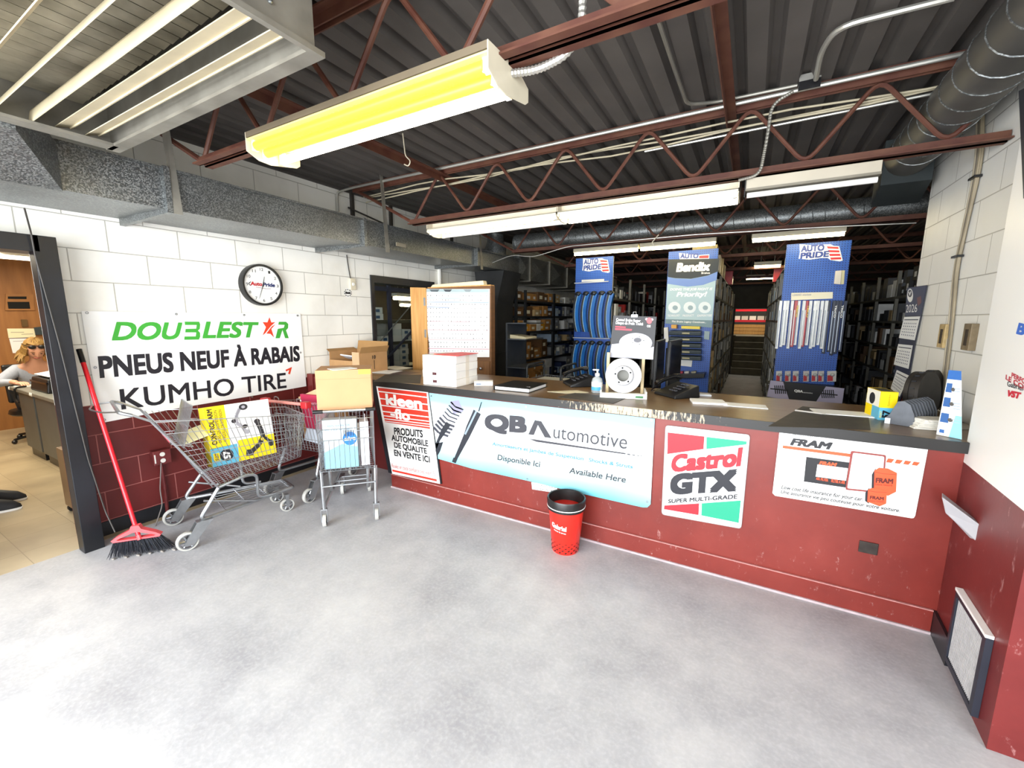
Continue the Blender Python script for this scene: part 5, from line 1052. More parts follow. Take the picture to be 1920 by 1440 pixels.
# ------------------------------------------------------------------ wooden cabinet with the parts chart
M_pine = mat('pine_board', 'C48B4A', .5, 0, .12, 4, hex2='D9A665', stretch=(12, 12, .8))
t = thing('wooden_cabinet', 'wooden cabinet with small drawers behind the parts chart', 'cabinet', (-2.82, 3.9, 0)); Y0 = 3.755
MB().bx(-3.245, -2.385, Y0, 3.83, 0, 1.835).build('body', mat('brown_cabinet_wood', '6E4A2A', .5, 0, .15, 6, stretch=(1, 1, 8)), t, True)
MB().hexa([(-3.46, 3.71, 0), (-3.25, 3.735, 0), (-3.25, 3.755, 0), (-3.46, 3.73, 0)], [(-3.46, 3.71, 1.85), (-3.25, 3.735, 1.84), (-3.25, 3.755, 1.84), (-3.46, 3.73, 1.85)]).build('open_door', M_pine, t, True)
for z in (1.0, 1.28, 1.64): MB().bx(-3.272, -3.255, 3.718, 3.735, z, z+.09).build('hinge', M_tube, t, True)
for i, z in enumerate((.70, .88)): 
    d = MB().bx(-3.23, -2.40, Y0-.015, Y0, z, z+.165).build('drawer', mat('brown_drawer_front', '7A5330', .45, 0, .15, 8, stretch=(8, 8, 1)), t, True)
    MB().lathe([(.006, 0), (.006, .012), (.016, .02), (.014, .03), (0, .033)], (-2.50, Y0-.015, z+.085), 14, (0, -1, 0)).build('knob', M_chrome, d, True, smooth=True)
t = thing('parts_chart', 'white wall chart of small parts on the wooden cabinet', 'chart', (-2.8, 3.75, 1.1)); s = Sign(t, (0, -1, 0), Y=3.752); Z7 = cv(640, 480, 5.142)
s.plate('board', [Z7(815, 318), Z7(1432, 318), Z7(1428, 975), Z7(852, 975), Z7(848, 860), Z7(828, 660)], ink('F1F1F0'), .003); s.lift = .0036
s.shape([Z7(818, 320), Z7(1425, 320), Z7(1425, 352), Z7(818, 346)], ink('A9BCC0'), 0)
for x0, x1, c in ((850, 950, '5A6468'), (985, 1070, '43494E'), (1180, 1260, '8A9498')): s.shape([Z7(x0, 322), Z7(x1, 322), Z7(x1-20, 346), Z7(x0+20, 344)], ink(c), 1)
for y, x1, c in ((352, 1425, '9AD0CC'), (402, 1240, '9AB8D8'), (440, 1425, '6C9AD0'), (488, 1048, '6C90C8'), (626, 1240, 'D8A0A8'), (710, 1420, 'D8A0A8'), (802, 1420, 'D8B0B6'), (888, 1425, 'D090A0'), (930, 1300, 'C890A0')): s.shape([Z7(826, y), Z7(x1, y+8), Z7(x1, y+13), Z7(826, y+5)], ink(c), 0)
b = MB(); rr = random.Random(5)
for r in range(14):
    for c in range(21):
        if rr.random() < .16: continue
        x, y = 832+c*28.5, 376+r*41+c*.25; w_, h_ = rr.uniform(3, 7), rr.uniform(6, 12)
        if r > 8: x += 14; 
        if x > 1415: continue
        b.poly([s.pt(Z7(*p), 1) for p in ((x, y), (x+w_, y), (x+w_, y+h_), (x, y+h_))], (0, -.0003, 0))
b.build('printed_parts', ink('4A4A50'), t, True, kind='stuff')
MB().bx(-3.24, -2.39, 3.756, 3.83, 1.8355, 1.845).build('wood_strip', M_pine, bpy.data.objects['wooden_cabinet'], True)
tag(MB().hexa([(-3.20, 3.765, 1.846), (-2.48, 3.765, 1.846), (-2.48, 3.83, 1.846), (-3.20, 3.83, 1.846)], [(-3.17, 3.765, 1.872), (-2.49, 3.765, 1.890), (-2.49, 3.83, 1.890), (-3.17, 3.83, 1.872)]).build('cardboard_sheet', ink('E9D9B4')), 'pale cardboard lying flat on top of the wooden cabinet', 'cardboard')
tag(MB().hexa([(-2.355, 4.1, 1.2775), (-2.12, 4.05, 1.2775), (-2.12, 4.3, 1.2775), (-2.355, 4.3, 1.2775)], [(-2.355, 4.1, 1.32), (-2.14, 4.05, 1.30), (-2.12, 4.3, 1.30), (-2.355, 4.3, 1.32)]).build('paper_pile', ink('A59C80')), 'curled papers sticking out right of the wooden cabinet', 'papers')
t = thing('narrow_shelf', 'narrow dark shelf between the cabinet and the duct drop', 'shelf', (-2.3, 4.2, 0))
MB().bx(-2.38, -2.13, 4.05, 4.5, 0, .02).bx(-2.38, -2.36, 4.05, 4.5, .02, 1.45).build('frame', M_shelfd, t, True)
for z in (.55, .95, 1.265, 1.44): MB().bx(-2.36, -2.13, 4.05, 4.5, z, z+.012).build('shelf', M_shelfd, t, True)
# ------------------------------------------------------------------ racks
CARTONS = []; COUNT = {}
LEV = {1: 'lowest', 2: 'second', 3: 'third', 4: 'fourth', 5: 'fifth', 6: 'sixth', 7: 'seventh'}
PAL = {'brown': 'A9793F', 'dark brown': '5E4226', 'amber': 'D9981E', 'white': 'E4E4E0', 'pale blue': 'A9BED4', 'grey': '8A8C90', 'black': '1E1F22', 'dark blue': '24345E', 'red': 'B5241E', 'tan': 'B59A6E', 'dark grey': '45474B'}
def rack(name, label, xf, xb, ys, levels, pal, unit, ztop, rs, fill=.9, wr=(.12, .28), hr=(.08, .22), m=M_shelf):
    t = thing(name, label, 'shelving', ((xf+xb)/2, (ys[0]+ys[-1])/2, 0)); a, c = min(xf, xb), max(xf, xb); rr = random.Random(rs)
    for y in ys:
        for x in (a, c-.035): MB().bx(x, x+.035, y-.02, y+.02, 0, ztop).build('post', m, t, True)
    count = {}
    for y0, y1 in zip(ys, ys[1:]):
        zs = [z for z in levels]
        for li, z in enumerate(zs):
            MB().bx(a+.001, c-.001, y0+.02, y1-.02, z-.03, z).build('shelf_board', m, t, True)
            top = (zs[li+1]-.035 if li+1 < len(zs) else max(ztop, z+.16)-.002)-z; y = y0+.03
            while y < y1-.09:
                w_ = min(rr.uniform(*wr), y1-.03-y); h = min(rr.uniform(*hr), top); p = rr.choice(pal)
                if rr.random() < fill and h > .03:
                    n = 1
                    if h < top*.5 and rr.random() < .55: n = 2
                    for q in range(n):
                        count[li] = count.get(li, 0)+1; d = rr.uniform(.3, .42); off = rr.uniform(.004, .05)
                        x0 = xf-off if xf > xb else xf+off; x1 = x0-d if xf > xb else x0+d
                        CARTONS.append(dict(p=p, b=(min(x0, x1), max(x0, x1), y+.004, y+w_-.004, z+.0005+q*(h+.001), z+h+q*(h+.001)), l=li+1, u=unit, s=1 if xf > xb else -1))
                y += w_
    return t
arr = lambda a, b, st: [a+st*i for i in range(int((b-a)/st+.5)+1)]
LV = [.10, .45, .80, 1.15, 1.48, 1.80]
rack('storage_rack', 'grey metal storage rack of brown cartons along the left wall', -3.2, -3.76, [5.79, 6.10, 7.20], [.12, .45, .82, 1.29, 1.54, 1.79], ['brown', 'brown', 'dark brown', 'brown', 'amber', 'tan', 'brown', 'dark brown', 'white'], 'left wall rack', 1.95, 2, .97, (.10, .30), (.07, .19), M_shelfd)
rack('storage_rack', 'grey metal storage rack of pale blue cartons, further along the left wall', -3.2, -3.76, [7.24, 8.34, 9.44], [.12, .45, .80, 1.06, 1.295, 1.545, 1.79], ['pale blue', 'white', 'grey', 'pale blue', 'dark blue', 'tan', 'grey'], 'far left wall rack', 1.95, 3, .95, (.10, .28), (.07, .2), M_shelfd)
rack('storage_rack', 'tall rack of dark cartons running back behind the belt pegboard', -1.775, -2.32, arr(6.06, 12.3, 1.04), LV, ['black', 'dark grey', 'black', 'dark grey', 'grey', 'red', 'black', 'white'], 'left aisle rack', 2.13, 4, .93, (.09, .2), (.08, .26))
rack('storage_rack', 'tall rack of cartons running back behind the black poster board', -.44, -1.01, arr(6.06, 12.3, 1.04), LV, ['grey', 'tan', 'dark grey', 'white', 'black', 'tan', 'dark brown'], 'middle aisle rack', 2.13, 5, .95, (.09, .2), (.12, .28))
rack('storage_rack', 'tall rack of cartons running back behind the wiper pegboard', .29, .87, arr(6.06, 12.3, 1.04), LV, ['white', 'pale blue', 'grey', 'dark blue', 'dark grey', 'black', 'white'], 'right aisle rack', 2.13, 6, .95, (.09, .2), (.12, .28))
rack('storage_rack', 'long rack of dark cartons beyond the wiper pegboard on the right', 1.62, 2.2, arr(4.3, 12.6, 1.04), LV, ['dark grey', 'black', 'dark brown', 'black', 'tan', 'dark grey', 'white'], 'right hand rack', 2.13, 7, .9, (.10, .26), (.10, .26))
CARTONS.sort(key=lambda c: math.hypot(c['b'][0], c['b'][2])-(2. if c['b'][0] < -3 else 0))
def seen(c):   # keep what the gaps between the boards can show
    x = c['b'][1] if c['s'] > 0 else c['b'][0]; y = c['b'][2]; u = c['u']; z = (c['b'][4]+c['b'][5])/2
    if z-1.5 < (CT-1.5)*math.hypot(x, y)/math.hypot(x*3.36/y, 3.36)-.12: return False      # below the counter's sight line
    if u == 'left aisle rack': return y < 9.5 and z > 1.0
    return y < 12.2
CARTONS = [c for c in CARTONS if seen(c)]
for c in sorted(CARTONS, key=lambda c: (c['u'], c['l'], c['b'][2], c['b'][4])):
    k_ = (c['u'], c['l'], c['p']); COUNT[k_] = COUNT.get(k_, 0)+1; c['n'] = COUNT[k_]
for c in CARTONS: c['l'] = f"{c['p']} carton, {ordw(c['n'])} {c['p']} one on {LEV[c['l']]} shelf of {c['u']}"
NI = 285
for c in CARTONS[:NI]:
    x0, x1, y0, y1, z0, z1 = c['b']; b = MB().bx(-(x1-x0)/2, (x1-x0)/2, -(y1-y0)/2, (y1-y0)/2, 0, z1-z0)
    o = tag(b.build('parts_carton', mat('carton_'+c['p'].replace(' ', '_'), PAL[c['p']], .65, 0, .12, 9)), c['l'], 'box', 'cartons on the '+c['u']); o.location = ((x0+x1)/2, (y0+y1)/2, z0)
    if y1-y0 > .08 and z1-z0 > .06:
        xs = (x1-x0)/2*c['s']; w_ = (y1-y0)*.28; h = (z1-z0); MB().bx(min(xs, xs+c['s']*.001), max(xs, xs+c['s']*.001), -w_, w_*.6, h*.25, h*.62).build('carton_label', ink(('D9D8D2', 'E8E2C8', 'B9C2CC')[len(c['l']) % 3]), o)
rest = CARTONS[NI:]
if rest:
    b = MB(); ps = list(PAL)
    for c in rest: b.mi = ps.index(c['p']); b.bx(*c['b'])
    tag(b.build('parts_cartons', [mat('carton_'+p.replace(' ', '_'), PAL[p], .65, 0, .12, 9) for p in ps]), 'cartons further down the dark shelf aisles', 'boxes', kind='stuff')
# loose cartons on top of the racks


# ------------------------------------------------------------------ pegboard ends
g = G('blue_pegboard'); p = g.n('NewGeometry').outputs['Position']; s_ = g.n('SeparateXYZ', {0: p})
fx_ = g.math('ABSOLUTE', g.math('SUBTRACT', g.math('FRACT', g.math('MULTIPLY', s_.outputs[0], 39.37)), .5)); fz_ = g.math('ABSOLUTE', g.math('SUBTRACT', g.math('FRACT', g.math('MULTIPLY', s_.outputs[2], 39.37)), .5))
hole = g.math('LESS_THAN', g.math('ADD', g.math('MULTIPLY', fx_, fx_), g.math('MULTIPLY', fz_, fz_)), .035)
g.set(Base_Color=g.mix(hole, g.ramp(g.noise(p, 4, 3), [(.3, '1F4FA8'), (.7, '2A5DB8')]), '0C1C44'), Roughness=.45); M_peg = g.m
YP = 6.0
def pegboard(label, px, zt=2.37):
    x0 = at(px[0], px[2], Y=YP).x; x1 = at(px[1], px[2], Y=YP).x; t = thing('pegboard_display', label, 'pegboard', ((x0+x1)/2, YP, 0), group='blue pegboard displays')
    MB().bx(x0, x1, YP, YP+.012, .3, zt).build('pegboard', M_peg, t, True)
    for x in (x0, x1-.012): MB().bx(x, x+.012, YP+.0125, YP+.036, 0, zt).build('edge_rail', W_, t, True)
    return t, x0, x1
LB = ink('1F3C8C')
def pride(t, q, h):
    """logo: white edged wordmark with a waving red flag; q maps logo units (0..1, 0..1) to the photo"""
    s = Sign(t, (0, -1, 0), Y=YP); s.lift = .0008; f = lambda u, v: q(u, v)
    s.shape([f(*p) for p in ((.02, .0), (.28, .06), (.58, .02), (.72, .0), (.80, .10), (.92, .12), (.97, .62), (1.0, .95), (.93, 1.0), (.72, .92), (.66, .80), (.50, .80), (.25, .90), (.0, .84), (.03, .45))], W_, 0)
    s.text([('AUTO', f(.05, .46), f(.58, .38), f(.06, .08), .05), ('PRIDE', f(.03, .86), f(.68, .74), f(.05, .50), .05)], LB, 2)
    for i in range(4): s.shape([f(.64+i*.025, .12+i*.22), f(.90+i*.02, .16+i*.20), f(.91+i*.02, .28+i*.20), f(.66+i*.025, .25+i*.22)], ink('C8262E'), 1)
tR, rx0, rx1 = pegboard('right blue pegboard hung with wiper blades', (1476, 1597, 455), 2.36)
R2 = cv(1420, 430, 4.3625)
pride(tR, lambda u, v: R2(338+u*360, 122+v*140-u*0), 1)
tL, lx0, lx1 = pegboard('left blue pegboard hung with blue belt sleeves', (1080, 1150, 483), 2.37)
pride(tL, lambda u, v: Z8(663+u*225, 236+v*120), 1)
tM, mx0, mx1 = pegboard('middle blue pegboard behind the black brake poster', (1254, 1347, 470), 2.375)
# middle: poster
t = thing('brake_pad_poster', 'tall black and pale blue brake poster on the middle pegboard', 'poster', ((mx0+mx1)/2, YP-.01, 1.2)); M1 = cv(1220, 430, 4.365); s = Sign(t, (0, -1, 0), Y=YP-.004)
sm = Sign(tM, (0, -1, 0), Y=YP); sm.lift = .0006; sm.shape([M1(232, 195), M1(300, 200), M1(390, 212), M1(480, 205), M1(478, 240), M1(238, 244)], W_, 0); sm.text([('AUTO', M1(240, 240), M1(390, 238), M1(244, 198), .05)], LB, 1); sm.shape([M1(398, 216), M1(476, 212), M1(474, 236), M1(396, 238)], ink('C8262E'), 1)
s.plate('card', [M1(147, 246), M1(563, 240), M1(535, 400), M1(500, 805), M1(120, 770)], ink('AFC9D0'), .003); s.lift = .0036
s.shape([M1(147, 246), M1(563, 240), M1(550, 345), M1(470, 378), M1(330, 405), M1(200, 400), M1(140, 390)], ink('1C2324'), 1)
s.shape([M1(140, 390), M1(200, 402), M1(330, 407), M1(470, 380), M1(548, 345), M1(540, 415), M1(430, 455), M1(300, 470), M1(136, 445)], ink('6E8CCB'), 1)
s.text([('Bendix', M1(208, 350), M1(485, 340), M1(214, 275), .05, .1)], W_, 2); s.text([('Brakes', M1(415, 366), M1(486, 364), M1(416, 350), .02)], W_, 2)
s.text([('DOING THE JOB RIGHT IS', M1(158, 502), M1(505, 498), M1(160, 482), .03, .2), ('Priority!', M1(210, 552), M1(460, 550), M1(214, 512), .04, .2)], ink('F4F8FA'), 2)
for x in (195, 320, 442):
    s.shape([M1(*p) for p in arc((x, 640), (52, 48), 0, 2*pi, 14)], ink('E6EEF0'), 2); s.shape([M1(*p) for p in arc((x+6, 642), (22, 20), 0, 2*pi, 10)], ink('93A9B0'), 3)
s.shape([M1(122, 735), M1(505, 745), M1(500, 805), M1(120, 770)], ink('6F8B92'), 1)
s.text([('TECHNOLOGY', M1(138, 715), M1(238, 713), M1(139, 698), .02), ('PRODUCT', M1(262, 715), M1(352, 713), M1(263, 698), .02), ('EXPERTISE', M1(382, 715), M1(500, 713), M1(383, 698), .02), ('The Brake Legacy Continues...', M1(172, 760), M1(455, 768), M1(173, 746), .02, .2)], W_, 2)
# trays of flat boxes under the poster
for i in range(5):
    y0 = 815+i*50; p0, p1 = M1(150, y0+28), M1(412, y0+32); a, c = at(*p0, Y=YP-.12), at(*p1, Y=YP-.12)
    t = thing('plastic_tray', 'grey plastic tray, '+('topmost', 'second', 'third', 'fourth', 'lowest')[i]+' of five on the middle pegboard', 'tray', ((a.x+c.x)/2, YP-.08, a.z), group='grey trays on the middle pegboard')
    MB().hexa([(a.x, YP-.12, a.z-.03), (c.x, YP-.12, a.z-.03), (c.x, YP-.003, a.z-.045), (a.x, YP-.003, a.z-.045)], [(a.x, YP-.13, a.z+.012), (c.x, YP-.13, a.z+.012), (c.x, YP-.003, a.z+.03), (a.x, YP-.003, a.z+.03)]).build('body', mat('grey_tray_plastic', '4A5358', .35, 0, .1), t, True, bevel=.004)
    MB().bx((a.x+c.x)/2-.03, (a.x+c.x)/2+.06, YP-.133, YP-.126, a.z-.016, a.z).build('tray_label', ink('B9AE80'), t, True)
def onpeg(name, label, cat, q, m, dy=.03, group=None, M=M1, **kw):
    """small thing hanging on a pegboard; q = photo corners"""
    b = MB().poly([at(*M(*p), Y=YP-.004-dy) for p in q], (0, dy, 0)); return tag(b.build(name, m, **kw), label, cat, group)
onpeg('small_carton', 'orange small carton on top of the grey trays', 'box', ((168, 780), (210, 782), (210, 812), (168, 810)), ink('DFA32A'), .1)
onpeg('small_carton', 'long yellow carton on top of the grey trays', 'box', ((250, 790), (402, 796), (402, 818), (250, 812)), ink('E8CF3A'), .1)
onpeg('paper_sheet', 'white paper clipped under the grey trays', 'paper', ((182, 1048), (342, 1062), (334, 1126), (180, 1108)), M_paper, .004)
onpeg('blister_pack', 'single blister pack hanging right of the grey trays', 'pack', ((440, 832), (482, 836), (478, 904), (436, 898)), ink('8FA3A8'), .02)
onpeg('spray_can', 'white spray can standing left of the grey trays', 'can', ((108, 805), (140, 800), (148, 925), (110, 920)), ink('DDDBD4'), .05)
o = onpeg('display_shelf', 'dark display shelf at the foot of the middle pegboard', 'shelf', ((95, 1190), (440, 1180), (435, 1215), (95, 1222)), M_black, .2)
for i, (x0, x1, c, n) in enumerate(((140, 175, '8E1D2C', 'dark red'), (180, 222, '3C4C84', 'blue'), (228, 262, 'B22238', 'crimson'), (276, 312, 'D6CFC4', 'white'), (330, 368, 'A39C80', 'tan'))): onpeg('small_carton', n+' small carton on the middle display shelf', 'box', ((x0, 1165), (x1, 1163), (x1, 1200), (x0, 1202)), ink(c), .1, 'cartons on the middle display shelf')
# left: belt sleeves
M_blue = mat('blue_sleeve', '1668B8', .3, 0, .15, 10); M_beltd = mat('belt_rubber', '202428', .45, 0, .3, 60)
def sleeve(i, x, z0, z1, row):
    t = thing('belt_sleeve', ORD[i]+' blue belt sleeve from the left in the '+('upper' if row == 0 else 'lower')+' row', 'belt', (x, YP-.04, z1), group='blue belt sleeves on the left pegboard'); n = 10; b = MB(); e = MB(); d = MB(); H = z1-z0
    def cx(v): return x-.012+.045*(4*(v-.5)**2)-.012
    for m_, (u0, u1, yy) in ((b, (.0, .052, -.012)), (d, (-.030, .0, -.020))):
        for k in range(n):
            v0, v1 = k/n, (k+1)/n
            m_.hexa([(cx(v0)+u0, YP-.05+yy, z1-H*v1), (cx(v0)+u1, YP-.05+yy, z1-H*v1), (cx(v0)+u1, YP-.004, z1-H*v1), (cx(v0)+u0, YP-.004, z1-H*v1)] if 0 else [(cx(v1)+u0, YP-.05+yy, z1-H*v1), (cx(v1)+u1, YP-.05+yy, z1-H*v1), (cx(v1)+u1, YP-.006, z1-H*v1), (cx(v1)+u0, YP-.006, z1-H*v1)], [(cx(v0)+u0, YP-.05+yy, z1-H*v0), (cx(v0)+u1, YP-.05+yy, z1-H*v0), (cx(v0)+u1, YP-.006, z1-H*v0), (cx(v0)+u0, YP-.006, z1-H*v0)])
    b.build('sleeve', M_blue, t, True); d.build('belt_edge', M_beltd, t, True)
    MB().tube([(cx(k/n)+.002, YP-.067, z1-H*k/n) for k in range(n+1)], .004, 5).build('white_piping', ink('BFE4F4'), t, True)
    MB().ball((x+.015, YP-.045, z1+.005), (.050, .035, .038), 10).build('hanger_cap', mat('dark_cap', '232830', .3, .2, .2, 30), t, True, smooth=True)
for i in range(5):
    x = lx0+.05+i*(lx1-lx0-.08)/4; sleeve(i, x, at(1095, 622 if i < 2 else 632, Y=YP).z, at(1095, 552, Y=YP).z, 0)
for i in range(5):
    x = lx0+.04+i*(lx1-lx0-.07)/4; sleeve(i, x, at(1090, 712, Y=YP).z, at(1090, 643, Y=YP).z, 1)
o = tag(MB().cyl((lx0-.01, YP-.01, at(1110, 530, Y=YP).z), (lx1-.05, YP-.01, at(1110, 529, Y=YP).z), .007).bx(lx0+.1, lx1-.12, YP-.008, YP-.003, at(1110, 528, Y=YP).z, at(1110, 524, Y=YP).z).build('hook_rail', ink('C4CAD0')), 'silver hook rail across the left pegboard', 'rail')
tag(MB().bx(lx0-.01, lx1, YP-.02, YP-.008, at(1110, 634, Y=YP).z-.006, at(1110, 634, Y=YP).z+.006).build('hook_rail', ink('C4CAD0')), 'silver hook rail between the two rows of belts', 'rail')
# right: wiper blades, blister packs, strut poster
wip = 'white white white white red white white red white white white white white black black black black black'.split(); WC = {'white': 'E9ECEE', 'red': 'B3262C', 'black': '20283E'}
nW = len(wip)
for i, c in enumerate(wip):
    u = 178+(700-178)*i/(nW-1); long_ = i > 12; x = at(*R2(u+15, 590), Y=YP).x; zt = at(*R2(u, 585), Y=YP).z; zb = at(*R2(u, (1030 if long_ else 975)-14*((i*7) % 3)), Y=YP).z; x += .006*math.sin(i*2.3)
    t = thing('wiper_blade', ordw(i+1)+' from the left of the packaged wiper blades, '+c, 'wiper blade', (x, YP-.03, zt), group='packaged wiper blades on the right pegboard')
    MB().bx(x-.016, x+.014, YP-.06+.02*(i % 2), YP-.008, zb, zt).build('sleeve', mat('wiper_'+c, WC[c], .3, 0, .12, 18, stretch=(6, 6, 1)), t, True, bevel=.003)
    MB().bx(x-.012, x-.003, YP-.0612+.02*(i % 2), YP-.06+.02*(i % 2), zb+.02, zb+(zt-zb)*.8).build('blade_print', ink(('A9B4C0', 'F0F0EE')[c != 'white'] if c != 'black' else 'B9C6D8'), t, True)
    if c == 'red' or i in (14, 16): MB().text('TRICO', (x+.006, YP-.0615+.02*(i % 2), zt-.05), (0, 0, -.14), (.018, 0, 0), .03).build('lettering', W_ if c != 'red' else ink('F0D24A'), t, True)
onpeg('price_strip', 'cream price strip above the wiper blades', 'sign', ((278, 520), (618, 512), (616, 566), (276, 580)), ink('EDE8CF'), .006, M=R2)
sm = Sign(tR, (0, -1, 0), Y=YP-.0115); sm.lift = .0006
sm.text([('CLEARANCE  winterblades', R2(284, 545), R2(440, 540), R2(285, 530), .01)], ink('8A8FA8'))
for i, q in enumerate((((640, 340), (690, 336), (680, 450), (628, 445)), ((688, 336), (716, 336), (708, 448), (682, 450)))): onpeg('air_freshener', ('front', 'rear')[i]+' small carded pack hanging high on the right pegboard', 'pack', q, ink(('D8D2C8', 'CFC9A0')[i]), .03-.012*i, 'carded packs on the right pegboard', M=R2)
onpeg('printed_card', 'dark oval printed card on the carded pack', 'card', ((640, 375), (668, 372), (680, 440), (640, 420)), ink('3C3A48'), .033, M=R2) if False else None
for i, u in enumerate((178, 250, 315, 400, 468, 522, 610)):
    t = thing('bulb_pack', ORD[i]+' bulb blister pack from the left at the foot of the pegboard', 'pack', at(*R2(u, 1250), Y=YP-.06), group='bulb blister packs'); w_ = 24 if i < 6 else 38
    MB().poly([at(*R2(*p), Y=YP-.05) for p in ((u-w_, 1160), (u+w_, 1158), (u+w_-4, 1245), (u-w_-2, 1247))], (0, .004, 0)).build('card', ink(('C9C9C6', 'C4BFBC')[i % 2]), t, True)
    MB().poly([at(*R2(*p), Y=YP-.056) for p in ((u-w_+2, 1195), (u+w_*.2, 1193), (u+w_*.2, 1240), (u-w_, 1242))], (0, .004, 0)).build('red_print', ink('B5242E'), t, True)
    c = at(*R2(u+4, 1190), Y=YP-.062); MB().ball(c, (.022, .014, .02), 8).build('blister', mat('clear_blister', 'DDE2E4', .1, 0, 0, trans=.5), t, True, smooth=True)
tag(MB().bx(rx0-.06, rx1+.02, YP-.20, YP-.003, at(*R2(380, 1262), Y=YP-.1).z-.02, at(*R2(380, 1262), Y=YP-.1).z-.005).build('display_shelf', M_black), 'dark ledge under the bulb blister packs', 'shelf')
t = thing('strut_poster', 'wide strut display panel at the foot of the right pegboard', 'poster', ((rx0+rx1)/2, YP-.25, .5)); s = Sign(t, (0, -1, 0), Y=YP-.24)
s.plate('panel', [R2(105, 1232), R2(712, 1300), R2(690, 1440), R2(75, 1368)], ink('17171B'), .01); s.lift = .0106
s.shape([[R2(108, 1234), R2(210, 1246), R2(262, 1400), R2(78, 1366)], [R2(560, 1284), R2(710, 1300), R2(690, 1438), R2(470, 1424)]], ink('B4AEC8'), 0)
for cx, cy in ((190, 1310), (570, 1345)):
    pts = []
    for k in range(7): pts += bold_line([R2(cx-48+k*16, cy-34), R2(cx-40+k*16, cy+34)], 2.)
    s.shape(pts+bold_line([R2(cx-85, cy-8), R2(cx+85, cy+10)], 2.2), ink('141418'), 1)
s.text([('QBA', R2(300, 1328), R2(372, 1336), R2(302, 1308), .05), ('utomotive', R2(374, 1337), R2(450, 1344), R2(376, 1326), .0)], W_, 1)
t = thing('floor_cabinet', 'dark base cabinet under the strut display panel', 'cabinet', (.55, YP-.1, 0)); MB().bx(rx0-.1, rx1+.05, YP-.23, YP-.003, 0, .55).build('body', M_blacktrim, t, True)
# green lid on the floor side, grey basket cart behind the counter
t = thing('basket_cart', 'grey wire basket cart behind the counter holding papers', 'cart', (-1.90, 4.25, 0))
b = MB()
for x in (-.2, .2): b.tube(rnd([(x, -.22, .02), (x, -.22, .98), (x, -.18, 1.0), (x, .2, 1.0), (x, .22, .96), (x, .22, .02)], .05), .012, 8)
b.build('frame', M_shelfd, t, smooth=True)
b = MB(); 
for q in (((-.2, -.22), (.2, -.22)), ((-.2, .22), (.2, .22)), ((-.2, -.22), (-.2, .22)), ((.2, -.22), (.2, .22))): grid(b, (*q[0], .62), (*q[1], .62), (*q[0], .84), (*q[1], .84), 14, 2)
grid(b, (-.2, -.22, .62), (.2, -.22, .62), (-.2, .22, .62), (.2, .22, .62), 10, 10); b.build('basket', mat('grey_wire', '8A8C90', .4, .5, .1), t)
for i, (z, c) in enumerate(((.635, 'E8E6E2'), (.70, '2B2D31'), (.78, 'D8D6CE'))): tag(MB().bx(-2.06, -1.74, 4.08, 4.4, z, z+.05).build('magazine_stack', ink(c)), ('lowest white', 'middle black', 'topmost pale')[i]+' stack of papers in the grey basket cart', 'papers', 'papers in the basket cart')
# ------------------------------------------------------------------ stairs and lit end of the aisle
t = thing('staircase', 'worn steps rising at the end of the middle aisle', 'stairs', (-.05, 13.5, 0)); M_step = mat('worn_step', '6E6650', .7, 0, .2)
for i in range(6): MB().bx(-.41, .39, 13.0+i*.28, 15.2, i*.165, (i+1)*.165).build('step', M_step, t, True)
tag(MB().bx(-.9, .9, 15.2, 17.3, 0, .99).build('landing', M_step), None, None, kind='structure'); bpy.data.objects['landing']['kind'] = 'structure'; bpy.data.objects['landing'].name = 'floor_landing'
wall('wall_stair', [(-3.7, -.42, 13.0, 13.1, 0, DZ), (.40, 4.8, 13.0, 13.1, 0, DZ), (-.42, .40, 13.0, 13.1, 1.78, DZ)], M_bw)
t = thing('red_rack', 'red storage rack far away in the lit end room', 'shelving', (0, 16.2, .99)); 
for x in (-.7, .62): MB().bx(x, x+.08, 16.1, 16.2, .99, 2.6).build('post', M_redp, t, True)
for z in (1.40, 1.75): MB().bx(-.7, .7, 16.05, 16.5, z, z+.07).build('shelf_board', M_redp, t, True)
for i in range(5): tag(MB().bx(-.55+i*.23, -.36+i*.23, 16.1, 16.35, 1.471, 1.60).build('parts_box', ink(('D8D4C8', 'C0BCB0')[i % 2])), ORD[i]+' pale box from the left on the far red rack', 'box', 'boxes on the far red rack')
for i in range(3): tag(MB().bx(-.62, .6, 16.0, 16.45, 1.0+i*.11, 1.10+i*.11).build('plank_pile', M_pine), ('lowest', 'middle', 'topmost')[i]+' wooden plank under the far red rack', 'plank', 'planks under the far red rack')
area('end_room_lamp', (0, 15.6, 2.7), (0, .3, -1), 1.0, .5, 45, (1, .93, .75))
for i, (x, y) in enumerate(((-.55, 9.3), (.42, 9.0))): tag(MB().bx(x-.16, x+.16, y-.15, y+.15, 2.152, 2.42).build('red_carton', M_redp), ('red carton on top of the middle aisle rack', 'red carton on top of the right aisle rack')[i], 'box')
for i, (x, y, h, c) in enumerate(((-.62, 6.35, .30, 'C9B98A'), (-.6, 6.75, .22, 'D8D4C8'), (-.6, 7.2, .26, 'B9A36E'), (-.6, 7.8, .2, 'A9946A'), (.5, 6.9, .18, 'D9D6CC'), (.5, 7.5, .24, 'CFCBB4'))):
    tag(MB().bx(x-.15, x+.15, y-.14, y+.14, 2.152, 2.152+h).build('parts_box', ink(c)), ('nearest tan', 'second white', 'third tan', 'furthest tan', 'near white', 'far pale')[i]+' carton standing on top of the '+('middle' if i < 4 else 'right')+' aisle rack', 'box')
b_ = 0
for nm, x0, x1 in (('middle aisle rack', -1.0, -.45), ('right aisle rack', .3, .86)): tag(MB().bx(x0, x1, 6.05, 12.3, 2.131, 2.15).build('rack_top_board', M_shelfd), 'dark top board of the '+nm, 'shelf')
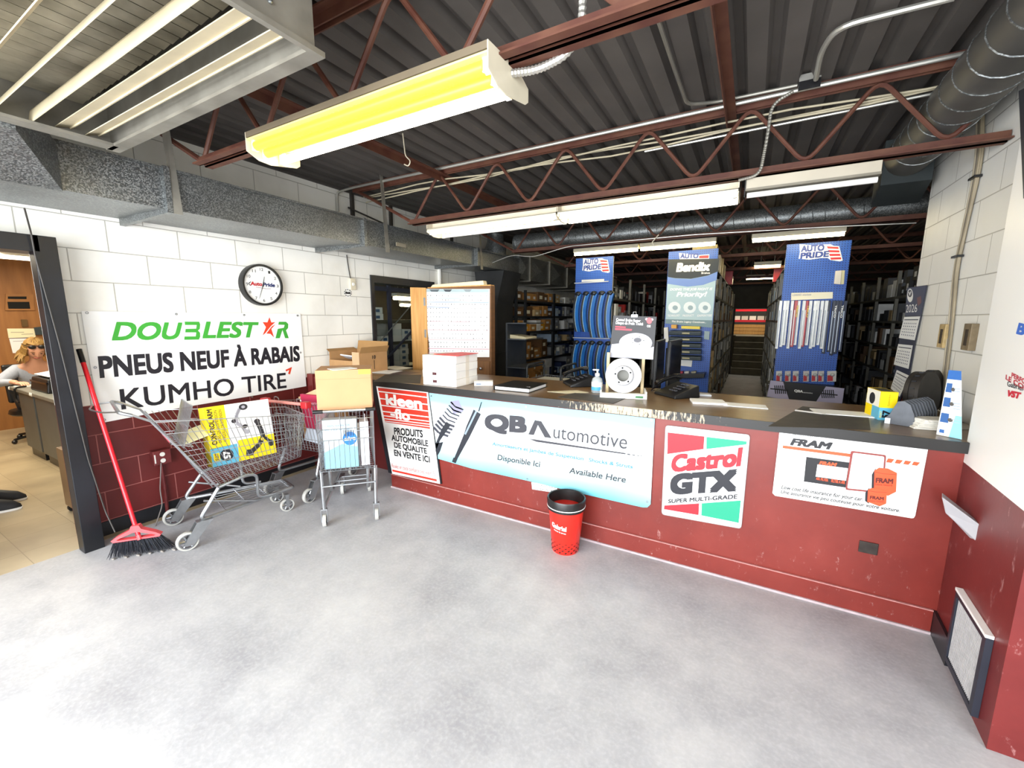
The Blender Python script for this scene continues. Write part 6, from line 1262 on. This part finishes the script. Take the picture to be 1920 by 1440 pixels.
# ------------------------------------------------------------------ office seen through the left door
M_desk = mat('grey_steel_desk', '5E605E', .45, .3, .08, 5)
for i, (x0, x1, lb) in enumerate(((-7.10, -6.32, 'far grey steel desk under the seated person\'s hand'), (-6.30, -5.50, 'near grey steel desk, closest to the office door'))):
    t = thing('steel_desk', lb, 'desk', ((x0+x1)/2, 1.6, 0), group='grey steel desks')
    MB().bx(x0, x1, 1.22, 1.95, .70, .74).build('desk_top', mat('desk_top_grey', '76766F', .4, .1, .08), t, True, bevel=.008)
    MB().bx(x0+(.02 if i else .26), x1-.02, 1.235, 1.93, .10, .70).build('pedestal', M_desk, t, True, bevel=.006)
    MB().bx(x0+(.05 if i else .28), x1-.05, 1.26, 1.9, .0, .10).build('plinth', M_black, t, True)
    for x in (x0+.015, x1-.015): MB().ball((x, 1.222, .72), (.016, .01, .02), 8).build('corner_cap', ink('E4E2DC'), t, True)
t = thing('printer', 'black printer with white paper straddling the grey office desks', 'printer', (-6.35, 1.45, .74))
MB().hexa([(-6.60, 1.28, .741), (-6.05, 1.28, .741), (-6.05, 1.65, .741), (-6.60, 1.65, .741)], [(-6.58, 1.30, .88), (-6.07, 1.30, .88), (-6.07, 1.63, .90), (-6.58, 1.63, .90)]).build('body', mat('deep_black_plastic', '08080A', .4, 0, .1), t, True, bevel=.012)
MB().bx(-6.59, -6.06, 1.285, 1.30, .83, .85).build('front_lip', mat('glossy_black'), t, True)
MB().hexa([(-6.57, 1.32, .902), (-6.10, 1.32, .902), (-6.10, 1.60, .902), (-6.57, 1.60, .902)], [(-6.57, 1.32, .906), (-6.10, 1.32, .906), (-6.10, 1.66, .96), (-6.57, 1.66, .96)]).build('paper_stack', M_paper, t, True)
tag(MB().bx(-5.72, -5.56, 1.26, 1.42, .7405, .745).build('paper_sheet', M_paper), 'white paper at the corner of the near office desk', 'paper')
tag(MB().bx(-7.02, -6.88, 1.24, 1.40, .7405, .748).build('note_pad', ink('EDE9E0')), 'pale note pad under the seated person\'s hand', 'note pad')
o = tag(MB().tube(rnd([(-6.84, 1.30, .752), (-6.80, 1.206, .752), (-6.79, 1.205, .62), (-6.72, 1.206, .60)], .03), .010, 6).build('desk_cable', M_black), 'black cable hanging over the far office desk edge', 'cable')
t = thing('rolling_cabinet', 'brown metal rolling cabinet just inside the office door', 'cabinet', (-4.3, 1.15, 0))
MB().bx(-4.56, -4.02, .96, 1.36, .05, .515).build('body', mat('brown_metal', '7A5F42', .45, .2, .06), t, True, bevel=.005)
for x in (-4.52, -4.07): MB().lathe([(.026, -.014), (.026, .014)], (x, .985, .026), 14, (1, 0, 0)).build('caster', M_black, t, True, smooth=True)
tag(MB().bx(-4.5, -4.28, 1.0, 1.3, .5155, .52).build('paper_sheet', M_paper), 'white paper on top of the brown rolling cabinet', 'paper')
XB = -8.598
s_o = thing('wall_notice', 'cream and white notice sheets on the office wood wall', 'notice', (XB, 1.7, 1.2)); s = Sign(s_o, (1, 0, 0), X=XB)
s.plate('cream_sheet', [(13, 616), (64, 616), (67, 632), (16, 634)], ink('EFE6C4'), .004); s.plate('white_sheet', [(17, 635), (68, 634), (74, 662), (24, 662)], ink('F0EEF2'), .004); s.lift = .0046
s.shape(bold_line([(17, 634.5), (67, 633)], 1.2)+bold_line([(20, 623), (45, 623)], .7)+bold_line([(40, 627), (62, 626)], .7)+bold_line([(24, 640), (46, 639)], .6), ink('5A4A58'), 0)
t = thing('wall_intercom', 'wooden intercom panel with dark slots on the office wall', 'intercom', (XB, 1.7, 1.7)); s = Sign(t, (1, 0, 0), X=XB)
s.plate('panel', [(10, 551), (62, 552), (64, 582), (9, 582)], mat('oak_panel', '9A6838', .4, 0, .1, 8), .02); s.lift = .0205
s.shape([[(14, 556), (49, 556), (49, 561), (14, 560.5)], [(13, 566), (54, 566), (56, 579), (15, 579)]], M_dark, 0)
t = thing('pocket_file', 'dark wall file hanging beside the notice sheets', 'file', (XB, 1.9, 1.3)); s = Sign(t, (1, 0, 0), X=XB); s.plate('pocket', [(63, 614), (82, 612), (84, 627), (66, 628)], ink('2F3A40'), .03); s.lift = .031; s.shape([[(77, 615), (80, 615), (80, 622), (78, 622)]], ink('C9CCCB'), 0)
tag(MB().poly([at(39, 599, X=XB), at(50, 599, X=XB), at(52, 612, X=XB), at(41, 613, X=XB)], (.02, 0, 0)).build('door_plate', mat('tarnished_brass', '6E5636', .4, .5, .1)), 'small brown plate on the office wood wall', 'plate')
t = thing('office_light', 'ceiling light strip in the office', 'ceiling light', (-7.6, 1.4, 2.24)); MB().bx(-7.9, -7.45, .2, 2.4, 2.20, 2.245).build('housing', M_white, t, True); MB().bx(-7.88, -7.47, .25, 2.35, 2.19, 2.199).build('diffuser', mat('lit_office_diffuser', 'FFF6DC', .4, 0, 0, emit=5.), t, True)
area('office_fill_light', (-6.4, .8, 2.22), (0, 0, -1), 2.4, 1.2, 85, (1, .90, .70))  # added fill that brightens the office, separate from its ceiling strip
# ------------------------------------------------------------------ people
def skin(name, pts, edges, radii, m, parent, sub=2, smooth=True):
    me = bpy.data.meshes.new(name); me.from_pydata(pts, edges, []); o = bpy.data.objects.new(name, me); col.objects.link(o); o.parent = parent; me.materials.append(m)
    sk = o.modifiers.new('skin', 'SKIN'); sk.use_smooth_shade = True
    for i, r in enumerate(radii):
        r = r if isinstance(r, tuple) else (r, r); me.skin_vertices[0].data[i].radius = r
    me.skin_vertices[0].data[0].use_root = True
    s_ = o.modifiers.new('subdivision', 'SUBSURF'); s_.levels = sub; s_.render_levels = sub; return o
M_skin = mat('fair_skin', 'D9A084', .5, 0, .06, 8); M_hair = mat('blonde_hair', '75552E', .7, 0, .3, 30, hex2='A5803F', stretch=(4, 4, 1)); M_knit = mat('grey_knit', 'A3A9B8', .85, 0, .06, 60, bump=.2, bscale=300)
t = thing('person', 'seated person in a grey sweater writing at the office desk, sunglasses on head', 'person', (-7.58, 1.53, 0), -.06)
P_ = [(0, 0, .50), (.02, 0, .62), (.09, 0, .80), (.14, 0, .90), (.185, 0, .965), (.215, 0, 1.02), (.23, 0, 1.10),            # 0-6 trunk, neck, head root
      (.12, -.15, .885), (.17, -.28, .79), (.22, -.33, .755), (.36, -.30, .772), (.49, -.24, .785), (.55, -.22, .775),         # 7-12 right arm
      (.12, .15, .885), (.18, .27, .78), (.22, .30, .74), (.34, .24, .76), (.46, .16, .772), (.52, .14, .765),                # 13-18 left arm
      (.04, -.10, .48), (.40, -.12, .50), (.46, -.12, .30), (.42, -.12, .09), (.54, -.13, .04), (.04, .10, .48), (.40, .12, .50), (.46, .12, .30), (.42, .12, .09), (.54, .13, .04)]
E_ = [(0, 1), (1, 2), (2, 3), (3, 4), (4, 5), (5, 6), (3, 7), (7, 8), (8, 9), (9, 10), (10, 11), (11, 12), (3, 13), (13, 14), (14, 15), (15, 16), (16, 17), (17, 18), (0, 19), (19, 20), (20, 21), (21, 22), (22, 23), (0, 24), (24, 25), (25, 26), (26, 27), (27, 28)]
R_ = [(.14, .12), (.14, .12), (.15, .11), (.12, .09), .058, .055, .06, .06, .046, .042, .034, .026, .028, .06, .046, .042, .034, .026, .028, .085, .07, .05, .036, .03, .085, .07, .05, .036, .03]
skin('body', P_, E_, R_, M_skin, t)
# the sweater follows trunk and arms to the cuffs; wide round neck
sw = list(range(4))+[7, 8, 9, 10, 11, 13, 14, 15, 16, 17]; ix = {v: i for i, v in enumerate(sw)}
Ps = [V(P_[i]) for i in sw]; Ps[3] = V((.125, 0, .905))
skin('sweater', Ps, [(ix[a], ix[b_]) for a, b_ in E_ if a in ix and b_ in ix], [(R_[i][0]*1.13, R_[i][1]*1.13) if isinstance(R_[i], tuple) else R_[i]*1.28 for i in sw], M_knit, t)
skin('trousers', [P_[i] for i in (0, 19, 20, 21, 22, 24, 25, 26, 27)], [(0, 1), (1, 2), (2, 3), (3, 4), (0, 5), (5, 6), (6, 7), (7, 8)], [(.155, .135), .096, .082, .062, .05, .096, .082, .062, .05], mat('dark_trousers', '23252C', .8, 0, .1), t)
# head tipped down towards the page: cranium, jaw, nose, brows, lips, ears are one surface
H = Matrix.Translation((.255, 0, 1.115)) @ Matrix.Rotation(math.radians(28), 4, 'Y')
def headpt(a, bb):
    x, y, z = math.sin(a)*math.cos(bb), math.sin(a)*math.sin(bb), math.cos(a); r = 1.
    X, Y, Z = x*.098, y*.076, z*.118
    if z < 0: k = 1-.28*(-z)**1.3; Y *= k; X *= 1-.12*(-z)
    if x > 0:
        e = lambda y0, z0, s: math.exp(-((y-y0)**2+(z-z0)**2)/s)
        X += .026*e(0, -.20, .018)+.010*e(0, -.05, .012)-.011*(e(.36, .0, .03)+e(-.36, .0, .03))+.008*e(0, -.50, .02)+.010*e(0, -.86, .05)+.006*(e(.3, .2, .03)+e(-.3, .2, .03))
    else: X *= 1.08
    return H @ V((X, Y, Z))
nA, nB = 22, 32; b = MB(); b.v = [tuple(headpt(pi*i/nA, 2*pi*j/nB)) for i in range(nA+1) for j in range(nB)]
b.f = [(i*nB+j, (i+1)*nB+j, (i+1)*nB+(j+1) % nB, i*nB+(j+1) % nB) for i in range(nA) for j in range(nB)]; b.k = [0]*len(b.f)
hd = b.build('head', M_skin, t, smooth=True)
for s in (-1, 1):
    MB().ball(H @ V((.080, s*.031, .0)), .011, 10).build('eye', ink('8A6450'), hd, smooth=True); MB().ball(H @ V((.090, s*.031, -.002)), .005, 8).build('iris', ink('3A3028'), hd)
    MB().ball(H @ V((.0, s*.078, -.01)), (.022, .012, .032), 10).build('ear', M_skin, hd, smooth=True); MB().tube([H @ V((.092, s*.016, .022)), H @ V((.092, s*.035, .027)), H @ V((.078, s*.052, .020))], .0035, 5).build('eyebrow', mat('brow', '7A5A34'), hd)
MB().tube([H @ V((.082, -.026, -.056)), H @ V((.098, -.010, -.052)), H @ V((.098, .010, -.052)), H @ V((.082, .026, -.056))], .005, 6).build('lips', mat('lips', 'B5665C', .5), hd, smooth=True)
b = MB(); rr = random.Random(9)   # shoulder length hair: cap plus locks
b.v = []; 
for i in range(13):
    for j in range(28):
        a, bb = pi*.60*i/12, 2*pi*j/28; x, y, z = math.sin(a)*math.cos(bb), math.sin(a)*math.sin(bb), math.cos(a); k = 1.06+.04*math.sin(j*3.1+i)
        if x > .2 and z < .62: x = .2+(x-.2)*.25; k *= .98
        b.v.append(tuple(H @ V((x*.118*k-.010, y*.098*k, z*.140*k+.006))))
b.f = [(i*28+j, (i+1)*28+j, (i+1)*28+(j+1) % 28, i*28+(j+1) % 28) for i in range(12) for j in range(28)]; b.k = [0]*len(b.f)
for j in range(110):
    bb = rr.uniform(.95, 2*pi-.95); c, s = math.cos(bb), math.sin(bb); L = rr.uniform(.08, .15)
    a = H @ V((c*.108-.01, s*.094, .05)); m_ = H @ V((c*.118-.012, s*.112, -.03)); e = m_+V((c*.03+rr.gauss(0, .012), s*.045+rr.gauss(0, .016), -L*.75+rr.gauss(0, .01))); b.tube([a, m_, (m_+e)/2+V((0, s*.012, 0)), e], [.013, .015, .012, .004], 5)
b.build('hair', M_hair, t, smooth=True)
b = MB()
for s in (-1, 1): b.ball(H @ V((.084, s*.038, .088)), (.016, .033, .024), 10, H.to_3x3())
b.tube([H @ V((.095, -.01, .10)), H @ V((.095, .01, .10))], .004, 6)
for s in (-1, 1): b.tube([H @ V((.085, s*.066, .10)), H @ V((.0, s*.098, .085)), H @ V((-.04, s*.098, .07))], .0035, 5)
b.build('sunglasses', M_black, t, smooth=True)
def fingers(wr, dr, sd, palm_m, parent, curl=.35):
    """palm and five fingers: wr palm centre, dr pointing direction, sd towards the thumb"""
    dr = V(dr).normalized(); up = V((0, 0, 1)); sd = V(sd).normalized(); pts, ed, rad = [], [], []
    for i, (off, L) in enumerate(((.027, .068), (.009, .077), (-.009, .072), (-.026, .056))):
        k0 = len(pts); r0 = V(wr)+sd*off*.8+dr*.02; k = V(wr)+sd*off+dr*.055+up*.006; m_ = k+dr*L*.5-up*L*.10; e = m_+dr*L*.42-up*L*curl
        skin('finger', [r0, k, m_, e], [(0, 1), (1, 2), (2, 3)], [.010, .0095, .0085, .007], palm_m, parent, 1)
    skin('thumb', [V(wr)+sd*.022-dr*.01, V(wr)+sd*.048+dr*.022, V(wr)+sd*.055+dr*.055-up*.008], [(0, 1), (1, 2)], [.013, .011, .008], palm_m, parent, 1)
    skin('palm', [V(wr)-dr*.03, V(wr)+dr*.02, V(wr)+dr*.05], [(0, 1), (1, 2)], [(.030, .016), (.040, .017), (.036, .014)], palm_m, parent, 2)
fingers((.57, -.21, .775), (.93, .32, -.05), (-.32, .93, 0), M_skin, t); fingers((.535, .135, .768), (.9, -.4, -.05), (-.4, -.9, 0), M_skin, t)
t = thing('office_chair', 'dark office chair under the seated person', 'chair', (-7.62, 1.53, 0))
MB().lathe([(.24, 0), (.26, .02), (.25, .06), (0, .065)], (0, 0, .33), 20).build('seat', M_black, t, smooth=True); MB().hexa([(-.27, -.2, .45), (-.22, -.2, .45), (-.22, .2, .45), (-.27, .2, .45)], [(-.33, -.2, .92), (-.28, -.2, .92), (-.28, .2, .92), (-.33, .2, .92)]).build('backrest', M_black, t, bevel=.02)
MB().cyl((0, 0, .06), (0, 0, .33), .03).tube([(-.22, 0, .36), (-.27, 0, .40), (-.26, 0, .5)], .02).build('column', M_black, t)
b = MB()
for k in range(5): a = 2*pi*k/5; b.cyl((0, 0, .09), (.28*math.cos(a), .28*math.sin(a), .05), .02, .014, 8).ball((.28*math.cos(a), .28*math.sin(a), .026), .026, 8)
b.build('star_base', M_black, t)
# the standing visitor: only the shoes and trouser ends reach into view
t = thing('person', 'person in black shoes and dark trousers standing inside the office door', 'person', (-5.12, .66, 0), math.radians(60))
Q = [(-.17, 0, .95), (-.18, 0, 1.15), (-.19, 0, 1.35), (-.2, 0, 1.45), (-.19, 0, 1.52), (-.18, 0, 1.60), (-.18, 0, 1.72), (-.2, -.17, 1.42), (-.22, -.20, 1.15), (-.18, -.19, .90), (-.16, -.18, .82), (-.2, .17, 1.42), (-.22, .22, 1.15), (-.17, .22, .90), (-.15, .21, .82), (-.16, -.09, .90), (-.06, -.10, .50), (-.01, -.10, .09), (.12, -.11, .045), (-.16, .09, .90), (-.09, .11, .50), (-.06, .12, .09), (.08, .13, .045)]
Eq = [(0, 1), (1, 2), (2, 3), (3, 4), (4, 5), (5, 6), (3, 7), (7, 8), (8, 9), (9, 10), (3, 11), (11, 12), (12, 13), (13, 14), (0, 15), (15, 16), (16, 17), (17, 18), (0, 19), (19, 20), (20, 21), (21, 22)]
skin('body', Q, Eq, [(.15, .11), (.14, .10), (.16, .11), (.12, .08), .055, .07, (.075, .09), .06, .045, .033, .03, .06, .045, .033, .03, .09, .06, .04, .03, .09, .06, .04, .03], M_skin, t)
skin('shirt', [Q[i] for i in (0, 1, 2, 3, 7, 8, 9, 11, 12, 13)], [(0, 1), (1, 2), (2, 3), (3, 4), (4, 5), (5, 6), (3, 7), (7, 8), (8, 9)], [(.165, .125), (.158, .118), (.175, .125), (.13, .09), .075, .058, .042, .075, .058, .042], mat('navy_shirt', '27304A', .8, 0, .1), t)
skin('trousers', [Q[i] for i in (0, 15, 16)]+[(-.01, -.10, .12)]+[Q[i] for i in (19, 20)]+[(-.06, .12, .12)], [(0, 1), (1, 2), (2, 3), (0, 4), (4, 5), (5, 6)], [(.165, .125), .10, .075, .062, .10, .075, .062], mat('dark_trousers'), t)
H = Matrix.Translation((-.155, 0, 1.66))
b = MB(); b.v = [tuple(headpt(pi*i/nA, 2*pi*j/nB)) for i in range(nA+1) for j in range(nB)]; b.f = [(i*nB+j, (i+1)*nB+j, (i+1)*nB+(j+1) % nB, i*nB+(j+1) % nB) for i in range(nA) for j in range(nB)]; b.k = [0]*len(b.f); hd = b.build('head', M_skin, t, smooth=True)
for s in (-1, 1):
    MB().ball(H @ V((.080, s*.031, .0)), .011, 10).build('eye', ink('EEE8E0'), hd, smooth=True); MB().ball(H @ V((.0895, s*.031, 0)), .005, 8).build('iris', ink('3A3028'), hd); MB().ball(H @ V((.0, s*.078, -.01)), (.022, .012, .032), 10).build('ear', M_skin, hd, smooth=True)
MB().tube([H @ V((.082, -.026, -.056)), H @ V((.098, -.010, -.052)), H @ V((.098, .010, -.052)), H @ V((.082, .026, -.056))], .005, 6).build('lips', mat('lips'), hd, smooth=True)
b = MB(); b.v = [tuple(H @ V((math.sin(a)*math.cos(c)*.112-.012, math.sin(a)*math.sin(c)*.086, math.cos(a)*.128+.008))) for a in [pi*.52*i/10 for i in range(11)] for c in [2*pi*j/28 for j in range(28)]]
b.v = [v if not (v[0] > H.translation.x+.05 and v[2] < H.translation.z+.06) else (H.translation.x+.05, v[1]*.9, v[2]) for v in b.v]
b.f = [(i*28+j, (i+1)*28+j, (i+1)*28+(j+1) % 28, i*28+(j+1) % 28) for i in range(10) for j in range(28)]; b.k = [0]*280; b.build('hair', mat('short_dark_hair', '2A211A', .7, 0, .2, 30), t, smooth=True)
fingers((-.155, -.18, .80), (.15, 0, -1), (1, .2, 0), M_skin, t, .05); fingers((-.145, .21, .80), (.15, 0, -1), (1, -.2, 0), M_skin, t, .05)
for x, y, n in ((.07, -.105, 0), (.02, .125, 1)):
    sh = MB(); ring = lambda z, k, x0, x1: [(x+(x0+x1)/2+(x1-x0)/2*math.cos(a), y+.046*k*math.sin(a)*(1 if math.cos(a) > 0 else .82), z+(.012*max(0, math.cos(a)) if z > .05 else 0)) for a in [2*pi*i/24 for i in range(24)]]
    rg = [ring(.018, 1.06, -.14, .155), ring(.04, 1.04, -.14, .150), ring(.065, .9, -.135, .11), ring(.095, .7, -.13, .02)]
    sh.v = [p for r in rg for p in r]; sh.f = [(i*24+j, i*24+(j+1) % 24, (i+1)*24+(j+1) % 24, (i+1)*24+j) for i in range(3) for j in range(24)]+[tuple(range(24))[::-1], tuple(range(72, 96))]; sh.k = [0]*len(sh.f)
    so = sh.build('shoe', mat('black_knit_shoe', '15151A', .7, 0, .2, 40), t, smooth=True); r0 = ring(0, 1.0, -.14, .15); r1 = ring(.019, 1.08, -.145, .158); sl = MB(); sl.v = r0+r1; sl.f = [(j, (j+1) % 24, 24+(j+1) % 24, 24+j) for j in range(24)]+[tuple(range(24))[::-1], tuple(range(24, 48))]; sl.k = [0]*26
    sl.build('sole', W_, so, smooth=True)
# ------------------------------------------------------------------ storeroom behind the dark doorway
XR = -4.42; M_rk = mat('blue_grey_rack', '3A3B4C', .5, .3, .15, 8)
t = thing('storeroom_rack', 'dark slotted rack of white cartons behind the dark doorway', 'shelving', (-4.6, 4.3, 0))
yA, yB, yC = at(729, 600, X=XR).y, at(773, 600, X=XR).y, at(700, 600, X=XR).y-.15
for y, w_ in ((yA, .045), (yB, .05), (yC, .04)): MB().bx(XR, XR+.04, y-w_/2, y+w_/2, 0, 1.95).build('post', M_rk, t, True)
zs = [at(735, y, X=XR).z for y in (600, 641, 690)]
for z in zs: MB().bx(XR-.5, XR-.001, yC, yB+.3, z-.04, z).build('shelf_board', mat('olive_shelf_edge', '4A4B3C', .6, .1, .15), t, True)
MB().bx(XR-.01, XR+.03, yC, yB+.3, at(735, 543, X=XR).z-.03, at(735, 543, X=XR).z+.03).build('top_beam', M_rk, t, True)
for (p, q, r) in (((778, 564), (703, 652), .008), ((775, 618), (708, 692), .018)): MB().cyl(at(*p, X=XR+.05), at(*q, X=XR+.05), r, seg=6).build('brace', M_tube if r < .01 else M_rk, t, True)
n = 0; lab = 'upper middle lower'.split()
for li, (z, rows) in enumerate(zip(zs, (((701, 719, 2),), ((713, 727, 1), (736, 752, 3), (754, 770, 2)), ((705, 718, 1), (737, 747, 3), (748, 764, 4))))):
    for px0, px1, k in rows:
        y0, y1 = at(px0, 600, X=XR-.03).y, at(px1, 600, X=XR-.03).y
        for q in range(k):
            n += 1; h = .085; o = tag(MB().bx(XR-.35, XR-.03, y0, y1-.01*(q % 2), z+.0005+q*(h+.001), z+h+q*(h+.001)).build('white_carton', ink(('D5DBD6', 'C7D0CC')[q % 2])), ordw(n)+' white carton in the storeroom, on the '+lab[li]+' rack shelf', 'box', 'white cartons in the storeroom')
            if (n+q) % 2: MB().bx(XR-.0299, XR-.0292, y0+.04, y0+.11, z+.02+q*(h+.001), z+.06+q*(h+.001)).build('dark_print', ink('3C5A78'), o)
for i, (X, p0, p1, py) in enumerate(((-5.6, 739, 782, 559), (-7., 751, 782, 572))):
    a, c = at(p0, py, X=X), at(p1, py, X=X); t = thing('storeroom_light', ('nearer', 'further')[i]+' lit tube in the storeroom', 'ceiling light', a); MB().cyl((X, a.y, a.z), (X, c.y+.3, a.z), .03).build('fluorescent_tube', M_tubefar, t, True)
    MB().bx(X-.06, X+.06, a.y, c.y+.3, a.z+.035, a.z+.09).build('housing', M_white, t, True)
    for yy in (a.y+.1, c.y+.2): MB().cyl((X, yy, a.z+.09), (X, yy, 2.83), .006, seg=6).build('hanger_rod', M_cond2, t, True)
area('storeroom_fill_light', (-4.25, 3.9, 2.6), (-.35, .1, -1), .3, 1.2, 9, (.85, 1, .92))  # added fill over the rack front, apart from the storeroom's lit tubes
